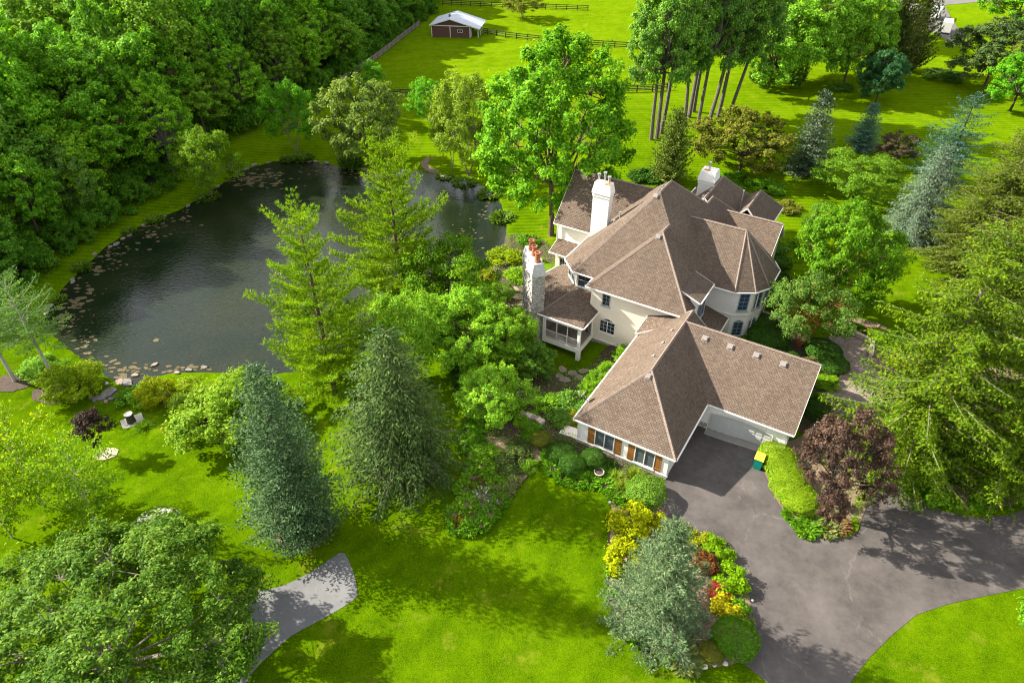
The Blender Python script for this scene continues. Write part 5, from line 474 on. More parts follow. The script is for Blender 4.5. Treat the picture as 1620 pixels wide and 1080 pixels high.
SEATWALL = [(36.86, 61.58, -0.0), (37.7, 60.63, -0.0), (38.08, 60.17, -0.0), (38.08, 60.17, -0.0), (38.71, 59.48, -0.0), (39.33, 58.81, -0.0), (39.24, 58.58, -0.0), (38.71, 57.48, -0.0), (38.09, 56.29, -0.0)]
LANDING = [(4.37, 45.09, -0.0), (4.98, 46.26, -0.01), (6.24, 45.59, -0.01), (6.59, 44.76, -0.0), (6.29, 43.96, -0.0), (5.58, 44.6, -0.0)]
FLAT = [(30.97, 50.7, -0.0), (31.99, 51.08, -0.0), (32.36, 50.7, -0.0), (31.32, 49.59, -0.0)]
WALLSTONES = [(0.79, 47.31, -0.12), (1.34, 47.2, -0.09), (1.87, 46.82, -0.05), (2.41, 46.54, -0.03), (2.93, 46.01, -0.01), (5.58, 47.13, -0.02), (5.0, 46.6, -0.01)]
PONDSTONES = [((-57.66, 69.72, -2.94), 1.5, 1.0), ((-57.27, 68.39, -2.96), 1.0, 0.6), ((-57.92, 76.0, -2.87), 0.8, 0.5), ((-57.55, 75.43, -3.1), 0.9, 0.5), ((-56.37, 85.28, -3.28), 1.3, 0.8), ((-56.14, 86.88, -3.15), 0.8, 0.5), ((-55.6, 87.83, -3.27), 0.9, 0.5), ((-56.88, 84.52, -3.15), 0.7, 0.5), ((-50.6, 97.18, -2.92), 1.0, 0.5), ((-44.78, 112.36, -2.6), 1.3, 0.7), ((-45.91, 110.92, -2.78), 1.5, 0.7), ((-40.25, 114.25, -2.71), 1.0, 0.5), ((-38.93, 114.35, -2.64), 1.2, 0.5), ((-36.92, 114.25, -2.71), 0.8, 0.4), ((-35.68, 114.14, -2.79), 1.0, 0.6), ((-34.57, 114.14, -2.79), 0.8, 0.5), ((-32.39, 113.37, -2.69), 1.4, 0.7), ((-28.95, 111.53, -2.82), 1.0, 0.5), ((-26.65, 111.03, -2.6), 1.2, 0.5), ((-25.26, 110.51, -2.6), 1.2, 0.5), ((-23.72, 109.73, -2.6), 0.9, 0.5), ((-46.78, 109.62, -2.67), 1.2, 0.6), ((-47.54, 106.61, -2.79), 1.0, 0.5), ((-48.3, 104.18, -2.79), 1.0, 0.5), ((-42.68, 113.7, -2.83), 0.9, 0.5), ((-42.41, 55.58, -2.86), 1.3, 0.9), ((-41.56, 55.51, -3.07), 1.7, 1.0), ((-41.25, 56.7, -3.66), 0.9, 0.6), ((-43.39, 54.97, -2.59), 0.7, 0.5), ((-39.83, 58.45, -3.97), 0.9, 0.5), ((-35.68, 57.57, -3.03), 0.9, 0.5), ((-36.68, 56.87, -2.61), 0.8, 0.5), ((-34.12, 57.99, -3.2), 0.8, 0.5), ((-11.75, 107.95, -3.17), 1.0, 0.5), ((-6.83, 105.64, -2.91), 1.0, 0.5), ((-4.66, 103.63, -2.86), 1.0, 0.5), ((-19.52, 110.31, -2.97), 1.0, 0.5), ((-57.92, 82.25, -2.63), 0.8, 0.5), ((-57.92, 80.04, -2.72), 0.8, 0.4), ((-54.88, 90.98, -2.9), 0.9, 0.5), ((-52.91, 93.59, -2.9), 0.9, 0.5), ((-49.63, 99.99, -2.89), 0.9, 0.5)]
STEPS = [((-3.39, 72.62, -2.52), 1.4, 0.9), ((-2.7, 70.89, -2.4), 1.3, 0.9), ((-2.11, 69.17, -2.26), 1.3, 0.9), ((-1.1, 69.9, -2.2), 1.2, 0.9), ((-0.31, 68.56, -2.03), 1.2, 0.8), ((-4.09, 74.19, -2.58), 1.2, 0.8), ((-5.4, 75.47, -3.02), 1.3, 0.8), ((0.79, 70.79, -2.05), 1.6, 1.4), ((1.23, 68.26, -1.82), 1.4, 1.2), ((0.4, 72.75, -2.21), 1.3, 1.0), ((6.39, 55.21, -1.38), 1.4, 1.1), ((5.47, 53.66, -0.91), 1.3, 1.0), ((6.95, 54.01, -1.04), 1.4, 1.0), ((7.79, 55.72, -1.46), 1.3, 1.0), ((4.99, 54.48, -1.1), 1.2, 0.9), ((-6.87, 78.3, -4.35), 1.1, 0.8), ((5.44, 56.12, -1.53), 1.2, 0.9)]
OUTLET = [(-43.09, 52.69, -2.52), (-42.87, 52.9, -2.53), (-43.4, 52.27, -2.48), (-43.92, 52.66, -2.49), (-42.58, 53.53, -2.57), (-42.16, 52.11, -2.52), (-41.84, 52.53, -2.54)]
BEDROCKS = [((10.29, 23.86, -0.0), 0.32), ((11.47, 23.2, -0.0), 0.22), ((13.05, 23.15, -0.0), 0.3), ((13.79, 23.2, -0.0), 0.18), ((14.55, 23.28, -0.0), 0.2), ((8.49, 25.37, -0.0), 0.18), ((8.17, 25.65, -0.0), 0.14), ((17.72, 28.01, -0.0), 0.12), ((3.35, 40.52, -0.0), 0.12), ((8.25, 37.04, -0.0), 0.15)]
ALGAE = [(-54.9, 70.9, 0.26), (-54.8, 71.3, 0.26), (-54.5, 73.7, 0.37), (-53.9, 69.5, 0.22), (-54.7, 71.0, 0.2), (-54.3, 73.5, 0.38), (-55.8, 73.1, 0.23), (-55.6, 75.2, 0.16), (-57.7, 73.7, 0.29), (-53.8, 69.9, 0.16), (-54.1, 73.5, 0.3), (-54.1, 67.9, 0.31), (-55.1, 74.5, 0.29), (-56.0, 70.5, 0.27), (-54.2, 70.4, 0.38), (-55.0, 71.7, 0.33), (-54.4, 69.5, 0.28), (-54.7, 66.4, 0.2), (-55.7, 71.2, 0.33), (-54.6, 70.1, 0.36), (-54.8, 69.6, 0.41), (-54.8, 71.4, 0.21), (-56.6, 74.7, 0.21), (-55.2, 70.8, 0.28), (-53.3, 71.1, 0.41), (-54.1, 72.8, 0.43), (-54.4, 71.7, 0.43), (-56.2, 73.9, 0.42), (-54.9, 70.6, 0.27), (-53.9, 70.4, 0.43), (-55.3, 71.6, 0.15), (-53.0, 68.9, 0.25), (-55.1, 71.0, 0.43), (-56.7, 78.1, 0.13), (-55.4, 78.3, 0.3), (-55.8, 78.2, 0.24), (-53.2, 72.3, 0.14), (-57.0, 78.5, 0.22), (-54.8, 78.2, 0.18), (-55.6, 81.1, 0.25), (-55.2, 78.4, 0.18), (-55.4, 77.3, 0.35), (-55.8, 78.2, 0.37), (-57.2, 76.4, 0.29), (-57.3, 81.9, 0.25), (-55.2, 78.0, 0.35), (-55.3, 81.3, 0.2), (-57.3, 80.1, 0.36), (-55.9, 78.9, 0.38), (-54.9, 79.4, 0.12), (-56.0, 79.3, 0.38), (-56.8, 79.3, 0.16), (-56.2, 78.5, 0.36), (-53.7, 78.4, 0.14), (-57.0, 81.9, 0.35), (-53.2, 79.6, 0.18), (-54.0, 83.9, 0.21), (-55.1, 82.1, 0.12), (-56.5, 83.1, 0.3), (-55.6, 82.6, 0.19), (-55.6, 84.1, 0.11), (-54.8, 84.8, 0.13), (-56.2, 82.4, 0.28), (-54.6, 80.9, 0.22), (-54.3, 82.2, 0.14), (-56.2, 82.1, 0.3), (-55.0, 82.6, 0.3), (-53.8, 80.6, 0.29), (-56.1, 80.6, 0.15), (-54.6, 82.7, 0.14), (-55.9, 81.9, 0.23), (-53.9, 83.5, 0.11), (-54.5, 80.0, 0.22), (-56.0, 83.9, 0.13), (-53.3, 78.8, 0.19), (-56.9, 83.8, 0.24), (-54.3, 78.6, 0.21), (-54.2, 82.8, 0.3), (-55.5, 84.3, 0.21), (-52.5, 79.8, 0.19), (-55.5, 82.8, 0.13), (-52.3, 79.6, 0.15), (-52.5, 88.9, 0.24), (-53.8, 85.8, 0.13), (-55.4, 85.4, 0.15), (-54.8, 89.3, 0.18), (-53.0, 87.8, 0.32), (-53.2, 90.9, 0.29), (-52.5, 88.2, 0.24), (-55.5, 87.8, 0.32), (-50.8, 86.1, 0.26), (-54.5, 90.5, 0.29), (-52.9, 83.9, 0.2), (-54.4, 89.4, 0.16), (-53.4, 85.6, 0.33), (-52.5, 89.0, 0.2), (-53.4, 89.3, 0.2), (-52.2, 87.8, 0.23), (-54.5, 84.5, 0.25), (-52.7, 87.3, 0.32), (-49.8, 88.2, 0.24), (-53.3, 87.1, 0.17), (-51.0, 83.8, 0.31), (-53.6, 88.9, 0.16), (-52.7, 83.7, 0.15), (-53.9, 90.7, 0.23), (-52.2, 88.3, 0.23), (-52.6, 87.2, 0.12), (-53.3, 87.0, 0.12), (-52.0, 88.0, 0.31), (-52.3, 90.0, 0.23), (-54.2, 90.8, 0.14), (-52.2, 91.7, 0.12), (-50.0, 87.5, 0.15), (-53.4, 88.7, 0.25), (-52.5, 88.8, 0.18), (-49.6, 89.6, 0.11), (-51.8, 90.4, 0.14), (-52.0, 92.6, 0.15), (-54.1, 90.8, 0.23), (-50.4, 87.6, 0.27), (-51.5, 90.8, 0.25), (-52.3, 92.0, 0.13), (-52.2, 88.1, 0.26), (-52.8, 90.4, 0.21), (-51.3, 87.2, 0.22), (-52.2, 87.2, 0.21), (-52.7, 87.7, 0.26), (-51.1, 92.2, 0.22), (-50.0, 92.7, 0.27), (-51.5, 93.1, 0.24), (-49.5, 92.3, 0.13), (-50.2, 95.8, 0.26), (-46.3, 90.9, 0.29), (-49.9, 93.2, 0.3), (-51.6, 94.4, 0.11), (-50.0, 93.5, 0.22), (-48.7, 92.2, 0.31), (-50.7, 95.4, 0.18), (-50.8, 92.1, 0.12), (-52.2, 91.4, 0.28), (-49.4, 93.9, 0.26), (-50.0, 95.0, 0.21), (-49.6, 92.9, 0.31), (-49.0, 93.6, 0.28), (-51.0, 92.2, 0.3), (-44.7, 104.5, 0.25), (-44.8, 106.6, 0.25), (-44.1, 103.0, 0.21), (-44.6, 107.3, 0.49), (-43.8, 105.9, 0.23), (-42.4, 107.7, 0.46), (-45.2, 106.6, 0.28), (-43.4, 105.5, 0.44), (-40.1, 103.6, 0.26), (-43.9, 107.0, 0.44), (-42.5, 104.1, 0.17), (-44.6, 107.7, 0.23), (-42.8, 106.3, 0.27), (-42.1, 106.8, 0.29), (-43.4, 106.7, 0.24), (-40.7, 107.8, 0.39), (-43.8, 106.7, 0.46), (-45.9, 109.1, 0.44), (-43.3, 105.9, 0.21), (-46.4, 106.3, 0.34), (-45.5, 104.5, 0.44), (-44.5, 107.1, 0.22), (-43.7, 105.4, 0.35), (-42.9, 104.4, 0.28), (-45.5, 104.6, 0.48), (-43.4, 105.1, 0.49), (-44.2, 106.2, 0.23), (-43.9, 109.1, 0.47), (-44.9, 106.6, 0.27), (-45.2, 108.3, 0.21), (-45.3, 105.2, 0.28), (-45.1, 106.3, 0.17), (-44.6, 109.4, 0.3), (-43.0, 105.6, 0.35), (-43.2, 107.8, 0.49), (-45.5, 106.8, 0.37), (-46.7, 108.0, 0.4), (-42.5, 106.3, 0.43), (-43.9, 106.2, 0.23), (-44.2, 104.8, 0.27), (-45.3, 107.4, 0.28), (-45.9, 108.6, 0.48), (-43.3, 107.1, 0.28), (-46.6, 107.1, 0.29), (-43.9, 107.5, 0.32), (-41.1, 104.2, 0.36), (-40.7, 108.4, 0.32), (-42.3, 108.7, 0.35), (-41.3, 108.9, 0.37), (-41.9, 111.1, 0.28), (-41.6, 107.7, 0.27), (-41.1, 109.4, 0.27), (-41.4, 105.4, 0.38), (-40.8, 109.4, 0.26), (-39.3, 108.3, 0.35), (-41.5, 109.0, 0.26), (-39.6, 107.3, 0.37), (-41.4, 104.6, 0.38), (-41.5, 109.6, 0.37), (-36.4, 111.8, 0.17), (-40.1, 108.3, 0.28), (-42.3, 107.9, 0.31), (-43.8, 110.9, 0.28), (-44.8, 109.3, 0.18), (-42.5, 107.9, 0.19), (-42.1, 110.2, 0.24), (-41.4, 105.7, 0.19), (-42.3, 108.9, 0.38), (-39.1, 105.5, 0.28), (-42.9, 107.6, 0.24), (-42.3, 110.9, 0.28), (-40.9, 105.6, 0.2), (-44.4, 108.0, 0.28), (-44.3, 109.6, 0.21), (-39.1, 109.2, 0.32), (-39.8, 109.0, 0.24), (-38.8, 105.9, 0.23), (-38.8, 106.2, 0.27), (-38.7, 105.7, 0.31), (-39.1, 104.4, 0.34), (-39.3, 104.6, 0.2), (-34.1, 104.4, 0.17), (-35.7, 107.0, 0.17), (-40.2, 108.7, 0.21), (-37.6, 103.3, 0.25), (-38.2, 105.5, 0.33), (-38.7, 106.5, 0.34), (-38.2, 106.8, 0.17), (-37.1, 107.2, 0.33), (-42.9, 108.5, 0.24), (-39.5, 105.3, 0.17), (-39.8, 105.2, 0.29), (-42.1, 106.9, 0.26), (-39.3, 108.6, 0.18), (-39.3, 106.4, 0.17), (-38.7, 106.3, 0.27), (-39.6, 109.6, 0.36), (-39.1, 105.1, 0.36), (-31.6, 107.8, 0.13), (-31.2, 110.9, 0.31), (-28.7, 108.5, 0.12), (-29.5, 110.9, 0.15), (-32.5, 109.5, 0.19), (-30.3, 109.1, 0.3), (-25.5, 107.7, 0.11), (-31.7, 109.4, 0.17), (-27.3, 108.8, 0.17), (-31.9, 110.0, 0.28), (-29.6, 110.9, 0.25), (-27.2, 107.8, 0.15), (-25.0, 109.1, 0.28), (-26.2, 107.6, 0.29), (-30.1, 110.4, 0.12), (-26.6, 109.2, 0.27), (-29.7, 110.7, 0.29), (-26.0, 109.1, 0.15), (-27.3, 109.8, 0.29), (-28.5, 109.6, 0.22), (-29.8, 108.3, 0.24), (-34.4, 109.0, 0.13), (-33.6, 110.2, 0.25), (-34.5, 108.8, 0.25), (-34.3, 110.2, 0.15), (-35.2, 110.8, 0.12), (-32.8, 112.8, 0.25), (-36.0, 109.7, 0.26), (-32.9, 110.4, 0.14), (-36.4, 110.1, 0.2), (-33.1, 112.1, 0.2), (-33.2, 108.7, 0.15), (-32.2, 110.8, 0.2), (-33.0, 111.8, 0.26), (-33.6, 111.8, 0.24), (-53.1, 68.7, 0.3), (-54.2, 65.9, 0.29), (-54.8, 67.8, 0.35), (-54.5, 67.2, 0.19), (-52.9, 66.3, 0.14), (-54.9, 67.3, 0.34), (-54.6, 68.1, 0.33), (-55.0, 67.7, 0.36), (-53.3, 67.0, 0.27), (-52.9, 65.6, 0.35), (-53.7, 65.1, 0.16), (-52.5, 67.7, 0.16), (-54.8, 68.5, 0.12), (-52.6, 64.7, 0.24), (-54.6, 67.2, 0.16), (-54.0, 65.7, 0.34), (-54.5, 66.7, 0.36), (-55.9, 69.6, 0.33), (-54.7, 67.0, 0.14), (-56.0, 69.3, 0.36), (-53.8, 68.0, 0.24), (-53.9, 67.2, 0.21), (-55.4, 67.7, 0.28), (-52.8, 65.6, 0.16), (-54.1, 66.4, 0.2), (-55.3, 68.2, 0.16), (-50.3, 63.1, 0.16), (-49.3, 62.6, 0.22), (-48.6, 63.1, 0.12), (-49.4, 63.6, 0.25), (-48.8, 63.1, 0.15), (-50.0, 64.6, 0.13), (-48.5, 62.9, 0.18), (-49.7, 62.8, 0.17), (-50.3, 63.7, 0.13), (-51.1, 62.9, 0.24), (-50.7, 65.0, 0.18), (-48.1, 60.4, 0.14), (-49.9, 61.4, 0.28), (-48.2, 60.6, 0.29), (-48.2, 60.7, 0.17), (-50.0, 62.6, 0.11), (-47.9, 61.1, 0.12), (-48.5, 60.5, 0.29), (-49.3, 61.7, 0.31), (-49.2, 62.0, 0.25), (-41.5, 62.9, 0.31), (-41.5, 63.1, 0.28), (-44.5, 57.9, 0.22), (-42.9, 58.0, 0.23), (-44.2, 58.0, 0.27), (-42.4, 57.5, 0.19), (-44.0, 58.6, 0.22), (-44.6, 59.3, 0.23), (-44.1, 58.7, 0.34), (-45.2, 58.4, 0.21), (-44.1, 57.3, 0.23), (-45.8, 58.5, 0.35), (-44.9, 59.0, 0.29), (-45.9, 60.0, 0.22), (-46.1, 58.6, 0.2), (-42.2, 56.3, 0.23), (-41.8, 57.5, 0.18), (-43.1, 57.6, 0.44), (-41.3, 57.3, 0.26), (-42.9, 57.7, 0.3), (-43.0, 56.3, 0.4), (-42.1, 58.1, 0.4), (-41.4, 55.6, 0.18), (-41.0, 56.6, 0.16), (-41.7, 56.2, 0.16), (-42.5, 56.7, 0.42), (-41.0, 56.7, 0.26), (-41.4, 56.6, 0.23), (-42.4, 56.4, 0.29), (-42.8, 56.9, 0.31), (-41.3, 57.8, 0.22), (-41.8, 57.2, 0.13), (-41.6, 57.9, 0.21), (-40.8, 58.5, 0.2), (-40.6, 58.0, 0.27), (-41.7, 57.5, 0.13), (-40.5, 57.8, 0.2), (-40.5, 56.9, 0.14), (-42.2, 58.8, 0.22), (-40.0, 58.3, 0.25), (-40.1, 57.7, 0.16), (-38.3, 57.2, 0.27), (-37.2, 57.7, 0.14), (-37.1, 57.7, 0.26), (-37.7, 57.4, 0.31), (-39.3, 57.5, 0.24), (-36.4, 57.6, 0.12), (-38.2, 58.2, 0.29), (-35.9, 57.9, 0.23), (-35.0, 58.1, 0.28), (-35.0, 57.6, 0.22), (-37.1, 58.1, 0.22), (-36.5, 58.0, 0.26), (-36.4, 58.0, 0.17), (-35.4, 58.1, 0.27), (-35.9, 58.2, 0.16), (-35.9, 58.3, 0.15), (-33.4, 57.7, 0.22), (-34.4, 58.3, 0.19), (-33.7, 57.7, 0.15), (-34.0, 57.8, 0.23), (-34.3, 57.8, 0.24), (-35.7, 58.4, 0.25), (-51.2, 68.0, 0.1), (-52.7, 67.1, 0.15), (-52.7, 64.1, 0.06), (-53.2, 66.5, 0.14), (-54.7, 67.1, 0.09), (-51.7, 66.4, 0.08), (-54.1, 67.4, 0.08), (-53.3, 67.5, 0.16), (-54.5, 67.5, 0.08), (-51.7, 68.1, 0.07), (-54.3, 70.2, 0.11), (-53.6, 69.5, 0.13), (-52.3, 65.7, 0.13), (-50.7, 63.7, 0.15), (-51.2, 67.8, 0.1), (-50.6, 66.4, 0.11), (-52.3, 69.1, 0.14), (-52.4, 73.8, 0.14), (-49.2, 63.8, 0.12), (-50.0, 63.3, 0.09), (-52.3, 72.6, 0.1), (-48.2, 64.2, 0.07), (-32.1, 58.6, 0.04), (-40.6, 60.4, 0.06), (-39.1, 61.2, 0.03), (-39.4, 57.5, 0.05), (-54.7, 71.9, 0.03), (-40.9, 58.6, 0.04), (-38.7, 65.7, 0.06), (-46.5, 73.3, 0.06), (-45.8, 63.4, 0.04), (-47.4, 75.4, 0.05), (-43.2, 72.9, 0.06), (-33.1, 58.8, 0.05), (-42.5, 62.9, 0.05), (-39.5, 60.7, 0.05), (-39.9, 61.8, 0.03), (-44.6, 58.0, 0.04), (-41.4, 62.5, 0.05), (-43.8, 68.5, 0.06), (-39.5, 65.0, 0.03), (-42.5, 67.2, 0.06), (-39.5, 61.2, 0.03), (-42.1, 69.9, 0.06), (-47.3, 71.6, 0.05), (-49.8, 67.8, 0.06), (-40.4, 62.2, 0.07), (-48.1, 72.2, 0.05), (-38.4, 64.9, 0.06), (-40.5, 58.8, 0.05), (-40.8, 63.7, 0.03), (-44.7, 68.9, 0.05), (-52.1, 69.3, 0.03), (-48.4, 61.6, 0.05), (-49.1, 64.0, 0.06), (-39.2, 69.7, 0.03), (-35.0, 60.0, 0.05), (-48.6, 62.6, 0.04), (-44.9, 62.2, 0.06), (-38.4, 66.0, 0.03), (-40.4, 65.2, 0.04), (-52.5, 63.6, 0.05), (-48.4, 77.1, 0.06), (-34.5, 66.0, 0.06), (-43.1, 62.9, 0.05), (-25.5, 65.3, 0.05), (-40.6, 62.5, 0.04), (-28.5, 64.3, 0.05), (-37.0, 64.2, 0.04), (-38.4, 66.0, 0.04), (-31.2, 65.5, 0.05), (-37.7, 59.9, 0.05), (-31.3, 57.8, 0.05), (-29.0, 62.9, 0.04), (-26.2, 63.0, 0.05), (-38.1, 63.0, 0.05), (-27.7, 59.6, 0.04), (-34.3, 67.8, 0.04), (-39.5, 62.3, 0.05), (-49.1, 66.0, 0.03), (-32.0, 62.4, 0.04), (-32.7, 62.9, 0.04), (-33.4, 65.2, 0.04), (-34.5, 61.6, 0.04), (-39.0, 63.7, 0.04), (-43.3, 62.8, 0.03), (-40.9, 68.6, 0.04), (-40.4, 64.5, 0.05), (-29.9, 63.9, 0.04), (-38.7, 66.9, 0.04), (-25.6, 61.8, 0.04), (-33.5, 65.5, 0.05), (-34.8, 65.2, 0.05), (-27.8, 61.4, 0.05), (-37.2, 65.7, 0.04), (-44.4, 66.2, 0.04), (-44.9, 59.3, 0.05), (-37.6, 68.2, 0.05), (-36.3, 60.0, 0.05), (-41.6, 68.5, 0.05), (-37.0, 61.7, 0.05), (-32.0, 66.0, 0.04), (-34.1, 64.7, 0.03), (-41.3, 64.7, 0.05), (-23.2, 61.9, 0.04), (-6.3, 88.2, 0.13), (-9.1, 88.5, 0.11), (-4.1, 84.1, 0.21), (-7.5, 88.2, 0.2), (-7.3, 87.5, 0.14), (-5.8, 85.9, 0.13), (-4.6, 86.9, 0.19), (-5.6, 89.4, 0.13), (-4.0, 94.0, 0.13), (-4.7, 83.3, 0.12), (-8.0, 94.3, 0.12), (-6.3, 84.6, 0.09), (-7.7, 88.4, 0.14), (-6.3, 92.9, 0.16), (-5.8, 89.8, 0.11), (-6.1, 86.5, 0.21), (-4.6, 93.6, 0.14), (-4.4, 94.2, 0.19), (-5.0, 92.2, 0.08), (-6.4, 86.2, 0.16), (-8.8, 90.9, 0.12), (-5.3, 88.5, 0.19), (-6.5, 84.8, 0.17), (-4.3, 87.1, 0.17), (-6.0, 86.9, 0.17), (-6.0, 86.4, 0.12), (-7.4, 89.7, 0.14), (-5.3, 86.8, 0.17), (-6.6, 87.1, 0.19), (-7.2, 89.1, 0.22), (-8.6, 83.1, 0.15), (-7.9, 79.0, 0.19), (-7.4, 82.3, 0.18), (-8.9, 82.9, 0.15), (-7.1, 81.1, 0.16), (-6.7, 84.0, 0.16), (-6.7, 82.3, 0.16), (-8.5, 84.4, 0.21), (-8.6, 86.1, 0.22), (-7.4, 83.1, 0.21), (-9.4, 83.4, 0.09), (-6.1, 81.4, 0.13), (-5.4, 83.4, 0.16), (-9.3, 84.3, 0.16), (-7.1, 88.7, 0.13), (-8.8, 81.8, 0.09), (-7.5, 81.8, 0.18), (-3.4, 93.7, 0.27), (-6.2, 92.0, 0.15), (-4.2, 95.3, 0.14), (-5.0, 94.3, 0.22), (-3.9, 95.5, 0.12), (-4.3, 94.0, 0.11), (-3.0, 94.4, 0.15), (-2.5, 95.2, 0.12), (-4.0, 97.0, 0.25), (-4.6, 95.9, 0.15), (-3.6, 98.3, 0.2), (-4.1, 95.1, 0.16), (-3.9, 92.9, 0.25)]
AERATOR = (-30.74, 82.54, -2.8)
# ------------------------------------------------------------------ lie of the land
_PP = np.array(POND)
def pond_sd(x, y):
    """distance to the pond's shore, negative inside"""
    x = np.atleast_1d(np.asarray(x, float)); y = np.atleast_1d(np.asarray(y, float))
    d2 = np.full(x.shape, 1e18); ins = np.zeros(x.shape, bool)
    n = len(_PP)
    for i in range(n):
        ax, ay = _PP[i]; bx, by = _PP[(i + 1) % n]
        ex, ey = bx - ax, by - ay
        t = np.clip(((x - ax) * ex + (y - ay) * ey) / (ex * ex + ey * ey + 1e-12), 0, 1)
        d2 = np.minimum(d2, (x - ax - t * ex) ** 2 + (y - ay - t * ey) ** 2)
        c = ((ay > y) != (by > y)) & (x < (bx - ax) * (y - ay) / (by - ay + 1e-12) + ax)
        ins ^= c
    d = np.sqrt(d2); return np.where(ins, -d, d)
def ground_np(x, y):
    d = pond_sd(x, y)
    x = np.atleast_1d(np.asarray(x, float)); y = np.atleast_1d(np.asarray(y, float))
    t = np.clip((d - .4) / 24., 0, 1); s = t * t * (3 - 2 * t)
    z = -2.6 + 2.6 * s
    z = np.where(d < .5, -2.6 - .35 * np.clip((.5 - d) / .5, 0, 1), z)
    z = np.where(d < 0, -2.95 - np.clip(-d * .5, 0, 1.4), z)
    z = z - 1.5 * np.exp(-((x - 7.5) ** 2 + (y - 57.5) ** 2) / 26.)
    z = z - .45 * np.exp(-((x - 17.9) ** 2 + (y - 45.1) ** 2) / 16.)
    far = np.clip((y - 120) / 60, 0, 1)
    return z + far * .25 * np.sin(x * .045) * np.cos(y * .03)
def gz(x, y): return float(ground_np(x, y)[0])
# ------------------------------------------------------------------ setting: ground, water, drives, beds
def lawn_mat():
    m, nt, b = new_mat('lawn_grass'); N, L = nt.nodes, nt.links
    tc = N.new('ShaderNodeTexCoord')
    def noise(scale, det=4, rough=.6, vec=None, dist=0):
        n = N.new('ShaderNodeTexNoise'); n.inputs['Scale'].default_value = scale; n.inputs['Detail'].default_value = det
        n.inputs['Roughness'].default_value = rough; n.inputs['Distortion'].default_value = dist
        L.new(vec or tc.outputs['Object'], n.inputs['Vector']); return n
    big = noise(.06, 4); mid = noise(.5, 5, .65); fine = noise(11, 5, .8); blade = noise(3.2, 6, .8, dist=.6)
    def madd(a, k, c):
        x = N.new('ShaderNodeMath'); x.operation = 'MULTIPLY_ADD'
        L.new(a, x.inputs[0]); x.inputs[1].default_value = k
        if isinstance(c, float): x.inputs[2].default_value = c
        else: L.new(c, x.inputs[2])
        return x.outputs[0]
    s = madd(big.outputs['Fac'], .45, -.28)
    s = madd(mid.outputs['Fac'], .6, s)
    s = madd(blade.outputs['Fac'], .55, s)
    s = madd(fine.outputs['Fac'], 1.45, s)
    # mowing bands
    def wave(rot, scale, amt, src):
        mp = N.new('ShaderNodeMapping'); mp.inputs['Rotation'].default_value = (0, 0, math.radians(rot))
        L.new(tc.outputs['Object'], mp.inputs['Vector'])
        w = N.new('ShaderNodeTexWave'); w.inputs['Scale'].default_value = scale; w.inputs['Distortion'].default_value = 1.2
        w.inputs['Detail'].default_value = 2; w.inputs['Detail Scale'].default_value = .4
        L.new(mp.outputs[0], w.inputs['Vector'])
        sep = N.new('ShaderNodeSeparateXYZ'); L.new(tc.outputs['Object'], sep.inputs[0])
        return w.outputs['Fac'], sep
    w1, sep = wave(38, .17, .1, s); w2, _ = wave(93, .32, .1, s)
    mr = N.new('ShaderNodeMapRange'); mr.inputs['From Min'].default_value = 62; mr.inputs['From Max'].default_value = 80
    L.new(sep.outputs['Y'], mr.inputs['Value'])
    mxw = N.new('ShaderNodeMix'); L.new(mr.outputs[0], mxw.inputs[0]); L.new(w1, mxw.inputs[2]); L.new(w2, mxw.inputs[3])
    wamt = N.new('ShaderNodeMapRange'); wamt.inputs['From Min'].default_value = 55; wamt.inputs['From Max'].default_value = 85; wamt.inputs['To Min'].default_value = .05; wamt.inputs['To Max'].default_value = .17
    L.new(sep.outputs['Y'], wamt.inputs['Value']); wmul = N.new('ShaderNodeMath'); wmul.operation = 'MULTIPLY'; L.new(mxw.outputs[0], wmul.inputs[0]); L.new(wamt.outputs[0], wmul.inputs[1])
    s = madd(wmul.outputs[0], 1.0, s)
    s = madd(s, 1.0, -1.03)
    # pasture beyond the fences is a paler, yellower turf
    far = N.new('ShaderNodeMapRange'); far.inputs['From Min'].default_value = 95; far.inputs['From Max'].default_value = 150
    far.inputs['To Max'].default_value = .12
    L.new(sep.outputs['Y'], far.inputs['Value'])
    s2 = N.new('ShaderNodeMath'); s2.operation = 'ADD'; L.new(s, s2.inputs[0]); L.new(far.outputs[0], s2.inputs[1])
    rp = ramp(N, [(0, (.028, .066, .001)), (.28, (.072, .138, .001)), (.55, (.122, .198, .002)), (.8, (.175, .235, .004)), (1, (.26, .28, .025))])
    L.new(s2.outputs[0], rp.inputs[0])
    dry = noise(.33, 6, .7); dm = N.new('ShaderNodeMapRange'); dm.inputs['From Min'].default_value = .56; dm.inputs['From Max'].default_value = .72; dm.inputs['To Max'].default_value = .55
    L.new(dry.outputs['Fac'], dm.inputs['Value'])
    dmx = N.new('ShaderNodeMix'); dmx.data_type = 'RGBA'; L.new(dm.outputs[0], dmx.inputs[0]); L.new(rp.outputs[0], dmx.inputs[6]); dmx.inputs[7].default_value = (.20, .205, .018, 1)
    L.new(dmx.outputs[2], b.inputs['Base Color']); b.inputs['Roughness'].default_value = .9; b.inputs['Specular IOR Level'].default_value = .0
    bp = N.new('ShaderNodeBump'); bp.inputs['Strength'].default_value = .75; bp.inputs['Distance'].default_value = .12
    bs = madd(fine.outputs['Fac'], 1.0, blade.outputs['Fac'])
    L.new(bs, bp.inputs['Height']); L.new(bp.outputs[0], b.inputs['Normal'])
    return m
M_LAWN = lawn_mat()

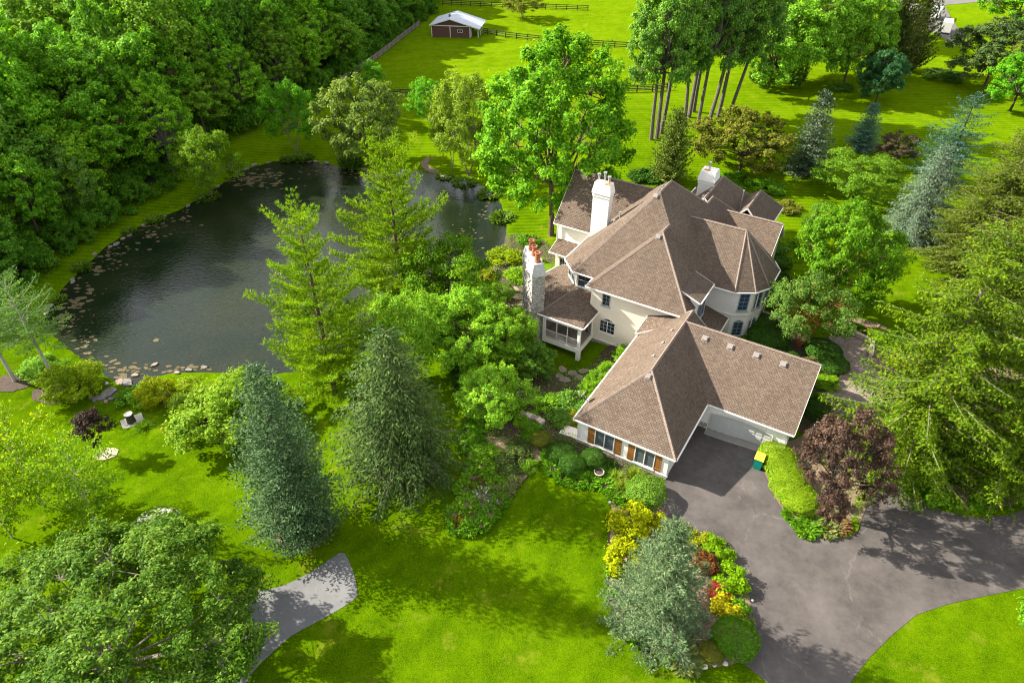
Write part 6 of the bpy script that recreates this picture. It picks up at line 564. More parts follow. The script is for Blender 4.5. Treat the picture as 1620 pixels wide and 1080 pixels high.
def axis(lo, hi, d, far, grow):
    a = list(np.arange(lo, hi + 1e-6, d)); s = d
    while a[-1] < far[1]: s *= grow; a.append(a[-1] + s)
    s = d
    while a[0] > far[0]: s *= grow; a.insert(0, a[0] - s)
    return np.array(a)
gx = axis(-70, 60, .8, (-620, 620), 1.12); gy = axis(8, 112, .8, (-90, 900), 1.12)
X, Y = np.meshgrid(gx, gy); Zg = ground_np(X.ravel(), Y.ravel())
nx, ny = len(gx), len(gy)
ii = (np.arange(ny - 1)[:, None] * nx + np.arange(nx - 1)[None, :]).ravel()
me = np_mesh('lawn', np.stack([X.ravel(), Y.ravel(), Zg], 1), np.stack([ii, ii + 1, ii + nx + 1, ii + nx], 1), M_LAWN)
me.polygons.foreach_set('use_smooth', [True] * len(me.polygons))
tag(obj('lawn', me), kind='structure')

def smooth_poly(pts, n=3):
    """Chaikin corner cutting"""
    p = [Vector(q) for q in pts]
    for _ in range(n):
        q = []
        for i in range(len(p)):
            a, c = p[i], p[(i + 1) % len(p)]; q += [a * .75 + c * .25, a * .25 + c * .75]
        p = q
    return [(v.x, v.y) for v in p]
def inside_np(poly, x, y):
    ins = np.zeros(np.shape(x), bool); n = len(poly)
    for i in range(n):
        ax, ay = poly[i]; bx, by = poly[(i + 1) % n]
        ins ^= ((ay > y) != (by > y)) & (x < (bx - ax) * (y - ay) / (by - ay + 1e-12) + ax)
    return ins
def drape(name, poly, mat, off, step=1.0, skirt=.15, crown=0.0, parent=None):
    """a sheet that follows the ground inside an outline"""
    pts = []
    n = len(poly)
    for i in range(n):
        a, c = Vector(poly[i]), Vector(poly[(i + 1) % n]); k = max(1, int((c - a).length / step))
        pts += [a + (c - a) * (j / k) for j in range(k)]
    nb = len(pts)
    xs = [p.x for p in pts]; ys = [p.y for p in pts]
    gxx, gyy = np.meshgrid(np.arange(min(xs), max(xs), step), np.arange(min(ys), max(ys), step))
    gxx, gyy = gxx.ravel(), gyy.ravel(); mk = inside_np([(p.x, p.y) for p in pts], gxx, gyy)
    allp = pts + [Vector((a, c)) for a, c in zip(gxx[mk], gyy[mk])]
    vo, eo, fo, *_ = delaunay_2d_cdt(allp, [(i, (i + 1) % nb) for i in range(nb)], [], 1, 1e-4)
    vx = np.array([v.x for v in vo]); vy = np.array([v.y for v in vo])
    z = ground_np(vx, vy) + off
    mb = MB(); mb.add(list(zip(vx, vy, z)), [tuple(f) for f in fo])
    # edge skirt going into the soil
    cnt = {}
    for f in fo:
        for i in range(len(f)):
            e = (f[i], f[(i + 1) % len(f)]); cnt[tuple(sorted(e))] = cnt.get(tuple(sorted(e)), 0) + 1
    for f in fo:
        for i in range(len(f)):
            a, c = f[i], f[(i + 1) % len(f)]
            if cnt[tuple(sorted((a, c)))] == 1:
                va, vc = (vx[a], vy[a], z[a]), (vx[c], vy[c], z[c])
                mb.add([va, vc, (vc[0], vc[1], vc[2] - skirt), (va[0], va[1], va[2] - skirt)], [(0, 3, 2, 1)])
    return mb.build(name, mat, parent)

def asphalt_mat(name, c1, c2, crack, scr=1.0):
    m, nt, b = new_mat(name); N, L = nt.nodes, nt.links
    tc = N.new('ShaderNodeTexCoord')
    def noise(scale, det=5, rough=.6):
        n = N.new('ShaderNodeTexNoise'); n.inputs['Scale'].default_value = scale; n.inputs['Detail'].default_value = det
        n.inputs['Roughness'].default_value = rough; L.new(tc.outputs['Object'], n.inputs['Vector']); return n
    n1, n2, n3 = noise(.25), noise(30, 3, .7), noise(1.6, 6, .7)
    a = N.new('ShaderNodeMath'); a.operation = 'MULTIPLY_ADD'; L.new(n3.outputs['Fac'], a.inputs[0]); a.inputs[1].default_value = .6
    n1b = N.new('ShaderNodeMath'); n1b.operation = 'MULTIPLY_ADD'; n1b.inputs[1].default_value = 1.5; n1b.inputs[2].default_value = -.25; L.new(n1.outputs['Fac'], n1b.inputs[0]); L.new(n1b.outputs[0], a.inputs[2])
    a2 = N.new('ShaderNodeMath'); a2.operation = 'MULTIPLY_ADD'; L.new(n2.outputs['Fac'], a2.inputs[0]); a2.inputs[1].default_value = .35; L.new(a.outputs[0], a2.inputs[2])
    rp = ramp(N, [(.6, c1), (1.25, c2)]); 
    mr0 = N.new('ShaderNodeMapRange'); mr0.inputs['From Min'].default_value = .6; mr0.inputs['From Max'].default_value = 1.3; L.new(a2.outputs[0], mr0.inputs['Value'])
    rp = ramp(N, [(0, c1), (1, c2)]); L.new(mr0.outputs[0], rp.inputs[0])
    # pale filled cracks
    mp = N.new('ShaderNodeMapping'); mp.inputs['Rotation'].default_value = (0, 0, .6); mp.inputs['Scale'].default_value = (1, .55, 1)
    wob = noise(.9, 4); ad = N.new('ShaderNodeVectorMath'); ad.operation = 'MULTIPLY_ADD'
    L.new(wob.outputs['Color'], ad.inputs[0]); ad.inputs[1].default_value = (1.6, 1.6, 0); L.new(tc.outputs['Object'], ad.inputs[2])
    L.new(ad.outputs[0], mp.inputs['Vector'])
    vo = N.new('ShaderNodeTexVoronoi'); vo.feature = 'DISTANCE_TO_EDGE'; vo.inputs['Scale'].default_value = .16
    L.new(mp.outputs[0], vo.inputs['Vector'])
    ms = noise(.5, 4, .7)
    cr = N.new('ShaderNodeMapRange'); cr.inputs['From Min'].default_value = .002; cr.inputs['From Max'].default_value = .006
    cr.inputs['To Min'].default_value = 1; cr.inputs['To Max'].default_value = 0; L.new(vo.outputs['Distance'], cr.inputs['Value'])
    mk = N.new('ShaderNodeMapRange'); mk.inputs['From Min'].default_value = .42; mk.inputs['From Max'].default_value = .56; mk.inputs['To Max'].default_value = .22 * scr
    L.new(ms.outputs['Fac'], mk.inputs['Value'])
    mu = N.new('ShaderNodeMath'); mu.operation = 'MULTIPLY'; L.new(cr.outputs[0], mu.inputs[0]); L.new(mk.outputs[0], mu.inputs[1])
    mix = N.new('ShaderNodeMix'); mix.data_type = 'RGBA'; L.new(mu.outputs[0], mix.inputs[0]); L.new(rp.outputs[0], mix.inputs[6])
    mix.inputs[7].default_value = (*crack, 1)
    # short chalky scrapes left by ploughing
    mp2 = N.new('ShaderNodeMapping'); mp2.inputs['Rotation'].default_value = (0, 0, .95); mp2.inputs['Scale'].default_value = (.55, 4.5, 1)
    L.new(ad.outputs[0], mp2.inputs['Vector'])
    sn = N.new('ShaderNodeTexNoise'); sn.inputs['Scale'].default_value = 1.1; sn.inputs['Detail'].default_value = 4; L.new(mp2.outputs[0], sn.inputs['Vector'])
    sm = N.new('ShaderNodeMapRange'); sm.inputs['From Min'].default_value = .70; sm.inputs['From Max'].default_value = .78; sm.inputs['To Max'].default_value = .5 * scr
    L.new(sn.outputs['Fac'], sm.inputs['Value'])
    mix2 = N.new('ShaderNodeMix'); mix2.data_type = 'RGBA'; L.new(sm.outputs[0], mix2.inputs[0]); L.new(mix.outputs[2], mix2.inputs[6]); mix2.inputs[7].default_value = (*crack, 1)
    L.new(mix2.outputs[2], b.inputs['Base Color']); b.inputs['Roughness'].default_value = .8; b.inputs['Specular IOR Level'].default_value = .25
    bp = N.new('ShaderNodeBump'); bp.inputs['Strength'].default_value = .3; bp.inputs['Distance'].default_value = .02
    L.new(n2.outputs['Fac'], bp.inputs['Height']); L.new(bp.outputs[0], b.inputs['Normal'])
    return m

def brick_mat(name, c1, c2, mortar, bw, bh, rot=0.0, uv=False, msize=.012, bump=.4, offset=.5, weather=.35, streak=0.0, rough=.85):
    m, nt, b = new_mat(name); N, L = nt.nodes, nt.links
    tc = N.new('ShaderNodeTexCoord'); src = tc.outputs['UV' if uv else 'Object']
    mp = N.new('ShaderNodeMapping'); mp.inputs['Rotation'].default_value = (0, 0, rot); L.new(src, mp.inputs['Vector'])
    br = N.new('ShaderNodeTexBrick'); br.offset = offset; br.inputs['Scale'].default_value = 1
    br.inputs['Brick Width'].default_value = bw; br.inputs['Row Height'].default_value = bh; br.inputs['Mortar Size'].default_value = msize
    br.inputs['Mortar Smooth'].default_value = .3; br.inputs['Bias'].default_value = 0
    br.inputs['Color1'].default_value = (*c1, 1); br.inputs['Color2'].default_value = (*c2, 1); br.inputs['Mortar'].default_value = (*mortar, 1)
    L.new(mp.outputs[0], br.inputs['Vector'])
    no = N.new('ShaderNodeTexNoise'); no.inputs['Scale'].default_value = .35; no.inputs['Detail'].default_value = 6; no.inputs['Roughness'].default_value = .65
    mp2 = N.new('ShaderNodeMapping'); mp2.inputs['Scale'].default_value = (1, 1 - .7 * streak, 1); L.new(src, mp2.inputs['Vector']); L.new(mp2.outputs[0], no.inputs['Vector'])
    n2 = N.new('ShaderNodeTexNoise'); n2.inputs['Scale'].default_value = 7; n2.inputs['Detail'].default_value = 3; L.new(src, n2.inputs['Vector'])
    ad = N.new('ShaderNodeMath'); ad.operation = 'ADD'; L.new(no.outputs['Fac'], ad.inputs[0]); L.new(n2.outputs['Fac'], ad.inputs[1])
    mr = N.new('ShaderNodeMapRange'); mr.inputs['From Min'].default_value = .65; mr.inputs['From Max'].default_value = 1.35
    mr.inputs['To Min'].default_value = 1 - weather; mr.inputs['To Max'].default_value = 1 + weather; L.new(ad.outputs[0], mr.inputs['Value'])
    sc = N.new('ShaderNodeVectorMath'); sc.operation = 'SCALE'; L.new(br.outputs['Color'], sc.inputs[0]); L.new(mr.outputs[0], sc.inputs['Scale'])
    L.new(sc.outputs[0], b.inputs['Base Color']); b.inputs['Roughness'].default_value = rough; b.inputs['Specular IOR Level'].default_value = .2
    bp = N.new('ShaderNodeBump'); bp.invert = True; bp.inputs['Strength'].default_value = bump; bp.inputs['Distance'].default_value = .03
    L.new(br.outputs['Fac'], bp.inputs['Height']); L.new(bp.outputs[0], b.inputs['Normal'])
    return m

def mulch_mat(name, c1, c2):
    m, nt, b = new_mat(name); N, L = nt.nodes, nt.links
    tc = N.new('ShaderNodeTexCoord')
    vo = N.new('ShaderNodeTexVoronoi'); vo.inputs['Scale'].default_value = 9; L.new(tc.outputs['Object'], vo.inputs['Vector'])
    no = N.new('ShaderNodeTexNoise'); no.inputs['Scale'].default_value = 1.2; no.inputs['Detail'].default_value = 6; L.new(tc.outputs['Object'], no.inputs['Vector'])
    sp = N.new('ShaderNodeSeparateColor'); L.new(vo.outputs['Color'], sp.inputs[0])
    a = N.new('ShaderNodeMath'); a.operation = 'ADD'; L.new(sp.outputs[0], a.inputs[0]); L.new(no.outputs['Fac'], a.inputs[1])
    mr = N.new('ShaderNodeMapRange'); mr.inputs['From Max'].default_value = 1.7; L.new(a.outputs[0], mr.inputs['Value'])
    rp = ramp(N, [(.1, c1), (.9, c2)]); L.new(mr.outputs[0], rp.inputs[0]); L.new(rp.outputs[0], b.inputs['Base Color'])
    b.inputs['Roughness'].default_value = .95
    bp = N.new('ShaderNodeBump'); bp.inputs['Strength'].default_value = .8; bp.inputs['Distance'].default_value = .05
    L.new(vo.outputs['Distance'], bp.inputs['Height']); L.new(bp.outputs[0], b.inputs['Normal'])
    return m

M_DRIVE = asphalt_mat('driveway_asphalt', (.036, .032, .031), (.104, .091, .084), (.21, .19, .172))
M_COURT = asphalt_mat('court_asphalt', (.10, .10, .103), (.155, .155, .156), (.26, .26, .25), .7)
M_PAVER = brick_mat('concrete_paver', (.17, .135, .115), (.27, .215, .18), (.07, .055, .045), .28, .16, rot=-.55, msize=.012, bump=.5, weather=.25)
M_MULCH = mulch_mat('bark_mulch', (.02, .012, .009), (.075, .045, .032))
M_SOIL = mulch_mat('dry_mulch', (.10, .062, .040), (.24, .16, .115))
M_GRAVEL = mulch_mat('path_gravel', (.20, .16, .12), (.42, .35, .27))
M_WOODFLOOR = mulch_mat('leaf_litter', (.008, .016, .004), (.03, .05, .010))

D = POLYS
drive = drape('driveway', D['driveway'], M_DRIVE, .02, 1.0); tag(drive, kind='structure')
court = drape('basketball_court', smooth_poly(D['court'], 1), M_COURT, .02, 1.0); tag(court, kind='structure')
pav = drape('paver_path', smooth_poly(D['pavers'], 1), M_PAVER, .035, .8); tag(pav, kind='structure')
walk = drape('gravel_path', smooth_poly(D['turret_walk'], 2), M_GRAVEL, .03, .6); tag(walk, kind='structure')
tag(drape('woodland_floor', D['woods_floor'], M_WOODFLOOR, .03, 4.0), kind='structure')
tag(drape('service_road', D['road'], asphalt_mat('road_asphalt', (.10, .095, .09), (.15, .14, .135), (.2, .19, .18), .3), .06, 3.0), kind='structure')
tag(drape('lane', D['far_drive'], asphalt_mat('lane_asphalt', (.085, .08, .076), (.13, .12, .112), (.2, .19, .18), .3), .11, 3.0), kind='structure')
tag(drape('concrete_drive', D['concrete'], plain('pale_concrete', (.27, .235, .205), .9, var=.15, scale=.5), .10, 3.0), kind='structure')
tag(drape('dirt_track', smooth_poly(D['dirt_track'], 2), mulch_mat('bare_dirt', (.10, .07, .045), (.2, .14, .09)), .02, .6), kind='structure')
for key, mat, off in (('bed_drive', M_SOIL, .05), ('bed_garage', M_MULCH, .055), ('bed_island', M_SOIL, .05), ('bed_garden', M_MULCH, .04),
                      ('bed_plum', M_SOIL, .05), ('bed_spruce', M_SOIL, .05), ('bed_pond', M_MULCH, .05), ('bed_front', M_MULCH, .04),
                      ('bed_court', M_SOIL, .045), ('bed_terrace', M_MULCH, .03)):
    tag(drape('planting_bed', smooth_poly(D[key], 2), mat, off, .8), kind='structure')
tag(drape('door_threshold', [(13.38 + a * .8536 + q * .5210, 39.66 - a * .5210 + q * .8536) for a, q in ((.95, 7.45), (6.8, 7.45), (6.8, 8.3), (.95, 8.3))], plain('threshold_concrete', (.22, .21, .195), .9, var=.15), .045, .5), kind='structure')
tag(drape('lawn_strip', smooth_poly(D['lawn_strip'], 2), M_LAWN, .09, .5), kind='structure')
tag(drape('lawn_strip', smooth_poly(D['lawn_verge'], 2), M_LAWN, .07, .5), kind='structure')
for cx, cy, rx, ry, mat in RINGS:
    rr = random.Random(int(cx * 7 + cy)); ring = []
    for k in range(28):
        t = 2 * PI * k / 28; q = 1 + rr.uniform(-.07, .07); ring.append((cx + rx * q * math.cos(t), cy + ry * q * math.sin(t)))
    tag(drape('mulch_ring', ring, {'m': M_MULCH, 's': M_SOIL, 'g': M_GRAVEL}[mat], .05, .5), kind='structure')

# low kerb of dark edging round the two lawn-side beds
M_EDGE = plain('steel_edging', (.035, .03, .027), .8)
def edging(pts, label):
    mb = MB(); p = [Vector((x, y)) for x, y in pts]
    for a, c in zip(p, p[1:]):
        mb.bar((a.x, a.y, gz(a.x, a.y) + .04), (c.x, c.y, gz(c.x, c.y) + .04), .06, .16)
    o = mb.build('bed_edging', M_EDGE); tag(o, label, 'edging')
edging(smooth_poly(D['bed_drive'], 2)[EDGE_DRIVE[0]:EDGE_DRIVE[1]], 'dark low edging round the lawn side of the driveway island bed')
edging(smooth_poly(D['bed_island'], 2), 'dark low edging round the long flower bed in the lawn')

# pond
m, nt, b = new_mat('pond_water'); N, L = nt.nodes, nt.links
tc = N.new('ShaderNodeTexCoord')
n1 = N.new('ShaderNodeTexNoise'); n1.inputs['Scale'].default_value = .12; n1.inputs['Detail'].default_value = 4; L.new(tc.outputs['Object'], n1.inputs['Vector'])
rp = ramp(N, [(.3, (.005, .011, .005)), (.7, (.016, .020, .008))]); L.new(n1.outputs['Fac'], rp.inputs[0]); L.new(rp.outputs[0], b.inputs['Base Color'])
b.inputs['Roughness'].default_value = .04; b.inputs['IOR'].default_value = 1.36; b.inputs['Specular IOR Level'].default_value = .55
mp = N.new('ShaderNodeMapping'); mp.inputs['Rotation'].default_value = (0, 0, math.radians(-20)); mp.inputs['Scale'].default_value = (1.0, 2.2, 1)
L.new(tc.outputs['Object'], mp.inputs['Vector'])
w1 = N.new('ShaderNodeTexNoise'); w1.inputs['Scale'].default_value = 1.9; w1.inputs['Detail'].default_value = 3; w1.inputs['Distortion'].default_value = .4; L.new(mp.outputs[0], w1.inputs['Vector'])
calm = N.new('ShaderNodeTexNoise'); calm.inputs['Scale'].default_value = .06; calm.inputs['Detail'].default_value = 2; L.new(tc.outputs['Object'], calm.inputs['Vector'])
cm = N.new('ShaderNodeMapRange'); cm.inputs['From Min'].default_value = .38; cm.inputs['From Max'].default_value = .6; cm.inputs['To Min'].default_value = .22; cm.inputs['To Max'].default_value = .75
L.new(calm.outputs['Fac'], cm.inputs['Value'])
bp = N.new('ShaderNodeBump'); bp.inputs['Distance'].default_value = .09; L.new(cm.outputs[0], bp.inputs['Strength'])
L.new(w1.outputs['Fac'], bp.inputs['Height']); L.new(bp.outputs[0], b.inputs['Normal'])
mb = MB(); cxp = _PP.mean(0)
wp = [((x - cxp[0]) * 1.03 + cxp[0], (y - cxp[1]) * 1.03 + cxp[1]) for x, y in POND]
mb.prism(wp, -2.98, -2.80)
tag(mb.build('pond_water', m), kind='structure')
# ------------------------------------------------------------------ the house (own axes: x along the garage front, y towards the back)
house = empty('stucco_house', (13.38, 39.66, 0), math.radians(-31.4))
tag(house, 'large cream stucco house with steep brown shingle roofs, stone chimney and attached garage', 'house')
def roof_mat(name, c1, c2, mo, weather=.26):
    return brick_mat(name, c1, c2, mo, (.30), .185, uv=True, msize=.014, bump=.9, weather=weather, streak=.55)
M_SHING = roof_mat('brown_shingle', (.096, .069, .051), (.140, .105, .079), (.048, .035, .027))
M_SHING2 = roof_mat('tan_shingle', (.09, .062, .046), (.155, .116, .085), (.04, .028, .022))
M_CAP = plain('ridge_shingle', (.175, .134, .110), .85, var=.25, scale=5)
M_TRIM = plain('white_trim', (.62, .60, .56), .55, var=.06)
M_STUCCO = plain('cream_stucco', (.68, .605, .50), .9, var=.07, scale=.6, bump=.25, bscale=60)
M_STUCCO_W = plain('pale_stucco', (.72, .70, .655), .85, var=.06, scale=.7, bump=.2, bscale=60)
M_SOFFIT = plain('soffit_board', (.55, .51, .45), .7, var=.05)
M_GLASS = plain('window_glass', (.012, .022, .030), .08, spec=.7, var=.3, scale=1.5)
M_GLASS_C = plain('curtained_window_glass', (.075, .09, .10), .1, spec=.6, var=.35, scale=3)
M_GLASS_B = plain('blue_window_glass', (.02, .055, .10), .1, spec=.7, var=.3, scale=1.5)
M_SASH = plain('grey_sash', (.30, .32, .32), .5)
M_SHUTTER = plain('brown_shutter', (.24, .105, .022), .6, var=.15)
M_SCREEN = plain('dark_screen', (.028, .022, .018), .5, var=.3)
M_DARKIN = plain('dark_interior', (.02, .017, .014), .9)
M_CLAY = plain('clay_pot', (.27, .095, .045), .75, var=.2)
M_STEEL = plain('galvanised_steel', (.52, .52, .52), .35, metal=.7)
M_VENT = plain('roof_vent', (.19, .165, .15), .7)
M_CAPSTONE = plain('grey_capstone', (.40, .40, .39), .85, var=.12, bump=.2)
M_RUST = plain('rust_stain', (.45, .16, .045), .8, var=.35, scale=3)

def stone_mat(name, c1, c2, mortar, sx, sz):
    m, nt, b = new_mat(name); N, L = nt.nodes, nt.links
    tc = N.new('ShaderNodeTexCoord'); mp = N.new('ShaderNodeMapping'); mp.inputs['Scale'].default_value = (sx, sx, sz)
    L.new(tc.outputs['Object'], mp.inputs['Vector'])
    vo = N.new('ShaderNodeTexVoronoi'); vo.inputs['Scale'].default_value = 1; L.new(mp.outputs[0], vo.inputs['Vector'])
    ve = N.new('ShaderNodeTexVoronoi'); ve.feature = 'DISTANCE_TO_EDGE'; ve.inputs['Scale'].default_value = 1; L.new(mp.outputs[0], ve.inputs['Vector'])
    sp = N.new('ShaderNodeSeparateColor'); L.new(vo.outputs['Color'], sp.inputs[0])
    rp = ramp(N, [(.1, c1), (.9, c2)]); L.new(sp.outputs[0], rp.inputs[0])
    mr = N.new('ShaderNodeMapRange'); mr.inputs['From Min'].default_value = .02; mr.inputs['From Max'].default_value = .10; L.new(ve.outputs['Distance'], mr.inputs['Value'])
    mx = N.new('ShaderNodeMix'); mx.data_type = 'RGBA'; L.new(mr.outputs[0], mx.inputs[0]); mx.inputs[6].default_value = (*mortar, 1); L.new(rp.outputs[0], mx.inputs[7])
    L.new(mx.outputs[2], b.inputs['Base Color']); b.inputs['Roughness'].default_value = .9
    bp = N.new('ShaderNodeBump'); bp.inputs['Strength'].default_value = 1; bp.inputs['Distance'].default_value = .06
    L.new(mr.outputs[0], bp.inputs['Height']); L.new(bp.outputs[0], b.inputs['Normal']); return m
M_STONE = stone_mat('grey_fieldstone', (.30, .28, .255), (.52, .49, .44), (.20, .185, .17), 3.6, 6.5)
M_STONE2 = stone_mat('buff_fieldstone', (.36, .32, .27), (.60, .55, .47), (.16, .14, .12), 3.2, 5.5)

K = .968
def roof_block(name, faces, mats=None, parent=house, thick=.2, caps=()):
    """faces: slopes as 3-D outlines (own axes). Shingles on top, boarded edge and soffit below."""
    idx = {}; V = []
    def vid(p):
        k = tuple(round(c, 3) for c in p)
        if k not in idx: idx[k] = len(V); V.append(k)
        return idx[k]
    top = [[vid(p) for p in f] for f in faces]
    for i, f in enumerate(top):                      # all slopes face up
        a, b_, c_ = (Vector(V[f[j]]) for j in (0, 1, 2))
        if (b_ - a).cross(c_ - a).z < 0: top[i] = f[::-1]
    n = len(V); V2 = V + [(x, y, z - thick) for x, y, z in V]
    F = list(map(tuple, top)); MI = [0] * len(top)
    F += [tuple(n + i for i in f[::-1]) for f in top]; MI += [1] * len(top)
    ed = {}
    for f in top:
        for i in range(len(f)):
            e = (f[i], f[(i + 1) % len(f)])
            if (e[1], e[0]) in ed: del ed[(e[1], e[0])]
            else: ed[e] = 1
    for a, b_ in ed: F.append((a, n + a, n + b_, b_)); MI.append(2)
    me = bpy.data.meshes.new(name); me.from_pydata(V2, [], F)
    for m_ in (mats or [M_SHING, M_SOFFIT, M_TRIM]): me.materials.append(m_)
    me.polygons.foreach_set('material_index', MI)
    uv = me.uv_layers.new(name='UVMap')
    for p in me.polygons:
        nn = p.normal; h = Vector((-nn.y, nn.x, 0))
        h = h.normalized() if h.length > 1e-4 else Vector((1, 0, 0)); s_ = nn.cross(h)
        for li in p.loop_indices:
            co = me.vertices[me.loops[li].vertex_index].co; uv.data[li].uv = (co.dot(h), co.dot(s_))
    me.update(); o = obj(name, me, parent)
    # gutters along level outer edges
    g = MB()
    for a, b_ in ed:
        pa, pb = Vector(V[a]), Vector(V[b_])
        if abs(pa.z - pb.z) < .02 and pa.z > min(v[2] for v in V) + .35: continue
        if abs(pa.z - pb.z) < .02 and (pb - pa).length > .5:
            d = (pb - pa).normalized(); out = Vector((d.y, -d.x, 0))
            g.bar(pa + out * .065 + Vector((0, 0, -.07)), pb + out * .065 + Vector((0, 0, -.07)), .12, .11)
        elif (pb - pa).length > .5:
            d = (pb - pa); dn = Vector((d.x, d.y, 0)).normalized(); out = Vector((dn.y, -dn.x, 0))
            g.bar(pa + out * .02 + Vector((0, 0, -.09)), pb + out * .02 + Vector((0, 0, -.09)), .035, .19)
    if g.v: g.build('gutter', M_TRIM, o)
    for a, b_ in caps: ridge_cap(a, b_, o)
    return o
def ridge_cap(a, b_, parent):
    a, b_ = Vector(a), Vector(b_); d = b_ - a; L_ = d.length; d.normalize()
    side = Vector((d.y, -d.x, 0)).normalized(); up = side.cross(d); up = up if up.z > 0 else -up
    n = max(1, int(L_ / .3)); mb = MB(); rr = random.Random(int(L_ * 100))
    for i in range(n):
        p, q = a + d * (L_ * i / n), a + d * (L_ * (i + 1) / n + .03)
        w = .15 + rr.uniform(-.01, .01); dr = .095
        vs = []
        for pt, lift in ((p, .055), (q, .035)):
            vs += [pt - side * w + up * (lift - dr), pt + up * (lift + .02), pt + side * w + up * (lift - dr)]
        mb.add(vs, [(0, 1, 4, 3), (1, 2, 5, 4), (0, 2, 1), (3, 4, 5)])
    return mb.build('ridge_cap', M_CAP, parent)
def hip_faces(x0, x1, y0, y1, ze, k, front='hip', back='hip', axis='y'):
    """ridge along y (or x) over a rectangle of eaves"""
    if axis == 'x':
        fs = hip_faces(y0, y1, x0, x1, ze, k, front, back)
        return [[(b, a, c) for a, b, c in f] for f in fs]
    xm = (x0 + x1) / 2; h = (x1 - x0) / 2; zr = ze + k * h
    r0 = y0 + (h if front == 'hip' else 0); r1 = y1 - (h if back == 'hip' else 0)
    A, B = (xm, r0, zr), (xm, r1, zr)
    f = [[(x0, y1, ze), (x0, y0, ze), A, B], [(x1, y0, ze), (x1, y1, ze), B, A]]
    if front == 'hip': f.append([(x0, y0, ze), (x1, y0, ze), A])
    if back == 'hip': f.append([(x1, y1, ze), (x0, y1, ze), B])
    return f

E_ = 6.0
# main roof, one continuous set of slopes
fl, fr = (-15.84, 15.35, E_), (-4.48, 15.35, E_)
Fa, Fb = (-10.16, 21.03, 11.498), (-10.16, 22.96, 11.498)
Fv = (-15.84, 17.28, E_)
C2, C1 = (-18.42, 17.28, E_), (-20.38, 19.24, E_)
Ma, Mb_ = (-12.43, 25.23, 13.696), (-12.43, 28.6, 13.696)
Pb, Pa = (-8.95, 32.08, 10.327), (-8.95, 34.25, 10.327)
bl, bv, pl_, pr = (-20.38, 36.55, E_), (-13.42, 36.55, E_), (-13.42, 38.72, E_), (-4.48, 38.72, E_)
main_roof = roof_block('main_roof', [
    [fl, fr, Fa], [Fv, fl, Fa, Fb], [C2, Fv, Fb, Ma], [C1, C2, Ma], [bl, C1, Ma, Mb_],
    [fr, pr, Pa, Pb, Mb_, Ma, Fb, Fa], [bv, bl, Mb_, Pb], [pl_, bv, Pb, Pa], [pr, pl_, Pa]],
    caps=[(fl, Fa), (fr, Fa), (Fa, Fb), (C2, Ma), (C1, Ma), (Ma, Mb_), (Mb_, Pb), (Pb, Pa), (Pa, pr)])
nw = hip_faces(-25.55, -15.0, 26.0, 36.35, E_, K, 'gable', 'gable', axis='x')
zr = E_ + K * 5.175
roof_block('side_wing_roof', nw, caps=[((-25.55, 31.175, zr), (-15.2, 31.175, zr))])
# octagon-ended wing on the drive side
oc = [(-1.92, 22.52), (-.02, 23.68), (.98, 25.35), (.98, 29.45), (-.02, 31.12), (-1.92, 32.28)]
zt = 10.72; T0, T1 = (-9.3, 27.4, zt), (-3.1, 27.4, zt)
fs = [[(-9.3, 22.52, E_ - .05), (oc[0][0], oc[0][1], E_ - .05), T1, T0], [(oc[5][0], oc[5][1], E_ - .05), (-9.3, 32.28, E_ - .05), T0, T1]]
for i in range(5): fs.append([(*oc[i], E_ - .05), (*oc[i + 1], E_ - .05), T1])
roof_block('turret_roof', fs, caps=[(T0, T1)] + [(T1, (*oc[i], E_ - .05)) for i in range(6)])
# gabled wing behind the turret
roof_block('rear_gable_roof', hip_faces(-9.6, -.55, 30.95, 37.4, E_ - .08, .985, 'gable', 'gable', axis='x'),
           caps=[((-7.2, 34.175, E_ - .08 + .985 * 3.225), (-.55, 34.175, E_ - .08 + .985 * 3.225))])
# back wings
b3 = hip_faces(-13.95, -5.45, 33.4, 44.6, E_ + .06, 1.0, 'gable', 'hip'); zb = E_ + .06 + 4.25
roof_block('back_wing_roof', b3, caps=[((-9.7, 33.4, zb), (-9.7, 40.35, zb)), ((-9.7, 40.35, zb), (-5.45, 44.6, E_ + .06))])
b4 = hip_faces(-7.9, -2.55, 36.5, 44.85, E_ + .03, 1.04, 'gable', 'hip'); zb4 = E_ + .03 + 1.04 * 2.675
roof_block('back_side_roof', b4, caps=[((-5.225, 36.5, zb4), (-5.225, 42.175, zb4)), ((-5.225, 42.175, zb4), (-2.55, 44.85, E_ + .03))])
# garage roofs
zg = 2.8; hg = 4.82; kg = .85; zrg = zg + kg * hg
A0, A1 = (-4.24, 5.05, zrg), (-4.24, 15.78, zrg)
gi, gv = (.58, 8.0, zg), (-4.24, 13.62, zrg)
roof_block('garage_roof', [
    [(-9.06, 15.78, zg), (-9.06, -.15, zg), A0, A1],
    [(-9.06, -.15, zg), (.58, -.15, zg), A0],
    [(.58, -.15, zg), gi, gv, A0],
    [gi, (8.41, 8.0, zg), (8.41, 13.62, zrg), gv],
    [(8.41, 19.24, zg), (.58, 19.24, zg), gv, (8.41, 13.62, zrg)],
    [gv, (.58, 19.24, zg), (-.9, 17.5, 4.02), (-2.45, 15.78, 5.3), A1]],
    caps=[((-9.06, -.15, zg), A0), ((.58, -.15, zg), A0), (A0, A1), (gv, (8.41, 13.62, zrg))])
# little saddle where the garage meets the house wall
roof_block('saddle_roof', [[(-9.3, 14.2, 3.02), (-8.7, 15.78, 4.6), (-4.6, 15.78, 6.15), (-5.6, 14.6, 5.2)]], mats=[M_SHING2, M_SOFFIT, M_TRIM])
# shed dormer
roof_block('dormer_roof', [[(-6.9, 17.35, 7.93), (-4.05, 17.35, 6.82), (-4.05, 21.62, 6.82), (-6.9, 21.62, 7.93)]])
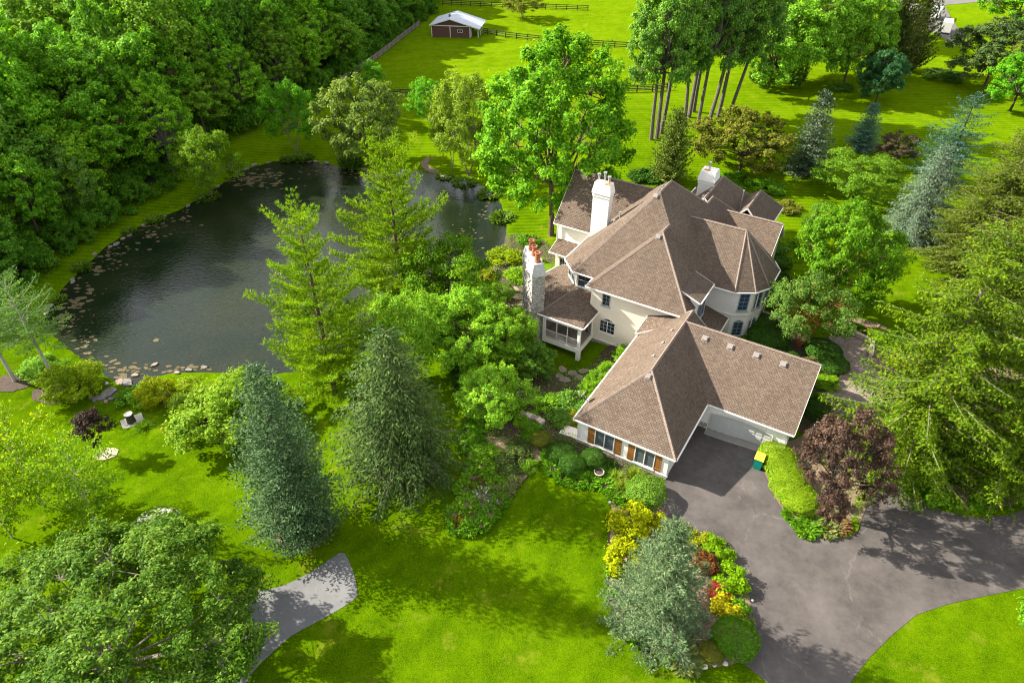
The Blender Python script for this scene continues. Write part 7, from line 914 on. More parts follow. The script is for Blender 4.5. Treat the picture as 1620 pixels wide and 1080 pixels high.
# porch / family-room roof
pe = 2.98
ph = [(-19.75, 12.1, pe), (-14.3, 12.1, pe), (-14.3, 15.9, pe)]
zw = 3.95
roof_block('porch_roof', [
    [(-19.75, 12.1, pe), (-14.3, 12.1, pe), (-15.45, 13.6, 3.42), (-17.9, 17.62, zw)], [(-15.45, 13.6, 3.42), (-15.45, 15.9, 3.72), (-16.0, 17.62, zw), (-17.9, 17.62, zw)],
    [(-14.3, 12.1, pe), (-14.3, 15.9, pe), (-15.45, 15.9, 3.72), (-15.45, 13.6, 3.42)],
    [(-23.4, 18.3, pe), (-19.75, 12.1, pe), (-17.9, 17.62, zw)], [(-23.4, 18.3, pe), (-17.9, 17.62, zw), (-19.9, 19.6, zw)],
    [(-22.6, 21.8, pe), (-23.4, 18.3, pe), (-19.9, 19.6, zw)], [(-22.6, 21.8, pe), (-19.9, 19.6, zw), (-19.9, 22.5, zw - .1)]],
    mats=[M_SHING2, M_SOFFIT, M_TRIM], caps=[((-19.75, 12.1, pe), (-17.9, 17.62, zw))])
# skirt roof on the side wing, and the low entry roof
roof_block('skirt_roof', [[(-25.6, 25.15, 2.35), (-20.0, 25.15, 2.35), (-20.0, 26.48, 3.75), (-25.1, 26.48, 3.75)]], mats=[M_SHING2, M_SOFFIT, M_TRIM])
roof_block('entry_roof', [[(-4.95, 17.3, 3.35), (-2.0, 17.3, 2.5), (-2.0, 22.7, 2.5), (-4.95, 22.7, 3.35)]])

# walls
def wall(name, pts, z0, z1, mat=M_STUCCO): m_ = MB(); m_.prism(pts, z0, z1); return m_.build(name, mat, house)
def rect(x0, x1, y0, y1): return [(x0, y0), (x1, y0), (x1, y1), (x0, y1)]
wall('main_wall', [(-18.15, 17.75), (-14.0, 17.75), (-5.0, 17.75), (-4.95, 36.0), (-19.9, 36.0), (-19.9, 19.45)], -3.2, E_ - .12)
wall('front_wall', rect(-15.35, -4.98, 15.8, 17.74), -3.2, E_ - .14)
mbw = MB(); mbw.prism(rect(-25.1, -19.92, 26.48, 35.87), -3.2, E_ - .16)
mbw.add([(-25.1, 26.48, E_ - .16), (-25.1, 35.87, E_ - .16), (-25.1, 31.175, zr - .32)], [(0, 1, 2)])
mbw.build('side_wing_wall', M_STUCCO_W, house)
wall('bay_wall', rect(-24.9, -20.2, 25.6, 26.46), -3.2, 2.2, M_STUCCO)
tp = [(-4.9, 23.02), (-1.75, 23.02), (-.25, 23.98), (.52, 25.5), (.52, 29.3), (-.25, 30.82), (-1.75, 31.78), (-4.9, 31.78)]
wall('turret_wall', tp, -.8, E_ - .2, M_STUCCO_W)
mb = MB(); 
for i in range(1, 6):
    p, q = Vector((*tp[i], 2.75)), Vector((*tp[i + 1], 2.75)); d = (q - p).normalized(); out = Vector((d.y, -d.x, 0)) * .04
    mb.bar(p + out, q + out, .1, .16)
p, q = Vector((-4.9, 22.98, 2.75)), Vector((-1.75, 22.98, 2.75)); mb.bar(p, q, .1, .16)
mb.build('band_course', M_TRIM, house)
mbw = MB(); mbw.prism(rect(-9.0, -.95, 31.4, 36.95), -.8, E_ - .28)
mbw.add([(-.95, 31.4, E_ - .28), (-.95, 36.95, E_ - .28), (-.95, 34.175, E_ - .08 + .985 * 3.225 - .32)], [(0, 1, 2)])
mbw.build('rear_gable_wall', M_STUCCO, house)
wall('back_wall', rect(-13.5, -2.95, 36.1, 44.2), -.8, E_ - .2)
wall('entry_wall', rect(-4.94, -2.5, 17.8, 22.4), -.8, 2.3, M_STUCCO_W)
wall('dormer_wall', rect(-4.94, -4.42, 17.65, 21.3), 3.0, 6.62, M_STUCCO_W)
mb = MB(); mb.prism([(-4.42, 17.6), (-4.42, 17.66), (-6.6, 17.66), (-6.6, 17.6)], 5.5, 6.75); mb.build('dormer_cheek', M_STUCCO_W, house)
# garage walls
wall('garage_front_wall', rect(-8.55, 0, 0, .3), -.9, zg - .15, M_STUCCO_W)
wall('garage_side_wall', [(-.3, .31), (0, .31), (0, 8.3), (-.3, 8.3)], -.9, zg - .15, M_STUCCO_W)
wall('garage_west_wall', rect(-8.55, -8.25, .31, 15.7), -2.2, zg - .15, M_STUCCO_W)
mb = MB()
zd = lambda x: gz(13.38 + x * .8536 + 8.2 * .5210, 39.66 - x * .5210 + 8.2 * .8536)
# arched garage opening in the wall
arch = []
for i in range(17):
    t = i / 16; x = 1.0 + 5.75 * t; arch.append((x, 1.72 + .42 * math.sin(PI * t) ** .8))
yb = 8.22
top = zg - .15
for i in range(16):
    (xa, za), (xb, zb_) = arch[i], arch[i + 1]
    mb.add([(xa, yb, za), (xb, yb, zb_), (xb, yb, top), (xa, yb, top), (xa, yb + .28, za), (xb, yb + .28, zb_)], [(0, 1, 2, 3), (0, 4, 5, 1)])
mb.box(.02, 1.0, yb, yb + .28, -.9, top); mb.box(6.75, 8.0, yb, yb + .28, -.9, top)
mb.build('garage_door_wall', M_STUCCO_W, house)
wall('garage_end_wall', rect(7.72, 8.0, yb + .29, 18.8), -.9, zg - .15, M_STUCCO_W)
mb = MB(); mb.add([(7.98, 8.3, zg - .16), (7.98, 18.9, zg - .16), (7.98, 13.62, zrg - .3)], [(0, 1, 2)]); mb.build('garage_gable_wall', M_STUCCO_W, house)
wall('garage_back_wall', rect(-8.2, 7.7, 18.5, 18.8), -.9, zg - .15, M_STUCCO_W)
# arch trim
mb = MB()
pts = [(1.0, yb - .03, -.6)] + [(x, yb - .03, z) for x, z in arch] + [(6.75, yb - .03, -.3)]
for p, q in zip(pts, pts[1:]): mb.bar(p, q, .07, .16)
mb.build('door_surround', M_TRIM, house)
# the garage door: four rows of raised panels
M_GDOOR = plain('garage_door_paint', (.43, .425, .41), .5, var=.05)
mb = MB(); mb.box(1.02, 6.73, yb + .14, yb + .2, -.8, 2.2); gd = mb.build('garage_door', M_GDOOR, house)
pw = 5.6 / 8
mb = MB(); mb.box(-.5 * pw + .06, .5 * pw - .06, -.02, .0, -.22, .22); mb.box(-.5 * pw + .12, .5 * pw - .12, -.035, -.021, -.16, .16)
pme = mb.mesh('door_panel', M_GDOOR)
for r_ in range(5):
    for c_ in range(8):
        o = obj('door_panel', pme, gd); o.location = (1.07 + (c_ + .5) * pw, yb + .138, -.42 + .56 * r_)
mb = MB(); mb.box(.0, 1.0, yb - .05, yb - .01, -.9, .28); mb.box(6.76, 8.0, yb - .05, yb - .01, -.9, .28); mb.build('stone_base', M_STONE2, house)
# stone base under the garage windows, the house front and chimney side
mb = MB(); mb.box(-8.62, .06, -.09, -.005, -.9, .34); mb.build('stone_base', M_STONE2, house)
mb = MB(); mb.box(-8.66, .1, -.13, .0, .345, .44); mb.build('stone_ledge', M_TRIM, house)
mb = MB(); mb.box(-15.4, -8.6, 15.70, 15.79, -3.2, -.72); mb.build('stone_base', M_STONE, house)
mb = MB(); mb.box(-15.44, -8.6, 15.66, 15.79, -.715, -.62); mb.build('stone_ledge', M_TRIM, house)

# windows -----------------------------------------------------------
def window(x, y, z, ux, uy, w, h, cols=2, rows=2, glass=M_GLASS, arch_h=0, mull=1, trim=M_TRIM, name='window', parent=house, sill=True, curtain=False):
    """a window with its bottom-left corner at (x,y,z) and its width along (ux,uy); outside is to the right of that direction"""
    u = Vector((ux, uy, 0)).normalized(); n = Vector((u.y, -u.x, 0)); o0 = Vector((x, y, z)); up = Vector((0, 0, 1))
    P_ = lambda a, b_, d=0: o0 + u * a + up * b_ + n * d
    mb = MB(); t = .08
    def bar(a0, b0, a1, b1, wd=t, dep=.09, mi=0): mb.bar(P_(a0, b0, .03), P_(a1, b1, .03), dep, wd) if abs(a1 - a0) > abs(b1 - b0) else mb.obox(P_((a0 + a1) / 2, (b0 + b1) / 2, .03), u, n, up, wd / 2, dep / 2, abs(b1 - b0) / 2)
    bar(0, -t / 2, w, -t / 2); bar(-t / 2, -t, -t / 2, h); bar(w + t / 2, -t, w + t / 2, h)
    if arch_h:
        pr_ = [(w * i / 8, h + arch_h * math.sin(PI * i / 8)) for i in range(9)]
        for (a0, b0), (a1, b1) in zip(pr_, pr_[1:]): mb.bar(P_(a0, b0, .03), P_(a1, b1, .03), .09, t)
        bar(0, h, w, h)
    else: bar(0, h + t / 2, w, h + t / 2)
    for i in range(1, mull + 1): bar(w * i / (mull + 1), 0, w * i / (mull + 1), h)
    fr_ = mb.build(name, trim, parent)
    k = mull + 1; gm = MB(); gm.obox(P_(w / k / 2 + .0, h / 2, .004), u, n, up, w / k / 2 - .01, .012, h / 2 - .01)
    pm = gm.mesh('pane', glass)
    for i in range(k):
        po = obj('pane', pm, fr_); po.location = u * (w / k * i)
    if arch_h:
        gm = MB(); pr2 = [P_(a, b_ , .012) for a, b_ in [(0, h)] + pr_ + [(w, h)]]
        gm.add(pr2, [tuple(range(len(pr2)))]); gm.build('pane', glass, fr_)
    mm = MB()
    for i in range(k):
        for c_ in range(1, cols): a = w / k * (i + c_ / cols); mm.obox(P_(a, h / 2, .03), u, n, up, .009, .012, h / 2)
        for r_ in range(1, rows): mm.obox(P_(w / k * (i + .5), h * r_ / rows, .03), u, n, up, w / k / 2 - .03, .012, .010 if r_ * 2 != rows else .028)
    if arch_h:
        for q in (.3, .5, .7): mm.bar(P_(w * q, h, .03), P_(w * q, h + arch_h * math.sin(PI * q), .03), .02, .025)
    if mm.v: mm.build('muntin', trim, fr_)
    if sill:
        sm = MB(); sm.obox(P_(w / 2, -t - .05, .06), u, n, up, w / 2 + .16, .1, .05); sm.build('sill', trim, fr_)
    if curtain:
        cm_ = MB()
        for q in (0.12, .3, .48): cm_.obox(P_(w * .25, h * q, .018), u, n, up, w * .25 - .05, .003, .055); cm_.obox(P_(w * .75, h * q, .018), u, n, up, w * .25 - .05, .003, .055)
        cm_.build('curtain', plain('net_curtain', (.20, .21, .21), .8), fr_)
    return fr_
def shutter(x0, x1, z0, z1):
    mb = MB(); n = 4; w = (x1 - x0) / n
    for i in range(n): mb.box(x0 + w * i + .008, x0 + w * (i + 1) - .008, -.05, -.006, z0, z1)
    for z in (z0 + .28, z1 - .28): mb.box(x0, x1, -.075, -.051, z - .07, z + .07)
    mb.build('shutter', M_SHUTTER, house)
for a in (-7.62, -4.98, -3.72, -1.24): shutter(a, a + .66, .5, 2.42)
window(-6.86, -.005, .62, 1, 0, 1.76, 1.78, 1, 1, glass=M_GLASS_C); window(-3.0, -.005, .62, 1, 0, 1.72, 1.78, 1, 1, glass=M_GLASS_C)
window(-13.92, 15.795, 4.1, 1, 0, .78, 1.38, 2, 3, mull=0, trim=M_SASH)
window(-13.95, 15.795, .62, 1, 0, 1.7, 1.5, 2, 3, arch_h=.36)
window(-17.85, 17.745, 4.12, 1, 0, 1.65, 1.6, 2, 2, glass=M_GLASS, trim=M_SASH, mull=0)
window(-19.75, 19.3, 4.12, 1, -1, 1.9, 1.6, 2, 2, trim=M_SASH, mull=1)
window(-4.415, 18.4, 3.5, 0, 1, 2.3, 2.75, 2, 3, glass=M_GLASS_B, trim=M_SASH, mull=1)
d1 = Vector((1.5, .96, 0)).normalized(); d2 = Vector((.77, 1.52, 0)).normalized()
for (px_, py_), d in (((-1.75, 23.02), d1), ((-.25, 23.98), d2)):
    n_ = Vector((d.y, -d.x, 0)) * .006
    ox, oy = px_ + d.x * .42 + n_.x, py_ + d.y * .42 + n_.y
    window(ox, oy, 3.45, d.x, d.y, .95, 2.05, 2, 4, glass=M_GLASS_B, trim=M_SASH, mull=0)
    window(ox, oy, .1, d.x, d.y, .95, 1.75, 2, 4, glass=M_GLASS_B, trim=M_SASH, mull=0, arch_h=.24)
window(.525, 26.3, 3.4, 0, 1, 1.9, 2.0, 2, 4, glass=M_GLASS_B, trim=M_SASH); window(.525, 26.3, .3, 0, 1, 1.9, 1.7, 2, 3, glass=M_GLASS_B, trim=M_SASH)
window(-24.0, 26.475, 4.2, 1, 0, 1.0, 1.2, 2, 2, trim=M_SASH, mull=0) if False else None
window(-24.2, 25.595, -.4, 1, 0, 1.3, 2.0, 2, 3, trim=M_SASH, mull=1)

# screened porch ------------------------------------------------------
mb = MB(); mb.box(-19.3, -14.75, 12.42, 15.78, -.62, -.22); porch = mb.build('porch_floor', M_STUCCO, house)
mb = MB(); mb.box(-19.3, -14.72, 12.36, 12.41, -.72, -.1); mb.box(-14.74, -14.69, 12.41, 15.75, -.72, -.1); mb.build('porch_fascia', M_STUCCO_W, house)
mb = MB(); mb.box(-19.2, -14.9, 12.5, 15.7, 2.55, 2.75); mb.build('porch_ceiling', M_SOFFIT, house)
for x, y, w in ((-19.12, 12.5, .3), (-14.87, 12.5, .3), (-14.87, 15.6, .24)):
    mb = MB(); mb.box(x - w / 2, x + w / 2, y - w / 2, y + w / 2, -.1, 2.6); mb.build('porch_post', M_STUCCO_W, house)
mb = MB(); mb.box(-15.1, -14.68, 12.38, 12.8, -3.0, -.63); mb.build('porch_pier', M_STUCCO_W, house)
mb = MB(); mb.box(-19.3, -14.7, 12.42, 12.6, 2.3, 2.56); mb.box(-14.94, -14.78, 12.6, 15.6, 2.3, 2.56); mb.build('porch_beam', M_STUCCO_W, house)
for x in (-17.6, -16.3): mb = MB(); mb.box(x - .04, x + .04, 12.46, 12.54, -.1, 2.3); mb.build('screen_post', M_TRIM, house)
mb = MB(); mb.box(-18.95, -15.05, 12.47, 12.52, .88, .95); mb.box(-18.95, -15.05, 12.47, 12.52, .0, .06); rail = mb.build('porch_rail', M_TRIM, house)
mb = MB(); mb.box(-.015, .015, -.015, .015, .06, .88); bme = mb.mesh('baluster', M_TRIM)
for i in range(30):
    o = obj('baluster', bme, rail); o.location = (-18.9 + i * .131, 12.495, 0)
def screen(name, verts): m_ = MB(); m_.add(verts, [(0, 1, 2, 3)]); o = m_.build(name, M_SCRN, house)
m, nt, b = new_mat('insect_screen'); b.inputs['Base Color'].default_value = (.03, .026, .022, 1); b.inputs['Alpha'].default_value = .55; b.inputs['Roughness'].default_value = .6; M_SCRN = m
for x0, x1 in ((-18.95, -17.64), (-17.56, -16.34), (-16.26, -15.03)): screen('insect_screen', [(x0, 12.56, -.05), (x1, 12.56, -.05), (x1, 12.56, 2.3), (x0, 12.56, 2.3)])
screen('insect_screen', [(-14.86, 12.7, -.05), (-14.86, 15.5, -.05), (-14.86, 15.5, 2.3), (-14.86, 12.7, 2.3)])
mb = MB(); mb.prism([(-22.9, 18.3), (-19.4, 13.0), (-19.4, 15.8), (-18.0, 17.7), (-19.95, 19.6), (-19.95, 22.3), (-22.2, 21.6)], -3.2, 2.75); mb.build('family_room_wall', M_STUCCO, house)
# porch sofa seen through the screen
mb = MB(); mb.box(-17.9, -16.5, 13.6, 14.3, -.2, .25); mb.box(-17.9, -16.5, 14.3, 14.5, -.2, .65); mb.build('bench_seat', plain('beige_cushion', (.4, .33, .24), .9), house)

# chimneys ------------------------------------------------------------
e1 = Vector((.722, .692, 0)); e2 = Vector((-.692, .722, 0))
cc = Vector((-20.37, 11.72, 0)) + e1 * .72 + e2 * 2.12
def cpr(h1, h2a, h2b, off=0): 
    return [tuple((cc + e1 * s1 * h1 + e2 * t)[:2]) for s1, t in ((-1, h2a), (1, h2a), (1, h2b), (-1, h2b))]
mb = MB(); mb.prism(cpr(.70, -2.05, 2.05), -3.2, 7.55); stone_ch = mb.build('stone_chimney', M_STONE, house)
mb = MB()
lo, hi = cpr(.78, -2.2, 2.2), cpr(.52, -2.02, 2.02)
mb.prism(lo, 7.551, 7.8); mb.add([(*p, 7.8) for p in lo] + [(*p, 9.0) for p in hi], [(0, 1, 5, 4), (1, 2, 6, 5), (2, 3, 7, 6), (3, 0, 4, 7), (4, 5, 6, 7)])
mb.build('capstone', M_CAPSTONE, stone_ch)
# rough stones standing proud of the chimney's long face
rr = random.Random(3); mb = MB()
for i in range(260):
    z = rr.uniform(-2.5, 8.6); t = rr.uniform(-1.95, 1.95); lim = .70 if z < 7.5 else .78 - .26 * (z - 7.8) / 1.2
    if 7.4 < z < 7.95: continue
    p = cc - e1 * (lim + .02) + e2 * t + Vector((0, 0, z))
    mb.obox(p, e2, e1, (0, 0, 1), rr.uniform(.1, .26), rr.uniform(.03, .09), rr.uniform(.06, .13))
for i in range(120):
    z = rr.uniform(-2.5, 7.3); t = rr.uniform(-.62, .62)
    p = cc - e2 * 2.06 + e1 * t + Vector((0, 0, z)); mb.obox(p, e1, e2, (0, 0, 1), rr.uniform(.08, .2), rr.uniform(.015, .04), rr.uniform(.05, .1))
sp_ = mb.build('proud_stones', M_STONE, stone_ch); sp_['kind'] = 'stuff'
prof = [(0, .27), (.06, .3), (.14, .3), (.2, .24), (.5, .25), (.75, .23), (.85, .2), (.93, .2), (.96, .27), (1.04, .3), (1.1, .29), (1.1, .17), (.9, .16)]
for t in (-1.35, 0.0, 1.25):
    c_ = cc + e2 * (t - .1); vs = []; fs = []; k = 14
    for z, r_ in prof: vs += [(c_.x + 1.2 * r_ * math.cos(2 * PI * j / k), c_.y + 1.2 * r_ * math.sin(2 * PI * j / k), 8.95 + z * 1.05) for j in range(k)]
    for i in range(len(prof) - 1): fs += [(i * k + j, i * k + (j + 1) % k, (i + 1) * k + (j + 1) % k, (i + 1) * k + j) for j in range(k)]
    fs.append(tuple(range((len(prof) - 1) * k, len(prof) * k)))
    mb = MB(); mb.add(vs, fs); mb.build('chimney_pot', M_CLAY, stone_ch, smooth=True)
def stucco_chimney(x0, x1, y0, y1, z0, z1, flues, ft):
    mb = MB(); mb.prism(rect(x0, x1, y0, y1), z0, z1 - 1.25); ch = mb.build('stucco_chimney', M_STUCCO_W, house)
    mb = MB(); g = .06
    mb.prism(rect(x0 - g, x1 + g, y0 - g, y1 + g), z1 - 1.62, z1 - 1.42)
    g2 = .13; mb.prism(rect(x0 - g2, x1 + g2, y0 - g2, y1 + g2), z1 - 1.249, z1 - 1.05)
    a, b_ = rect(x0 - g2, x1 + g2, y0 - g2, y1 + g2), rect(x0 + .05, x1 - .05, y0 + .05, y1 - .05)
    mb.add([(*p, z1 - 1.05) for p in a] + [(*p, z1) for p in b_], [(0, 1, 5, 4), (1, 2, 6, 5), (2, 3, 7, 6), (3, 0, 4, 7), (4, 5, 6, 7)])
    mb.build('chimney_cap', M_STUCCO_W, ch)
    for i, (x, y, h) in enumerate(flues):
        mb = MB(); mb.tube([(x, y, z1), (x, y, z1 + h)], [.13, .13], 10); mb.tube([(x, y, z1 + h), (x, y, z1 + h + .16)], [.2, .2], 10); mb.build('flue_pipe', M_STEEL, ch)
    mb = MB(); x, y = ft; mb.box(x - .35, x + .35, y - .22, y + .22, z1 + .004, z1 + .03); mb.build('rusty_flashing', M_RUST, ch)
stucco_chimney(-19.75, -17.75, 24.1, 25.15, 3.5, 13.5, [(-19.4, 24.6, .75), (-18.75, 24.75, 1.0), (-18.15, 24.6, .7)], (-18.15, 24.35))
stucco_chimney(-11.9, -10.0, 37.6, 39.3, 5.0, 11.6, [(-11.1, 38.6, .7)], (-11.2, 38.1))
# roof furniture
def roof_vent(x, y, z, slope, dirx, diry, s=.22, name='roof_vent'):
    n = Vector((dirx * math.sin(slope), diry * math.sin(slope), math.cos(slope))); h = Vector((-diry, dirx, 0)); d = n.cross(h)
    mb = MB(); p = Vector((x, y, z)); mb.obox(p + n * .09, h, d, n, s, s, .09); mb.obox(p + n * .02, h, d, n, s + .09, s + .09, .012); mb.build(name, M_VENT, house)
sg = math.atan(.731)
for a in (-1.9, .55, 3.0, 5.45): roof_vent(a, 12.75, zrg - .87 * .731, sg, 0, -1)
roof_vent(-4.3, 4.55, zrg - .5 * .8, math.atan(.78), 0, -1, .2)
for y in (7.6, 9.9, 12.2): roof_vent(-5.0, y, zrg - .76 * kg, math.atan(kg), -1, 0, .17)
roof_vent(-10.4, 20.55, 11.498 - .48 * K, math.atan(K), 0, -1); roof_vent(-12.7, 24.8, 13.696 - .43 * K, math.atan(K), 0, -1)
for y in (26.2, 27.3): roof_vent(-12.85, y, 13.696 - .42 * K, math.atan(K), -1, 0, .16)
for y in (34.5, 36.3, 38.2): roof_vent(-10.1, y, zb - .4, PI / 4, -1, 0, .16)
for x, y, z, h in ((-16.3, 24.2, 9.85, .75), (-6.6, 39.0, 7.0, 2.6), (-16.7, 23.6, 9.4, .35)):
    mb = MB(); mb.tube([(x, y, z - .3), (x, y, z + h)], [.07, .07], 8); mb.tube([(x, y, z + h), (x, y, z + h + .14)], [.12, .12], 8); mb.build('vent_pipe', M_STEEL, house)
for x, y, z0, z1 in ((-8.62, -.02, -.3, 2.7), (.06, .18, -.3, 2.7), (7.9, 8.1, -.2, 2.7), (-25.15, 26.3, -1.5, 5.8), (-18.2, 17.66, 4.8, 5.9), (.15, 24.55, .0, 5.75), (-.9, 31.3, 0, 5.7)):
    mb = MB(); mb.box(x - .05, x + .05, y - .05, y + .05, z0, z1); mb.build('downspout', M_SASH if x > 7 else M_TRIM, house)
# satellite dish on the garage eave
dish = empty('satellite_dish', (0, 0, 0)); dish.parent = house
M_DISH = plain('dish_grey', (.30, .32, .34), .45)
mb = MB(); vs = []; fs = []; k = 16
for i in range(5):
    r_ = .38 * i / 4; vs += [(r_ * math.cos(2 * PI * j / k), r_ * .85 * math.sin(2 * PI * j / k), .35 * r_ * r_) for j in range(k)]
for i in range(4): fs += [(i * k + j, i * k + (j + 1) % k, (i + 1) * k + (j + 1) % k, (i + 1) * k + j) for j in range(k)]
R_ = Matrix.Rotation(math.radians(-62), 4, 'Y') @ Matrix.Rotation(.4, 4, 'Z')
mb.add([tuple(R_ @ Vector(v) + Vector((-9.35, 2.25, 3.75))) for v in vs], fs)
o = mb.build('dish_bowl', M_DISH, dish)
mb = MB(); mb.tube([(-8.9, 2.3, 2.95), (-9.15, 2.28, 3.4), (-9.33, 2.25, 3.72)], [.03] * 3, 6); mb.tube([(-8.6, 2.0, 3.2), (-9.15, 2.28, 3.4)], [.015] * 2, 5); mb.build('dish_mast', M_STEEL, dish)
mb = MB(); mb.tube([(-9.35, 2.25, 3.5), (-9.85, 2.25, 3.75)], [.018] * 2, 5); mb.obox((-9.87, 2.25, 3.78), (1, 0, 0), (0, 1, 0), (0, 0, 1), .06, .05, .06); mb.build('dish_arm', M_DISH, dish)
# ------------------------------------------------------------------ vegetation
LM = {}
def lm(key, *a, **k):
    g = 1.3 if k.get('trans', 1) < .24 else 1.75
    LM[key] = leaf('leaf_' + key, *[(min(.6, c[0] * g), min(.6, c[1] * g), c[2] * g * (.55 if k.get('trans', 1) > .24 else .75)) for c in a], **k)
lm('maple', (0.027, 0.085, 0.007), (0.073, 0.183, 0.012), (0.134, 0.256, 0.017))
lm('maple2', (0.041, 0.113, 0.016), (0.109, 0.234, 0.028), (0.218, 0.343, 0.047))
lm('oak', (0.021, 0.060, 0.007), (0.058, 0.125, 0.016), (0.127, 0.184, 0.037), spec=.08, rough=.55)
lm('bright', (.025, .095, .008), (.06, .18, .012), (.11, .24, .014))
lm('bright2', (.028, .085, .006), (.072, .165, .010), (.13, .22, .018))
lm('birch', (.060, .110, .014), (.12, .185, .028), (.18, .24, .05))
lm('willow', (.050, .092, .022), (.105, .165, .045), (.17, .21, .085))
lm('sapling', (.035, .095, .008), (.085, .165, .012), (.16, .23, .016))
lm('grey', (.035, .085, .022), (.075, .145, .040), (.12, .19, .065))
lm('wood', (0.031, 0.104, 0.011), (0.077, 0.198, 0.018), (0.180, 0.325, 0.024))
lm('wood2', (0.027, 0.086, 0.015), (0.065, 0.164, 0.024), (0.146, 0.257, 0.041))
lm('wood3', (0.041, 0.124, 0.011), (0.104, 0.231, 0.018), (0.223, 0.360, 0.024))
lm('under', (0.022, 0.073, 0.010), (0.051, 0.135, 0.016), (0.111, 0.206, 0.026))
lm('under2', (0.028, 0.091, 0.012), (0.071, 0.174, 0.020), (0.143, 0.246, 0.032))
lm('darkpurple', (.014, .009, .010), (.034, .020, .021), (.075, .048, .042), trans=.12)
lm('plum', (.016, .009, .008), (.050, .026, .022), (.105, .060, .048), trans=.2, spec=.25)
lm('redbark', (.028, .068, .018), (.065, .125, .034), (.13, .18, .065))
lm('shrubgreen', (.024, .070, .012), (.058, .125, .020), (.10, .17, .03))
lm('dogwood', (.035, .098, .010), (.090, .175, .016), (.15, .23, .028))
lm('olive', (.040, .054, .008), (.095, .112, .020), (.165, .155, .042))
lm('smoke', (.030, .022, .020), (.066, .048, .040), (.10, .08, .06), trans=.15)
lm('teal', (.012, .046, .030), (.026, .082, .050), (.05, .12, .07))
lm('cotton', (.032, .095, .020), (.085, .185, .034), (.18, .27, .07))
lm('cotton2', (.028, .082, .024), (.070, .158, .038), (.15, .23, .075))
lm('locust', (0.044, 0.117, 0.012), (0.107, 0.215, 0.022), (0.199, 0.301, 0.032))
lm('garden', (0.024, 0.071, 0.012), (0.059, 0.128, 0.024), (0.110, 0.183, 0.043))
lm('garden2', (0.037, 0.098, 0.010), (0.085, 0.177, 0.015), (0.152, 0.244, 0.022))
lm('darkbush', (.022, .040, .016), (.048, .072, .028), (.08, .10, .045))
lm('gold', (.045, .105, .004), (.105, .185, .006), (.21, .26, .009))
lm('goldgreen', (.042, .110, .006), (.105, .195, .009), (.19, .26, .012), trans=.42)
lm('pinegreen', (.026, .080, .006), (.068, .150, .010), (.13, .21, .014))
lm('box', (.014, .046, .006), (.030, .082, .009), (.055, .115, .016), trans=.2)
lm('box2', (.030, .078, .010), (.068, .135, .020), (.11, .18, .035), trans=.25)
lm('hedge', (.042, .095, .004), (.098, .160, .008), (.155, .20, .016), trans=.25)
lm('lime', (.050, .125, .003), (.115, .215, .006), (.18, .27, .010))
lm('lime2', (.045, .110, .004), (.10, .19, .010), (.16, .24, .02))
lm('green2', (.026, .085, .006), (.060, .145, .010), (.11, .20, .018))
lm('yellow', (.09, .13, .002), (.22, .245, .003), (.33, .33, .006), trans=.35)
lm('yellowdot', (.05, .09, .006), (.33, .27, .008), (.5, .38, .012), trans=.25)
lm('goldf', (.06, .10, .006), (.17, .19, .012), (.30, .25, .03))
lm('bankgold', (.055, .105, .005), (.13, .19, .008), (.24, .27, .012))
lm('brightgold', (.07, .12, .002), (.19, .225, .004), (.31, .31, .008), trans=.4)
lm('bigsh', (.045, .095, .008), (.105, .180, .016), (.18, .24, .04))
lm('bigsh2', (.030, .080, .010), (.07, .14, .018), (.13, .20, .035))
lm('russet', (.045, .018, .008), (.11, .040, .014), (.17, .075, .028), trans=.2)
lm('russet2', (.040, .045, .014), (.090, .050, .026), (.15, .07, .04), trans=.2)
lm('rosy', (.030, .060, .016), (.075, .085, .035), (.22, .10, .075), trans=.2)
lm('orangef', (.06, .11, .008), (.30, .21, .014), (.46, .24, .02), trans=.25)
lm('redflower', (.026, .062, .010), (.17, .012, .022), (.36, .016, .05), trans=.2)
lm('whitef', (.045, .085, .022), (.13, .17, .075), (.55, .54, .46), trans=.2)
lm('greycover', (.060, .085, .042), (.125, .155, .082), (.20, .22, .13))
lm('olivebush', (.050, .070, .010), (.105, .115, .024), (.16, .15, .045))
lm('groundcover', (.028, .088, .006), (.066, .160, .010), (.12, .215, .02))
lm('grassy', (.060, .100, .018), (.12, .17, .035), (.20, .22, .07))
lm('reeds', (.030, .072, .010), (.070, .130, .020), (.12, .17, .04))
lm('hosta', (.06, .105, .028), (.135, .185, .065), (.34, .37, .2))
lm('hydrangea', (.040, .090, .010), (.085, .150, .022), (.13, .19, .04))
lm('arbor', (.035, .105, .005), (.085, .180, .008), (.145, .235, .014))
lm('spruce_blue', (.018, .046, .022), (.042, .082, .040), (.080, .125, .064), trans=.15)
lm('spruce_grey', (.022, .052, .014), (.052, .098, .026), (.094, .140, .044), trans=.15)
lm('silver', (.040, .074, .060), (.080, .122, .100), (.135, .175, .14), trans=.15)
lm('spruce_teal', (.016, .046, .042), (.034, .078, .070), (.06, .108, .094), trans=.1)
lm('spruce_dark', (.022, .046, .036), (.050, .084, .060), (.10, .115, .078), trans=.1, spec=.2)
lm('norway', (.026, .062, .004), (.066, .116, .007), (.125, .165, .012), trans=.3)
lm('norway2', (.028, .048, .005), (.068, .096, .012), (.125, .142, .024), trans=.22)
lm('darkcon', (.020, .036, .008), (.046, .068, .015), (.085, .098, .026), trans=.2)
lm('pine', (.034, .095, .004), (.105, .190, .006), (.21, .265, .010), trans=.3)
lm('fir', (.036, .076, .042), (.088, .140, .080), (.175, .225, .140), trans=.15)
lm('cedar', (.030, .058, .010), (.072, .106, .020), (.13, .15, .036), trans=.15)
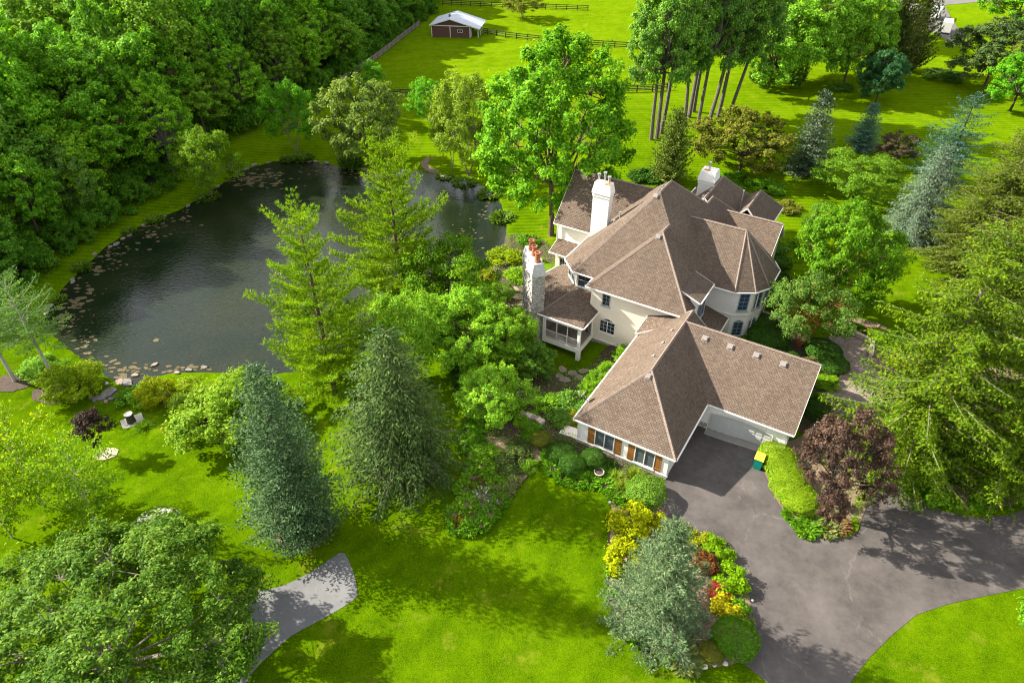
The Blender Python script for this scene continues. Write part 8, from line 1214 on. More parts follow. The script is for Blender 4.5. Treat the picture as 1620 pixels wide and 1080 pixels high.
lm('cedar2', (.020, .044, .014), (.048, .082, .024), (.085, .12, .036), trans=.12)
lm('larch', (.022, .066, .018), (.056, .122, .036), (.105, .175, .06), trans=.35)
lm('spruce_small', (.024, .068, .060), (.050, .112, .098), (.09, .155, .13), trans=.1)
lm('wood4', (0.037, 0.101, 0.009), (0.090, 0.181, 0.020), (0.165, 0.248, 0.044))
BARK = {'trunk': plain('grove_bark', (.105, .088, .070), .95, var=.4, scale=3, bump=.5, bscale=12), 'grey': plain('grey_bark', (.17, .145, .12), .95, var=.35, scale=4, bump=.5, bscale=14), 'brown': plain('brown_bark', (.105, .070, .046), .95, var=.35, scale=4, bump=.5, bscale=14),
        'red': plain('orange_bark', (.30, .10, .035), .8, var=.4, scale=3), 'pale': plain('pale_bark', (.36, .33, .28), .9, var=.3, scale=3), 'dark': plain('dark_bark', (.055, .045, .036), .95, var=.3, scale=4)}
PROTO = {}                                 # name -> (crown mesh, trunk mesh, H, R)

def broadleaf(key, seed, H, R, zb, leafL, nleaf, nclump=130, nlobe=9, lobe_r=(.34, .5), clump_r=(.10, .17), flat=.8, up=.35, bark='brown', tr=.22, stems=1, aspect=.55, core=.62, twigs=True, bowl=0.0, shape=1.0, spray=1.45):
    r = np.random.default_rng(seed); rz = (H - zb) / 2; zc = (H + zb) / 2
    lob = []; ga = PI * (3 - 5 ** .5)
    for i in range(nlobe):
        t = (i + .5) / nlobe; zz = 1 - 1.75 * t; rad = math.sqrt(max(0, 1 - zz * zz)); az = ga * i + r.uniform(-.4, .4)
        q = core * r.uniform(.85, 1.12); w = (1 + bowl * zz) * (1 - (1 - shape) * max(0, zz))
        lr = r.uniform(*lobe_r)
        lob.append((np.array([math.cos(az) * rad * q * R * w, math.sin(az) * rad * q * R * w, zc + zz * q * rz]), lr * R, lr * rz))
    lob.append((np.array([0, 0, zc + .1 * rz]), R * .5, rz * .55))
    C, CR = [], []
    for k in range(nclump):
        lc, lr, lz = lob[k % len(lob)]
        d = r.normal(size=3); out = (lc - np.array([0, 0, zc])) / np.array([R, R, rz]); d = unit(d) + out * 1.1 + np.array([0, 0, up * .8]); d = unit(d)
        q = r.uniform(.72, 1.08); C.append(lc + d * np.array([lr, lr, lz]) * q); CR.append(R * r.uniform(*clump_r))
    C, CR = np.array(C), np.array(CR)
    n = nleaf // nclump
    ci = np.repeat(np.arange(nclump), n); m = len(ci)
    d = r.normal(size=(m, 3)); d[:, 2] = d[:, 2] * .9 + .45; d = unit(d)
    rad = CR[ci] * (.35 + .75 * r.random(m) ** .6)
    st = .75 + .5 * r.random((nclump, 3))
    ax_ = unit(unit((C - np.array([0, 0, zc - .35 * rz])) / np.array([R, R, rz])) + np.array([0, 0, .25]) + r.normal(size=C.shape) * .45)
    al = (d * ax_[ci]).sum(1, keepdims=True); d2_ = d * .78 + ax_[ci] * al * (spray - .78)
    Pp = C[ci] + d2_ * rad[:, None] * np.array([1, 1, flat]) * st[ci]
    stray = r.random(m) < .10; Pp[stray] += r.normal(size=(stray.sum(), 3)) * R * .05
    od = unit((Pp - np.array([0, 0, zc - .3 * rz])) / np.array([R, R, rz]))
    Nn = unit(d * .7 + od * .5 + np.array([0, 0, .45]) + r.normal(size=(m, 3)) * .45)
    T = np.cross(Nn, r.normal(size=(m, 3))); T[:, 2] -= .25
    L = leafL * r.uniform(.65, 1.3, m)
    V, F = leaves(Pp, T, Nn, L, L * aspect)
    crown = np_mesh(key + '_crown', V, F, MATS['leaf_maple'])
    mb = MB(); rr = random.Random(seed)
    def limb(a, b_, ra, rb, k=5, sag=.12):
        a, b_ = Vector(a), Vector(b_); mid = (a + b_) / 2 + Vector((rr.uniform(-1, 1), rr.uniform(-1, 1), rr.uniform(-.3, .9))) * (b_ - a).length * sag
        mb.tube([a, a * .35 + mid * .65 if False else (a + mid) / 2, mid, b_], [ra, ra * .8 + rb * .2, (ra + rb) / 2, rb], k, cap=False)
    fork = zb + (zc - zb) * .45
    for s_ in range(stems):
        if stems == 1:
            bx = (0, 0); top = (rr.uniform(-.1, .1) * R * .3, rr.uniform(-.1, .1) * R * .3, fork)
        else:
            a = 2 * PI * s_ / stems; bx = (.14 * math.cos(a) * tr * 6, .14 * math.sin(a) * tr * 6); top = (R * .28 * math.cos(a), R * .28 * math.sin(a), fork)
        p0 = Vector((*bx, -.3)); p1 = Vector(top)
        mb.tube([p0, p0 + Vector((0, 0, .5)), p0 * .6 + p1 * .4 + Vector((rr.uniform(-.1, .1), rr.uniform(-.1, .1), 0)), p1], [tr * 1.35, tr, tr * .85, tr * .7], 8)
        for li, (lc, lr, lz) in enumerate(lob):
            if li % stems == s_: limb(p1, lc + np.array([0, 0, -.2 * lz]), tr * .6, tr * .18, 5)
    if twigs:
        for k in range(0, nclump, 2):
            lc = lob[k % len(lob)][0]; limb(lc, C[k], tr * .16, tr * .05, 3)
    PROTO[key] = (crown, mb.mesh(key + '_trunk', BARK[bark]), H, R)

def conifer(key, seed, H, R, z0, nw, per, shape=.85, e=(-.15, .55), droop=.25, tip=.12, twig=.42, card=.3, cw=.07, step=.42, hang=.15, spread=.35, bark='grey', tr=.22, inner=.12, limbs=False, gap=0.0, tuft=0, base_taper=.3, irr=.14, zcomp=1.0, ncard=1.7):
    r = np.random.default_rng(seed); Ps, Ts, Ns, Ls, Ws = [], [], [], [], []
    mb = MB(); mb.tube([(0, 0, -.4), (0, 0, .4), (0, 0, H * .5), (0, 0, H * .97)], [tr * 1.3, tr, tr * .6, tr * .08], 8)
    ga = 2.39996; n = 0
    lobes = r.uniform(-1, 1, 8)
    for i in range(nw):
        t = ((i + r.uniform(-.25, .25)) / nw); t = min(max(t, 0), .995) ** zcomp
        z = z0 + (H - z0) * t
        prof = (1 - t) ** shape * min(1, 1 - base_taper + t * 4 * base_taper) + .03
        for j in range(max(3, int(per * (1 - .45 * t)))):
            n += 1
            if gap and r.random() < gap: continue
            az = ga * n + r.uniform(-.25, .25)
            L = R * prof * r.uniform(1 - irr * 1.6, 1 + irr) * (1 + .12 * lobes[int(az * 8 / (2 * PI)) % 8])
            el = e[0] + (e[1] - e[0]) * t + r.uniform(-.1, .1)
            m = max(3, int(L / step)); s = np.linspace(inner, 1, m)
            rad = L * s; zz = z + r.uniform(-.1, .1) + L * (math.tan(el) * s - droop * s ** 2 + tip * s ** 3.2)
            wob = r.uniform(-.12, .12) * s * s * L
            ca, sa = math.cos(az), math.sin(az)
            C = np.stack([ca * rad - sa * wob, sa * rad + ca * wob, zz], 1)
            tg = unit(np.gradient(C, axis=0)); side = np.stack([-sa * np.ones(m), ca * np.ones(m), np.zeros(m)], 1)
            if limbs: mb.tube([Vector(C[0] * .0 + [0, 0, z]), Vector(C[m // 2]), Vector(C[-1])], [tr * .14 * (1 - t) + .01, tr * .07 * (1 - t) + .008, .004], 3, cap=False)
            lt = twig * (L ** .6) * (1 - .72 * s) + card * .5
            for sg in (-1, 0, 1):
                if sg == 0:
                    d = tg.copy(); ln = np.full(m, card * 1.1); cnt = 2
                else:
                    d = unit(tg * .62 + side * sg * r.uniform(.55, 1.0, (m, 1)) + np.array([0, 0, 1]) * (r.uniform(-.1, .25, (m, 1)) - hang)); ln = lt; cnt = 0
                kk = np.maximum(1, np.ceil(ln / card * ncard).astype(int)) if sg else np.full(m, cnt)
                idx = np.repeat(np.arange(m), kk); K_ = len(idx)
                q = r.random(K_)
                d_ = d[idx]; p = C[idx] + d_ * (ln[idx] * q)[:, None] + np.array([0, 0, -1]) * (hang * .6 * ln[idx] * q ** 2)[:, None]
                reps = 1 + tuft
                p = np.repeat(p, reps, 0); d_ = np.repeat(d_, reps, 0)
                dir_ = unit(d_ + r.normal(size=p.shape) * spread + np.array([0, 0, -hang * .8 + (.25 if tuft else 0)]))
                Ps.append(p); Ts.append(dir_); Ns.append(unit(np.array([0, 0, 1]) + r.normal(size=p.shape) * .55 + np.array([ca, sa, 0]) * .4))
                Ls.append(card * r.uniform(.7, 1.25, len(p))); Ws.append(np.full(len(p), cw) * r.uniform(.8, 1.25, len(p)))
    # leader
    p = np.zeros((26, 3)); p[:, 2] = H * r.uniform(.93, 1.0, 26); Ps.append(p); Ts.append(unit(r.normal(size=(26, 3)) * .5 + [0, 0, .9])); Ns.append(rnd_unit(r, 26)); Ls.append(np.full(26, card)); Ws.append(np.full(26, cw))
    V, F = leaves(np.concatenate(Ps), np.concatenate(Ts), np.concatenate(Ns), np.concatenate(Ls), np.concatenate(Ws), anchored=True, fold=.05)
    PROTO[key] = (np_mesh(key + '_crown', V, F, MATS['leaf_maple']), mb.mesh(key + '_trunk', BARK[bark]), H, R)
    return len(F)

def bush(key, seed, H, R, leafL, nleaf, nclump=26, shell=False, aspect=.55, up=.5, ragged=.25):
    r = np.random.default_rng(seed)
    if shell:                                           # clipped: leaves over a slightly lumpy dome
        d = r.normal(size=(nleaf, 3)); d[:, 2] = np.abs(d[:, 2]) * 1.0 - .12; d = unit(d)
        lump = 1 + .05 * np.sin(d[:, 0] * 7 + seed) * np.cos(d[:, 1] * 6) + .04 * np.sin(d[:, 2] * 11 + d[:, 0] * 5)
        q = lump * (1 - .10 * r.random(nleaf) ** 2)
        boxy = np.stack([np.sign(d[:, i]) * np.abs(d[:, i]) ** .85 for i in range(3)], 1)
        Pp = boxy * q[:, None] * np.array([R, R, H * .56]) + np.array([0, 0, H * .44])
        Nn = unit(d + r.normal(size=d.shape) * .45)
    else:
        dd = r.normal(size=(nclump, 3)); dd[:, 2] = np.abs(dd[:, 2]) * .9; dd = unit(dd)
        q = r.uniform(.45, .9, nclump); C = dd * q[:, None] * np.array([R, R, H * .8]) + np.array([0, 0, H * .16])
        cr = r.uniform(.2, .36, nclump); n = nleaf // nclump; ci = np.repeat(np.arange(nclump), n); m = len(ci)
        d = r.normal(size=(m, 3)); d[:, 2] += .5; d = unit(d)
        Pp = C[ci] + d * (cr[ci] * (.45 + .6 * r.random(m)))[:, None] * np.array([R, R, min(R, H) * .8])
        sh = r.random(m) < ragged * .25; Pp[sh] += d[sh] * R * .14
        Pp[:, 2] = np.maximum(Pp[:, 2], .03)
        Nn = unit(d * .8 + np.array([0, 0, up]) + r.normal(size=(m, 3)) * .45)
    m = len(Pp); T = np.cross(Nn, r.normal(size=(m, 3)))
    L = leafL * r.uniform(.7, 1.3, m); V, F = leaves(Pp, T, Nn, L, L * aspect)
    PROTO[key] = (np_mesh(key + '_leaves', V, F, MATS['leaf_maple']), None, H, R)
def blades(key, seed, H, R, n, w, arch=.6, tiers=1):
    r = np.random.default_rng(seed); az = r.uniform(0, 2 * PI, n); el = r.uniform(.25, 1.45, n); L = H * r.uniform(.6, 1.1, n)
    b0 = np.stack([np.cos(az) * R * .35 * r.random(n), np.sin(az) * R * .35 * r.random(n), np.zeros(n)], 1)
    if tiers > 1: b0 = np.stack([np.cos(az) * R * .8 * r.random(n) ** .5, np.sin(az) * R * .8 * r.random(n) ** .5, H * .7 * r.random(n)], 1); el = r.uniform(-.2, 1.1, n); L = L * .55
    az2 = az + r.uniform(-.8, .8, n)
    d = np.stack([np.cos(az2) * np.cos(el), np.sin(az2) * np.cos(el), np.sin(el)], 1)
    Nn = np.stack([-np.cos(az2) * np.sin(el), -np.sin(az2) * np.sin(el), np.cos(el)], 1) + r.normal(size=(n, 3)) * .2
    L = np.maximum(L, R * .5) if tiers > 1 else L
    V, F = leaves(b0, d, Nn, L, np.full(n, w) * r.uniform(.7, 1.2, n), anchored=True, fold=.15)
    PROTO[key] = (np_mesh(key + '_leaves', V, F, MATS['leaf_maple']), None, H, R)

broadleaf('big', 1, 26, 9, 2.6, .42, 64000, 330, 16, clump_r=(.075, .13), bark='brown', tr=.42, core=.66)
broadleaf('big2', 2, 11.5, 5.5, 1.2, .25, 42000, 230, 13, clump_r=(.085, .15), bark='brown', tr=.2)
broadleaf('oak', 3, 12.5, 8.8, 1.4, .25, 115000, 600, 28, clump_r=(.05, .095), bark='grey', tr=.2, aspect=.45, core=.70, flat=.75, lobe_r=(.28, .38))
broadleaf('round', 4, 10, 5, 1.0, .30, 26000, 170, 11, clump_r=(.09, .16), bark='dark', tr=.2)
broadleaf('tall0', 5, 19, 5.5, 2.0, .40, 36000, 330, 16, clump_r=(.08, .16), bark='brown', tr=.34, core=.64, spray=1.7)
broadleaf('tall1', 6, 19, 5.5, 4.5, .40, 30000, 260, 13, clump_r=(.08, .17), bark='brown', tr=.34, core=.70, spray=1.9)
broadleaf('tall2', 7, 19, 5.5, 3.0, .36, 36000, 360, 18, clump_r=(.07, .13), bark='grey', tr=.34, core=.68, shape=.75, spray=1.6)
broadleaf('cotton', 8, 27, 6.8, 8.0, .44, 19000, 170, 15, clump_r=(.09, .16), bark='trunk', tr=.47, core=.74, lobe_r=(.24, .36))
broadleaf('low', 38, 18, 8, .6, .42, 40000, 240, 17, clump_r=(.08, .15), bark='brown', tr=.3, core=.68)
broadleaf('airy', 9, 11, 4.2, 1.6, .26, 18000, 150, 12, clump_r=(.10, .2), bark='grey', tr=.11, core=.66, stems=2, flat=.9)
broadleaf('upright', 10, 6, 2.2, .3, .19, 10000, 90, 9, clump_r=(.15, .26), bark='grey', tr=.1, shape=.55)
broadleaf('small', 11, 5.4, 1.7, 1.7, .17, 6500, 70, 8, clump_r=(.16, .28), bark='dark', tr=.055, core=.55, shape=.75)
broadleaf('plum', 12, 10.9, 3.75, 1.2, .20, 34000, 240, 14, clump_r=(.085, .16), bark='dark', tr=.16, core=.7, aspect=.5)
broadleaf('multi', 13, 7.9, 4.2, 2.2, .21, 17000, 140, 11, clump_r=(.1, .18), bark='red', tr=.13, stems=4, core=.66, bowl=.2)
broadleaf('layer', 14, 8, 5.6, 1.2, .27, 20000, 130, 12, clump_r=(.13, .22), flat=.28, bark='dark', tr=.16, core=.68, up=.1)
conifer('locust', 15, 9, 3.8, 2.0, 11, 8, shape=.42, e=(.25, .95), droop=.12, tip=.05, twig=.50, card=.28, cw=.13, step=.27, hang=.05, spread=.55, base_taper=.2, limbs=True, gap=.12, irr=.35, bark='pale', tr=.08, inner=.2, ncard=1.9)
conifer('bspruce', 21, 18, 3.5, .2, 54, 10, shape=.7, e=(-.25, .6), droop=.22, tip=.28, twig=.48, card=.22, cw=.085, step=.28, hang=.12, spread=.5, base_taper=.5, irr=.22, ncard=1.9)
conifer('gspruce', 22, 16.4, 5.3, .7, 46, 11, shape=.78, e=(-.12, .7), droop=.42, tip=.10, twig=.42, card=.34, cw=.11, step=.40, hang=.45, spread=.38, base_taper=.05, limbs=True, ncard=1.5)
conifer('pine', 23, 24, 5.8, 1.5, 22, 8, shape=.58, e=(-.02, .9), droop=.10, tip=.26, twig=.70, card=.36, cw=.05, step=.28, hang=-.12, spread=.55, base_taper=.2, limbs=True, gap=.08, tuft=6, irr=.32, bark='brown', tr=.3, inner=.22, ncard=1.3)
conifer('fir', 24, 13.2, 3.15, .3, 36, 11, shape=.78, e=(-.1, .8), droop=.25, tip=.28, twig=.40, card=.26, cw=.04, step=.26, hang=.08, spread=.62, base_taper=.1, limbs=True, irr=.3, gap=.08, tuft=4, ncard=1.1)
conifer('norway', 25, 23, 6.1, .8, 36, 9, shape=.54, e=(-.05, .55), droop=.36, tip=.2, twig=.48, card=.25, cw=.08, step=.24, hang=.6, spread=.55, base_taper=.1, limbs=True, gap=.12, irr=.34, tr=.34, tuft=1, ncard=2.1)
conifer('openspruce', 39, 14, 4.2, .8, 22, 8, shape=.62, e=(-.1, .5), droop=.25, tip=.3, twig=.46, card=.28, cw=.10, step=.28, hang=.25, spread=.5, irr=.3, gap=.12, bark='dark', ncard=2.0)
conifer('nspruce', 26, 9, 3, .1, 32, 10, shape=.8, e=(-.2, .5), droop=.15, tip=.22, twig=.42, card=.3, cw=.13, step=.36, hang=.12, spread=.4, base_taper=.1)
conifer('cedar', 27, 12, 4, .1, 36, 12, shape=.62, e=(.3, 1.0), droop=.1, tip=.25, twig=.42, card=.34, cw=.18, step=.42, hang=-.1, spread=.6, base_taper=.1, irr=.2)
conifer('highfir', 28, 14, 4.2, 6.2, 12, 8, shape=.5, e=(-.02, .5), droop=.22, tip=.25, twig=.50, card=.22, cw=.075, step=.27, hang=.1, spread=.5, base_taper=.2, limbs=True, irr=.25, tr=.24, inner=.15, ncard=2.0, bark='pale')
bush('shrub0', 31, 1.6, 1.2, .17, 4200, 34)
bush('shrub1', 32, 1.1, 1.1, .13, 4200, 30)
bush('ball', 33, 1.5, 1.1, .085, 9000, shell=True)
broadleaf('thick', 37, 3.4, 2.2, .05, .17, 11000, 110, 10, clump_r=(.14, .24), bark='dark', tr=.04, stems=3)
bush('wild', 34, 3, 2.1, .34, 3200, 36, ragged=.6)
blades('perennial', 35, .5, .9, 420, .16, tiers=3)
blades('tuft', 36, 1.1, .7, 520, .05)

def poly_d(poly, x, y):
    d2 = np.full(x.shape, 1e18)
    for (ax, ay), (bx, by) in zip(poly, poly[1:] + poly[:1]):
        ex, ey = bx - ax, by - ay; t = np.clip(((x - ax) * ex + (y - ay) * ey) / (ex * ex + ey * ey + 1e-9), 0, 1)
        d2 = np.minimum(d2, (x - ax - t * ex) ** 2 + (y - ay - t * ey) ** 2)
    return np.sqrt(d2)
def place(o, m_):
    if o.material_slots: o.material_slots[0].link = 'OBJECT'; o.material_slots[0].material = m_
TONE = {'wood': 'fresh green', 'wood2': 'dark green', 'wood3': 'mid-green', 'wood4': 'pale yellow-green'}
for w_ in WOODS:
    d_ = float(poly_d(D['woods'], np.array([w_[2]]), np.array([w_[3]]))[0])
    where = 'in its front row' if d_ < 9 else ('behind its front row' if d_ < 20 else 'deep inside it')
    part_ = 'of the wood by the near left bank' if w_[3] < 95 else ('of the wood above the far bank' if w_[3] < 150 else 'of the wood towards the far fence')
    kind_ = {'tall0': 'round-topped', 'tall1': 'open-crowned', 'tall2': 'narrow-topped'}[w_[0]]
    PLANTS.append((*w_, 0, 0, 'woodland_tree', f'{TONE[w_[1]]} {kind_} tree {part_}, {where}', 'tree', 'woodland beyond the pond'))
for w_ in THICKET:
    part_ = 'beside the near left bank' if w_[3] < 95 else ('above the far bank of the pond' if w_[3] < 140 else 'along the diagonal fence')
    PLANTS.append((*w_, 0, 0, 'woodland_shrub', ('tall' if w_[5] > 3.3 else 'low') + (' dark' if w_[1] == 'under' else ' fresh green') + (' coarse-leaved' if w_[0] == 'wild' else ' dense') + ' shrub at the wood edge ' + part_, 'shrub', 'thicket along the wood edge'))
for (proto, mat, x, y, z, h, R_, rot, lx, ly, nm, label, cat, grp) in PLANTS:
    cme, tme, H0, R0 = PROTO[proto]
    if tme is None:
        o = obj(nm, cme); place(o, LM[mat]); o.location = (x, y, z - .02)
    else:
        o = empty(nm, (x, y, z - .05))
        c_ = obj('crown', cme, o); place(c_, LM[mat]); obj('trunk', tme, o)
    o.rotation_euler = (-ly, lx, rot) if not (lx or ly) else (Matrix.Rotation(lx, 3, 'Y') @ Matrix.Rotation(-ly, 3, 'X') @ Matrix.Rotation(rot, 3, 'Z')).to_euler()
    if proto in ('bspruce', 'gspruce', 'fir', 'norway', 'pine', 'nspruce', 'openspruce'): h *= .955     # the leader's tuft rises past the trunk top
    o.scale = (R_ / R0, R_ / R0, h / H0)
    tag(o, label, {'tree': 'tree', 'shrub': 'shrub'}.get(cat, cat) if nm not in ('perennial_plant', 'ground_cover_plant', 'waterside_plant', 'hosta_plant', 'ornamental_grass') else ('grass clump' if nm == 'ornamental_grass' else 'plant'), grp)
    if nm == 'hydrangea_bush':                          # flower heads as a part of the bush
        mb = MB(); rr = random.Random(8)
        for k in range(230):
            d = Vector((rr.gauss(0, 1), rr.gauss(0, 1), abs(rr.gauss(0, 1)) * .9 + .15)).normalized(); s_ = rr.uniform(.05, .085)
            p = Vector((d.x * R0 * 1.0, d.y * R0 * 1.0, d.z * H0 * .57 + H0 * .44))
            vs = [p + Vector(q) * s_ * 1.3 for q in ((1, 0, 0), (-1, 0, 0), (0, 1, 0), (0, -1, 0), (0, 0, .8), (0, 0, -.8))]
            mb.add(vs, [(0, 2, 4), (2, 1, 4), (1, 3, 4), (3, 0, 4), (2, 0, 5), (1, 2, 5), (3, 1, 5), (0, 3, 5)])
        fo = mb.build('blossom_heads', plain('cream_blossom', (.62, .64, .46), .8, var=.15), o, smooth=True); fo['kind'] = 'stuff'

def scatter(name, polys, per, mat, size, seed, hgt=.25, avoid=(), aspect=.5, edge=0):
    r = np.random.default_rng(seed); Pa_ = []
    for poly in polys:
        xs = [p[0] for p in poly]; ys = [p[1] for p in poly]; A = (max(xs) - min(xs)) * (max(ys) - min(ys)); n = int(A * per)
        x = r.uniform(min(xs), max(xs), n); y = r.uniform(min(ys), max(ys), n); k = inside_np(poly, x, y)
        if edge:
            k[k] &= poly_d(poly, x[k], y[k]) < edge
            k &= y < 260
        for av in avoid: k &= ~inside_np(av, x, y)
        Pa_.append(np.stack([x[k], y[k]], 1))
    xy = np.concatenate(Pa_); xy = xy[pond_sd(xy[:, 0], xy[:, 1]) > .3]; n = len(xy)
    patch = np.sin(xy[:, 0] * 1.1 + 2 * np.sin(xy[:, 1] * .7)) * np.cos(xy[:, 1] * .9 + xy[:, 0] * .3)
    keep = r.random(n) < (.55 + .45 * patch); xy = xy[keep]; n = len(xy)
    z = ground_np(xy[:, 0], xy[:, 1]) + .05 + hgt * r.random(n) ** 1.5
    Nn = unit(np.array([0, 0, 1]) + r.normal(size=(n, 3)) * .55); T = np.cross(Nn, r.normal(size=(n, 3)))
    L = size * r.uniform(.6, 1.3, n); V, F = leaves(np.stack([xy[:, 0], xy[:, 1], z], 1), T, Nn, L, L * aspect)
    o = obj(name, np_mesh(name, V, F, LM[mat])); tag(o, kind='stuff'); return o
tag(scatter('ground_cover', [D['bed_garden'], D['bed_terrace']], 70, 'garden2', .16, 1, .45), 'mixed low greenery filling the walled garden and terrace beds', 'ground cover')
tag(scatter('ground_cover', [D['bed_island']], 80, 'garden', .13, 2, .3), 'mixed low greenery in the long island flower bed', 'ground cover')
tag(scatter('ground_cover', [D['bed_front'], D['bed_court'], D['bed_spruce']], 70, 'box', .14, 3, .3), 'dark low greenery in the beds by the entrance and under the driveway spruces', 'ground cover')
tag(scatter('ground_cover', [D['bed_plum'], D['bed_garage']], 130, 'groundcover', .12, 4, .25), 'bright low greenery at the plum bed and garage bed', 'ground cover')
tag(scatter('ground_cover', [D['bed_drive']], 70, 'green2', .14, 7, .25), 'low greenery between the shrubs of the driveway island', 'ground cover')
tag(scatter('ground_cover', [D['bed_pond']], 25, 'garden2', .14, 6, .2), 'thin low greenery along the near pond bank', 'ground cover')
tag(scatter('undergrowth', [D['woods']], 6, 'under', .5, 5, 1.6, edge=9), 'dark leafy undergrowth on the floor of the wood', 'undergrowth')
# ------------------------------------------------------------------ small things
M_FENCE = plain('dark_fence_wood', (.030, .022, .018), .85, var=.25)
M_FENCE2 = plain('weathered_fence_wood', (.20, .165, .14), .85, var=.25)
def fence(pts, rails, label, mat):
    pts = [Vector(p) for p in pts]; root = empty('rail_fence', pts[0]); tag(root, label, 'fence', 'paddock rail fences')
    o0 = pts[0]; hgt = 1.35
    pm = MB(); pm.box(-.1, .1, -.1, .1, -.3, hgt + .08); pme_ = pm.mesh('post', mat)
    d0 = 0; stations = []
    for a, b_ in zip(pts, pts[1:]):
        n = max(1, round((b_ - a).length / 3.2))
        for i in range(n): p = a + (b_ - a) * (i / n); stations.append(Vector((p.x, p.y, gz(p.x, p.y))))
    stations.append(Vector((pts[-1].x, pts[-1].y, gz(pts[-1].x, pts[-1].y))))
    for s_ in stations: q = obj('post', pme_, root); q.location = s_ - o0
    rm = MB(); rm.box(0, 1, -.035, .035, -.085, .085); rme = rm.mesh('rail', mat)
    for a, b_ in zip(stations, stations[1:]):
        d = b_ - a; ang = math.atan2(d.y, d.x); L_ = math.hypot(d.x, d.y)
        for k in range(rails):
            q = obj('rail', rme, root); q.location = a - o0 + Vector((-.09 * math.sin(ang) , .09 * math.cos(ang), hgt * (.25 + .72 * k / (rails - 1))))
            q.rotation_euler = (0, -math.atan2(d.z, L_), ang); q.scale = (L_, 1, 1)
for i, (lb, pts, rails) in enumerate(FENCES): fence(pts, rails, lb, M_FENCE2 if 'weathered' in lb else M_FENCE)

# shed
sx, sy, sz = SHED
shed = empty('horse_shed', (sx, sy + 3.2, sz), math.radians(-9)); tag(shed, 'brown shed with pale grey metal roof and white trim in the far paddock', 'shed')
M_BROWN = plain('brown_siding', (.105, .050, .043), .8, var=.12); M_METAL = plain('pale_metal_roof', (.44, .46, .53), .45, var=.12, scale=1.5)
w2, d2_, hh = 5.0, 4.2, 2.75
mb = MB()
for i in range(18): a = -w2 + i * 2 * w2 / 18; mb.box(a + .01, a + 2 * w2 / 18 - .01, -d2_, -d2_ + .08, 0, hh)
mb.prism([(-w2, -d2_ + .09), (w2, -d2_ + .09), (w2, d2_ - 2.8), (-w2, d2_)], 0, hh)
mb.add([(-w2, -d2_ + .05, hh), (w2 + .0, -d2_ + .05, hh), (0, -d2_ + .05, hh + 1.55)], [(0, 1, 2)])
mb.build('siding', M_BROWN, shed)
mb = MB(); o_ = .5; rz_ = hh + 1.75; xe = w2 + .45; xr = w2 + 2.6
for (xa, za), (xb, zb_) in (((-xe, hh + .12), (0, rz_)), ((0, rz_), (xr, hh - .35))):
    mb.add([(xa, -d2_ - o_, za), (xb, -d2_ - o_, zb_), (xb, d2_ + o_, zb_), (xa, d2_ + o_, za), (xa, -d2_ - o_, za - .14), (xb, -d2_ - o_, zb_ - .14), (xb, d2_ + o_, zb_ - .14), (xa, d2_ + o_, za - .14)],
           [(0, 1, 2, 3), (7, 6, 5, 4), (0, 4, 5, 1), (2, 6, 7, 3), (0, 3, 7, 4), (1, 5, 6, 2)])
    d = Vector((xb - xa, 0, zb_ - za)); n_ = int(d.length / .55); nn = Vector((-d.z, 0, d.x)).normalized()
    for i in range(1, n_): p = Vector((xa, 0, za)) + d * (i / n_) + nn * .03; mb.bar(p + Vector((0, -d2_ - o_, 0)), p + Vector((0, d2_ + o_, 0)), .05, .05)
mb.build('roof', M_METAL, shed)
mb = MB()
mb.bar((-xe, -d2_ - o_ - .03, hh + .02), (0, -d2_ - o_ - .03, rz_ - .1), .05, .22); mb.bar((0, -d2_ - o_ - .03, rz_ - .1), (xr, -d2_ - o_ - .03, hh - .45), .05, .22)
mb.box(-w2, w2, -d2_ - .05, -d2_ - .005, hh - .12, hh + .1)
for x in (-w2, -.15, w2): mb.box(x - .09, x + .09, -d2_ - .05, -d2_ - .003, 0, hh - .13)
mb.build('trim', M_TRIM, shed)
mb = MB(); mb.box(1.75, 3.15, -d2_ - .07, -d2_ - .052, 1.25, 1.95); wf = mb.build('window', M_TRIM, shed)
for x in (1.85, 2.5): mb = MB(); mb.box(x, x + .55, -d2_ - .085, -d2_ - .071, 1.33, 1.87); mb.build('pane', M_GLASS, wf)
mb = MB(); mb.box(w2 + .01, w2 + .06, -3.6, -2.4, 0, 2.2); dr = mb.build('door', M_TRIM, shed)
for y in (-d2_ + .1, -1.4, .9): mb = MB(); mb.box(w2 + 2.0, w2 + 2.18, y, y + .18, 0, hh - .25); mb.build('post', M_TRIM, shed)
mb = MB(); mb.tube([(-.8, -1.2, rz_ - .4), (-.8, -1.2, rz_ + .35)], [.28, .28], 10); mb.build('roof_ventilator', plain('blue_grey_metal', (.10, .12, .17), .5), shed)

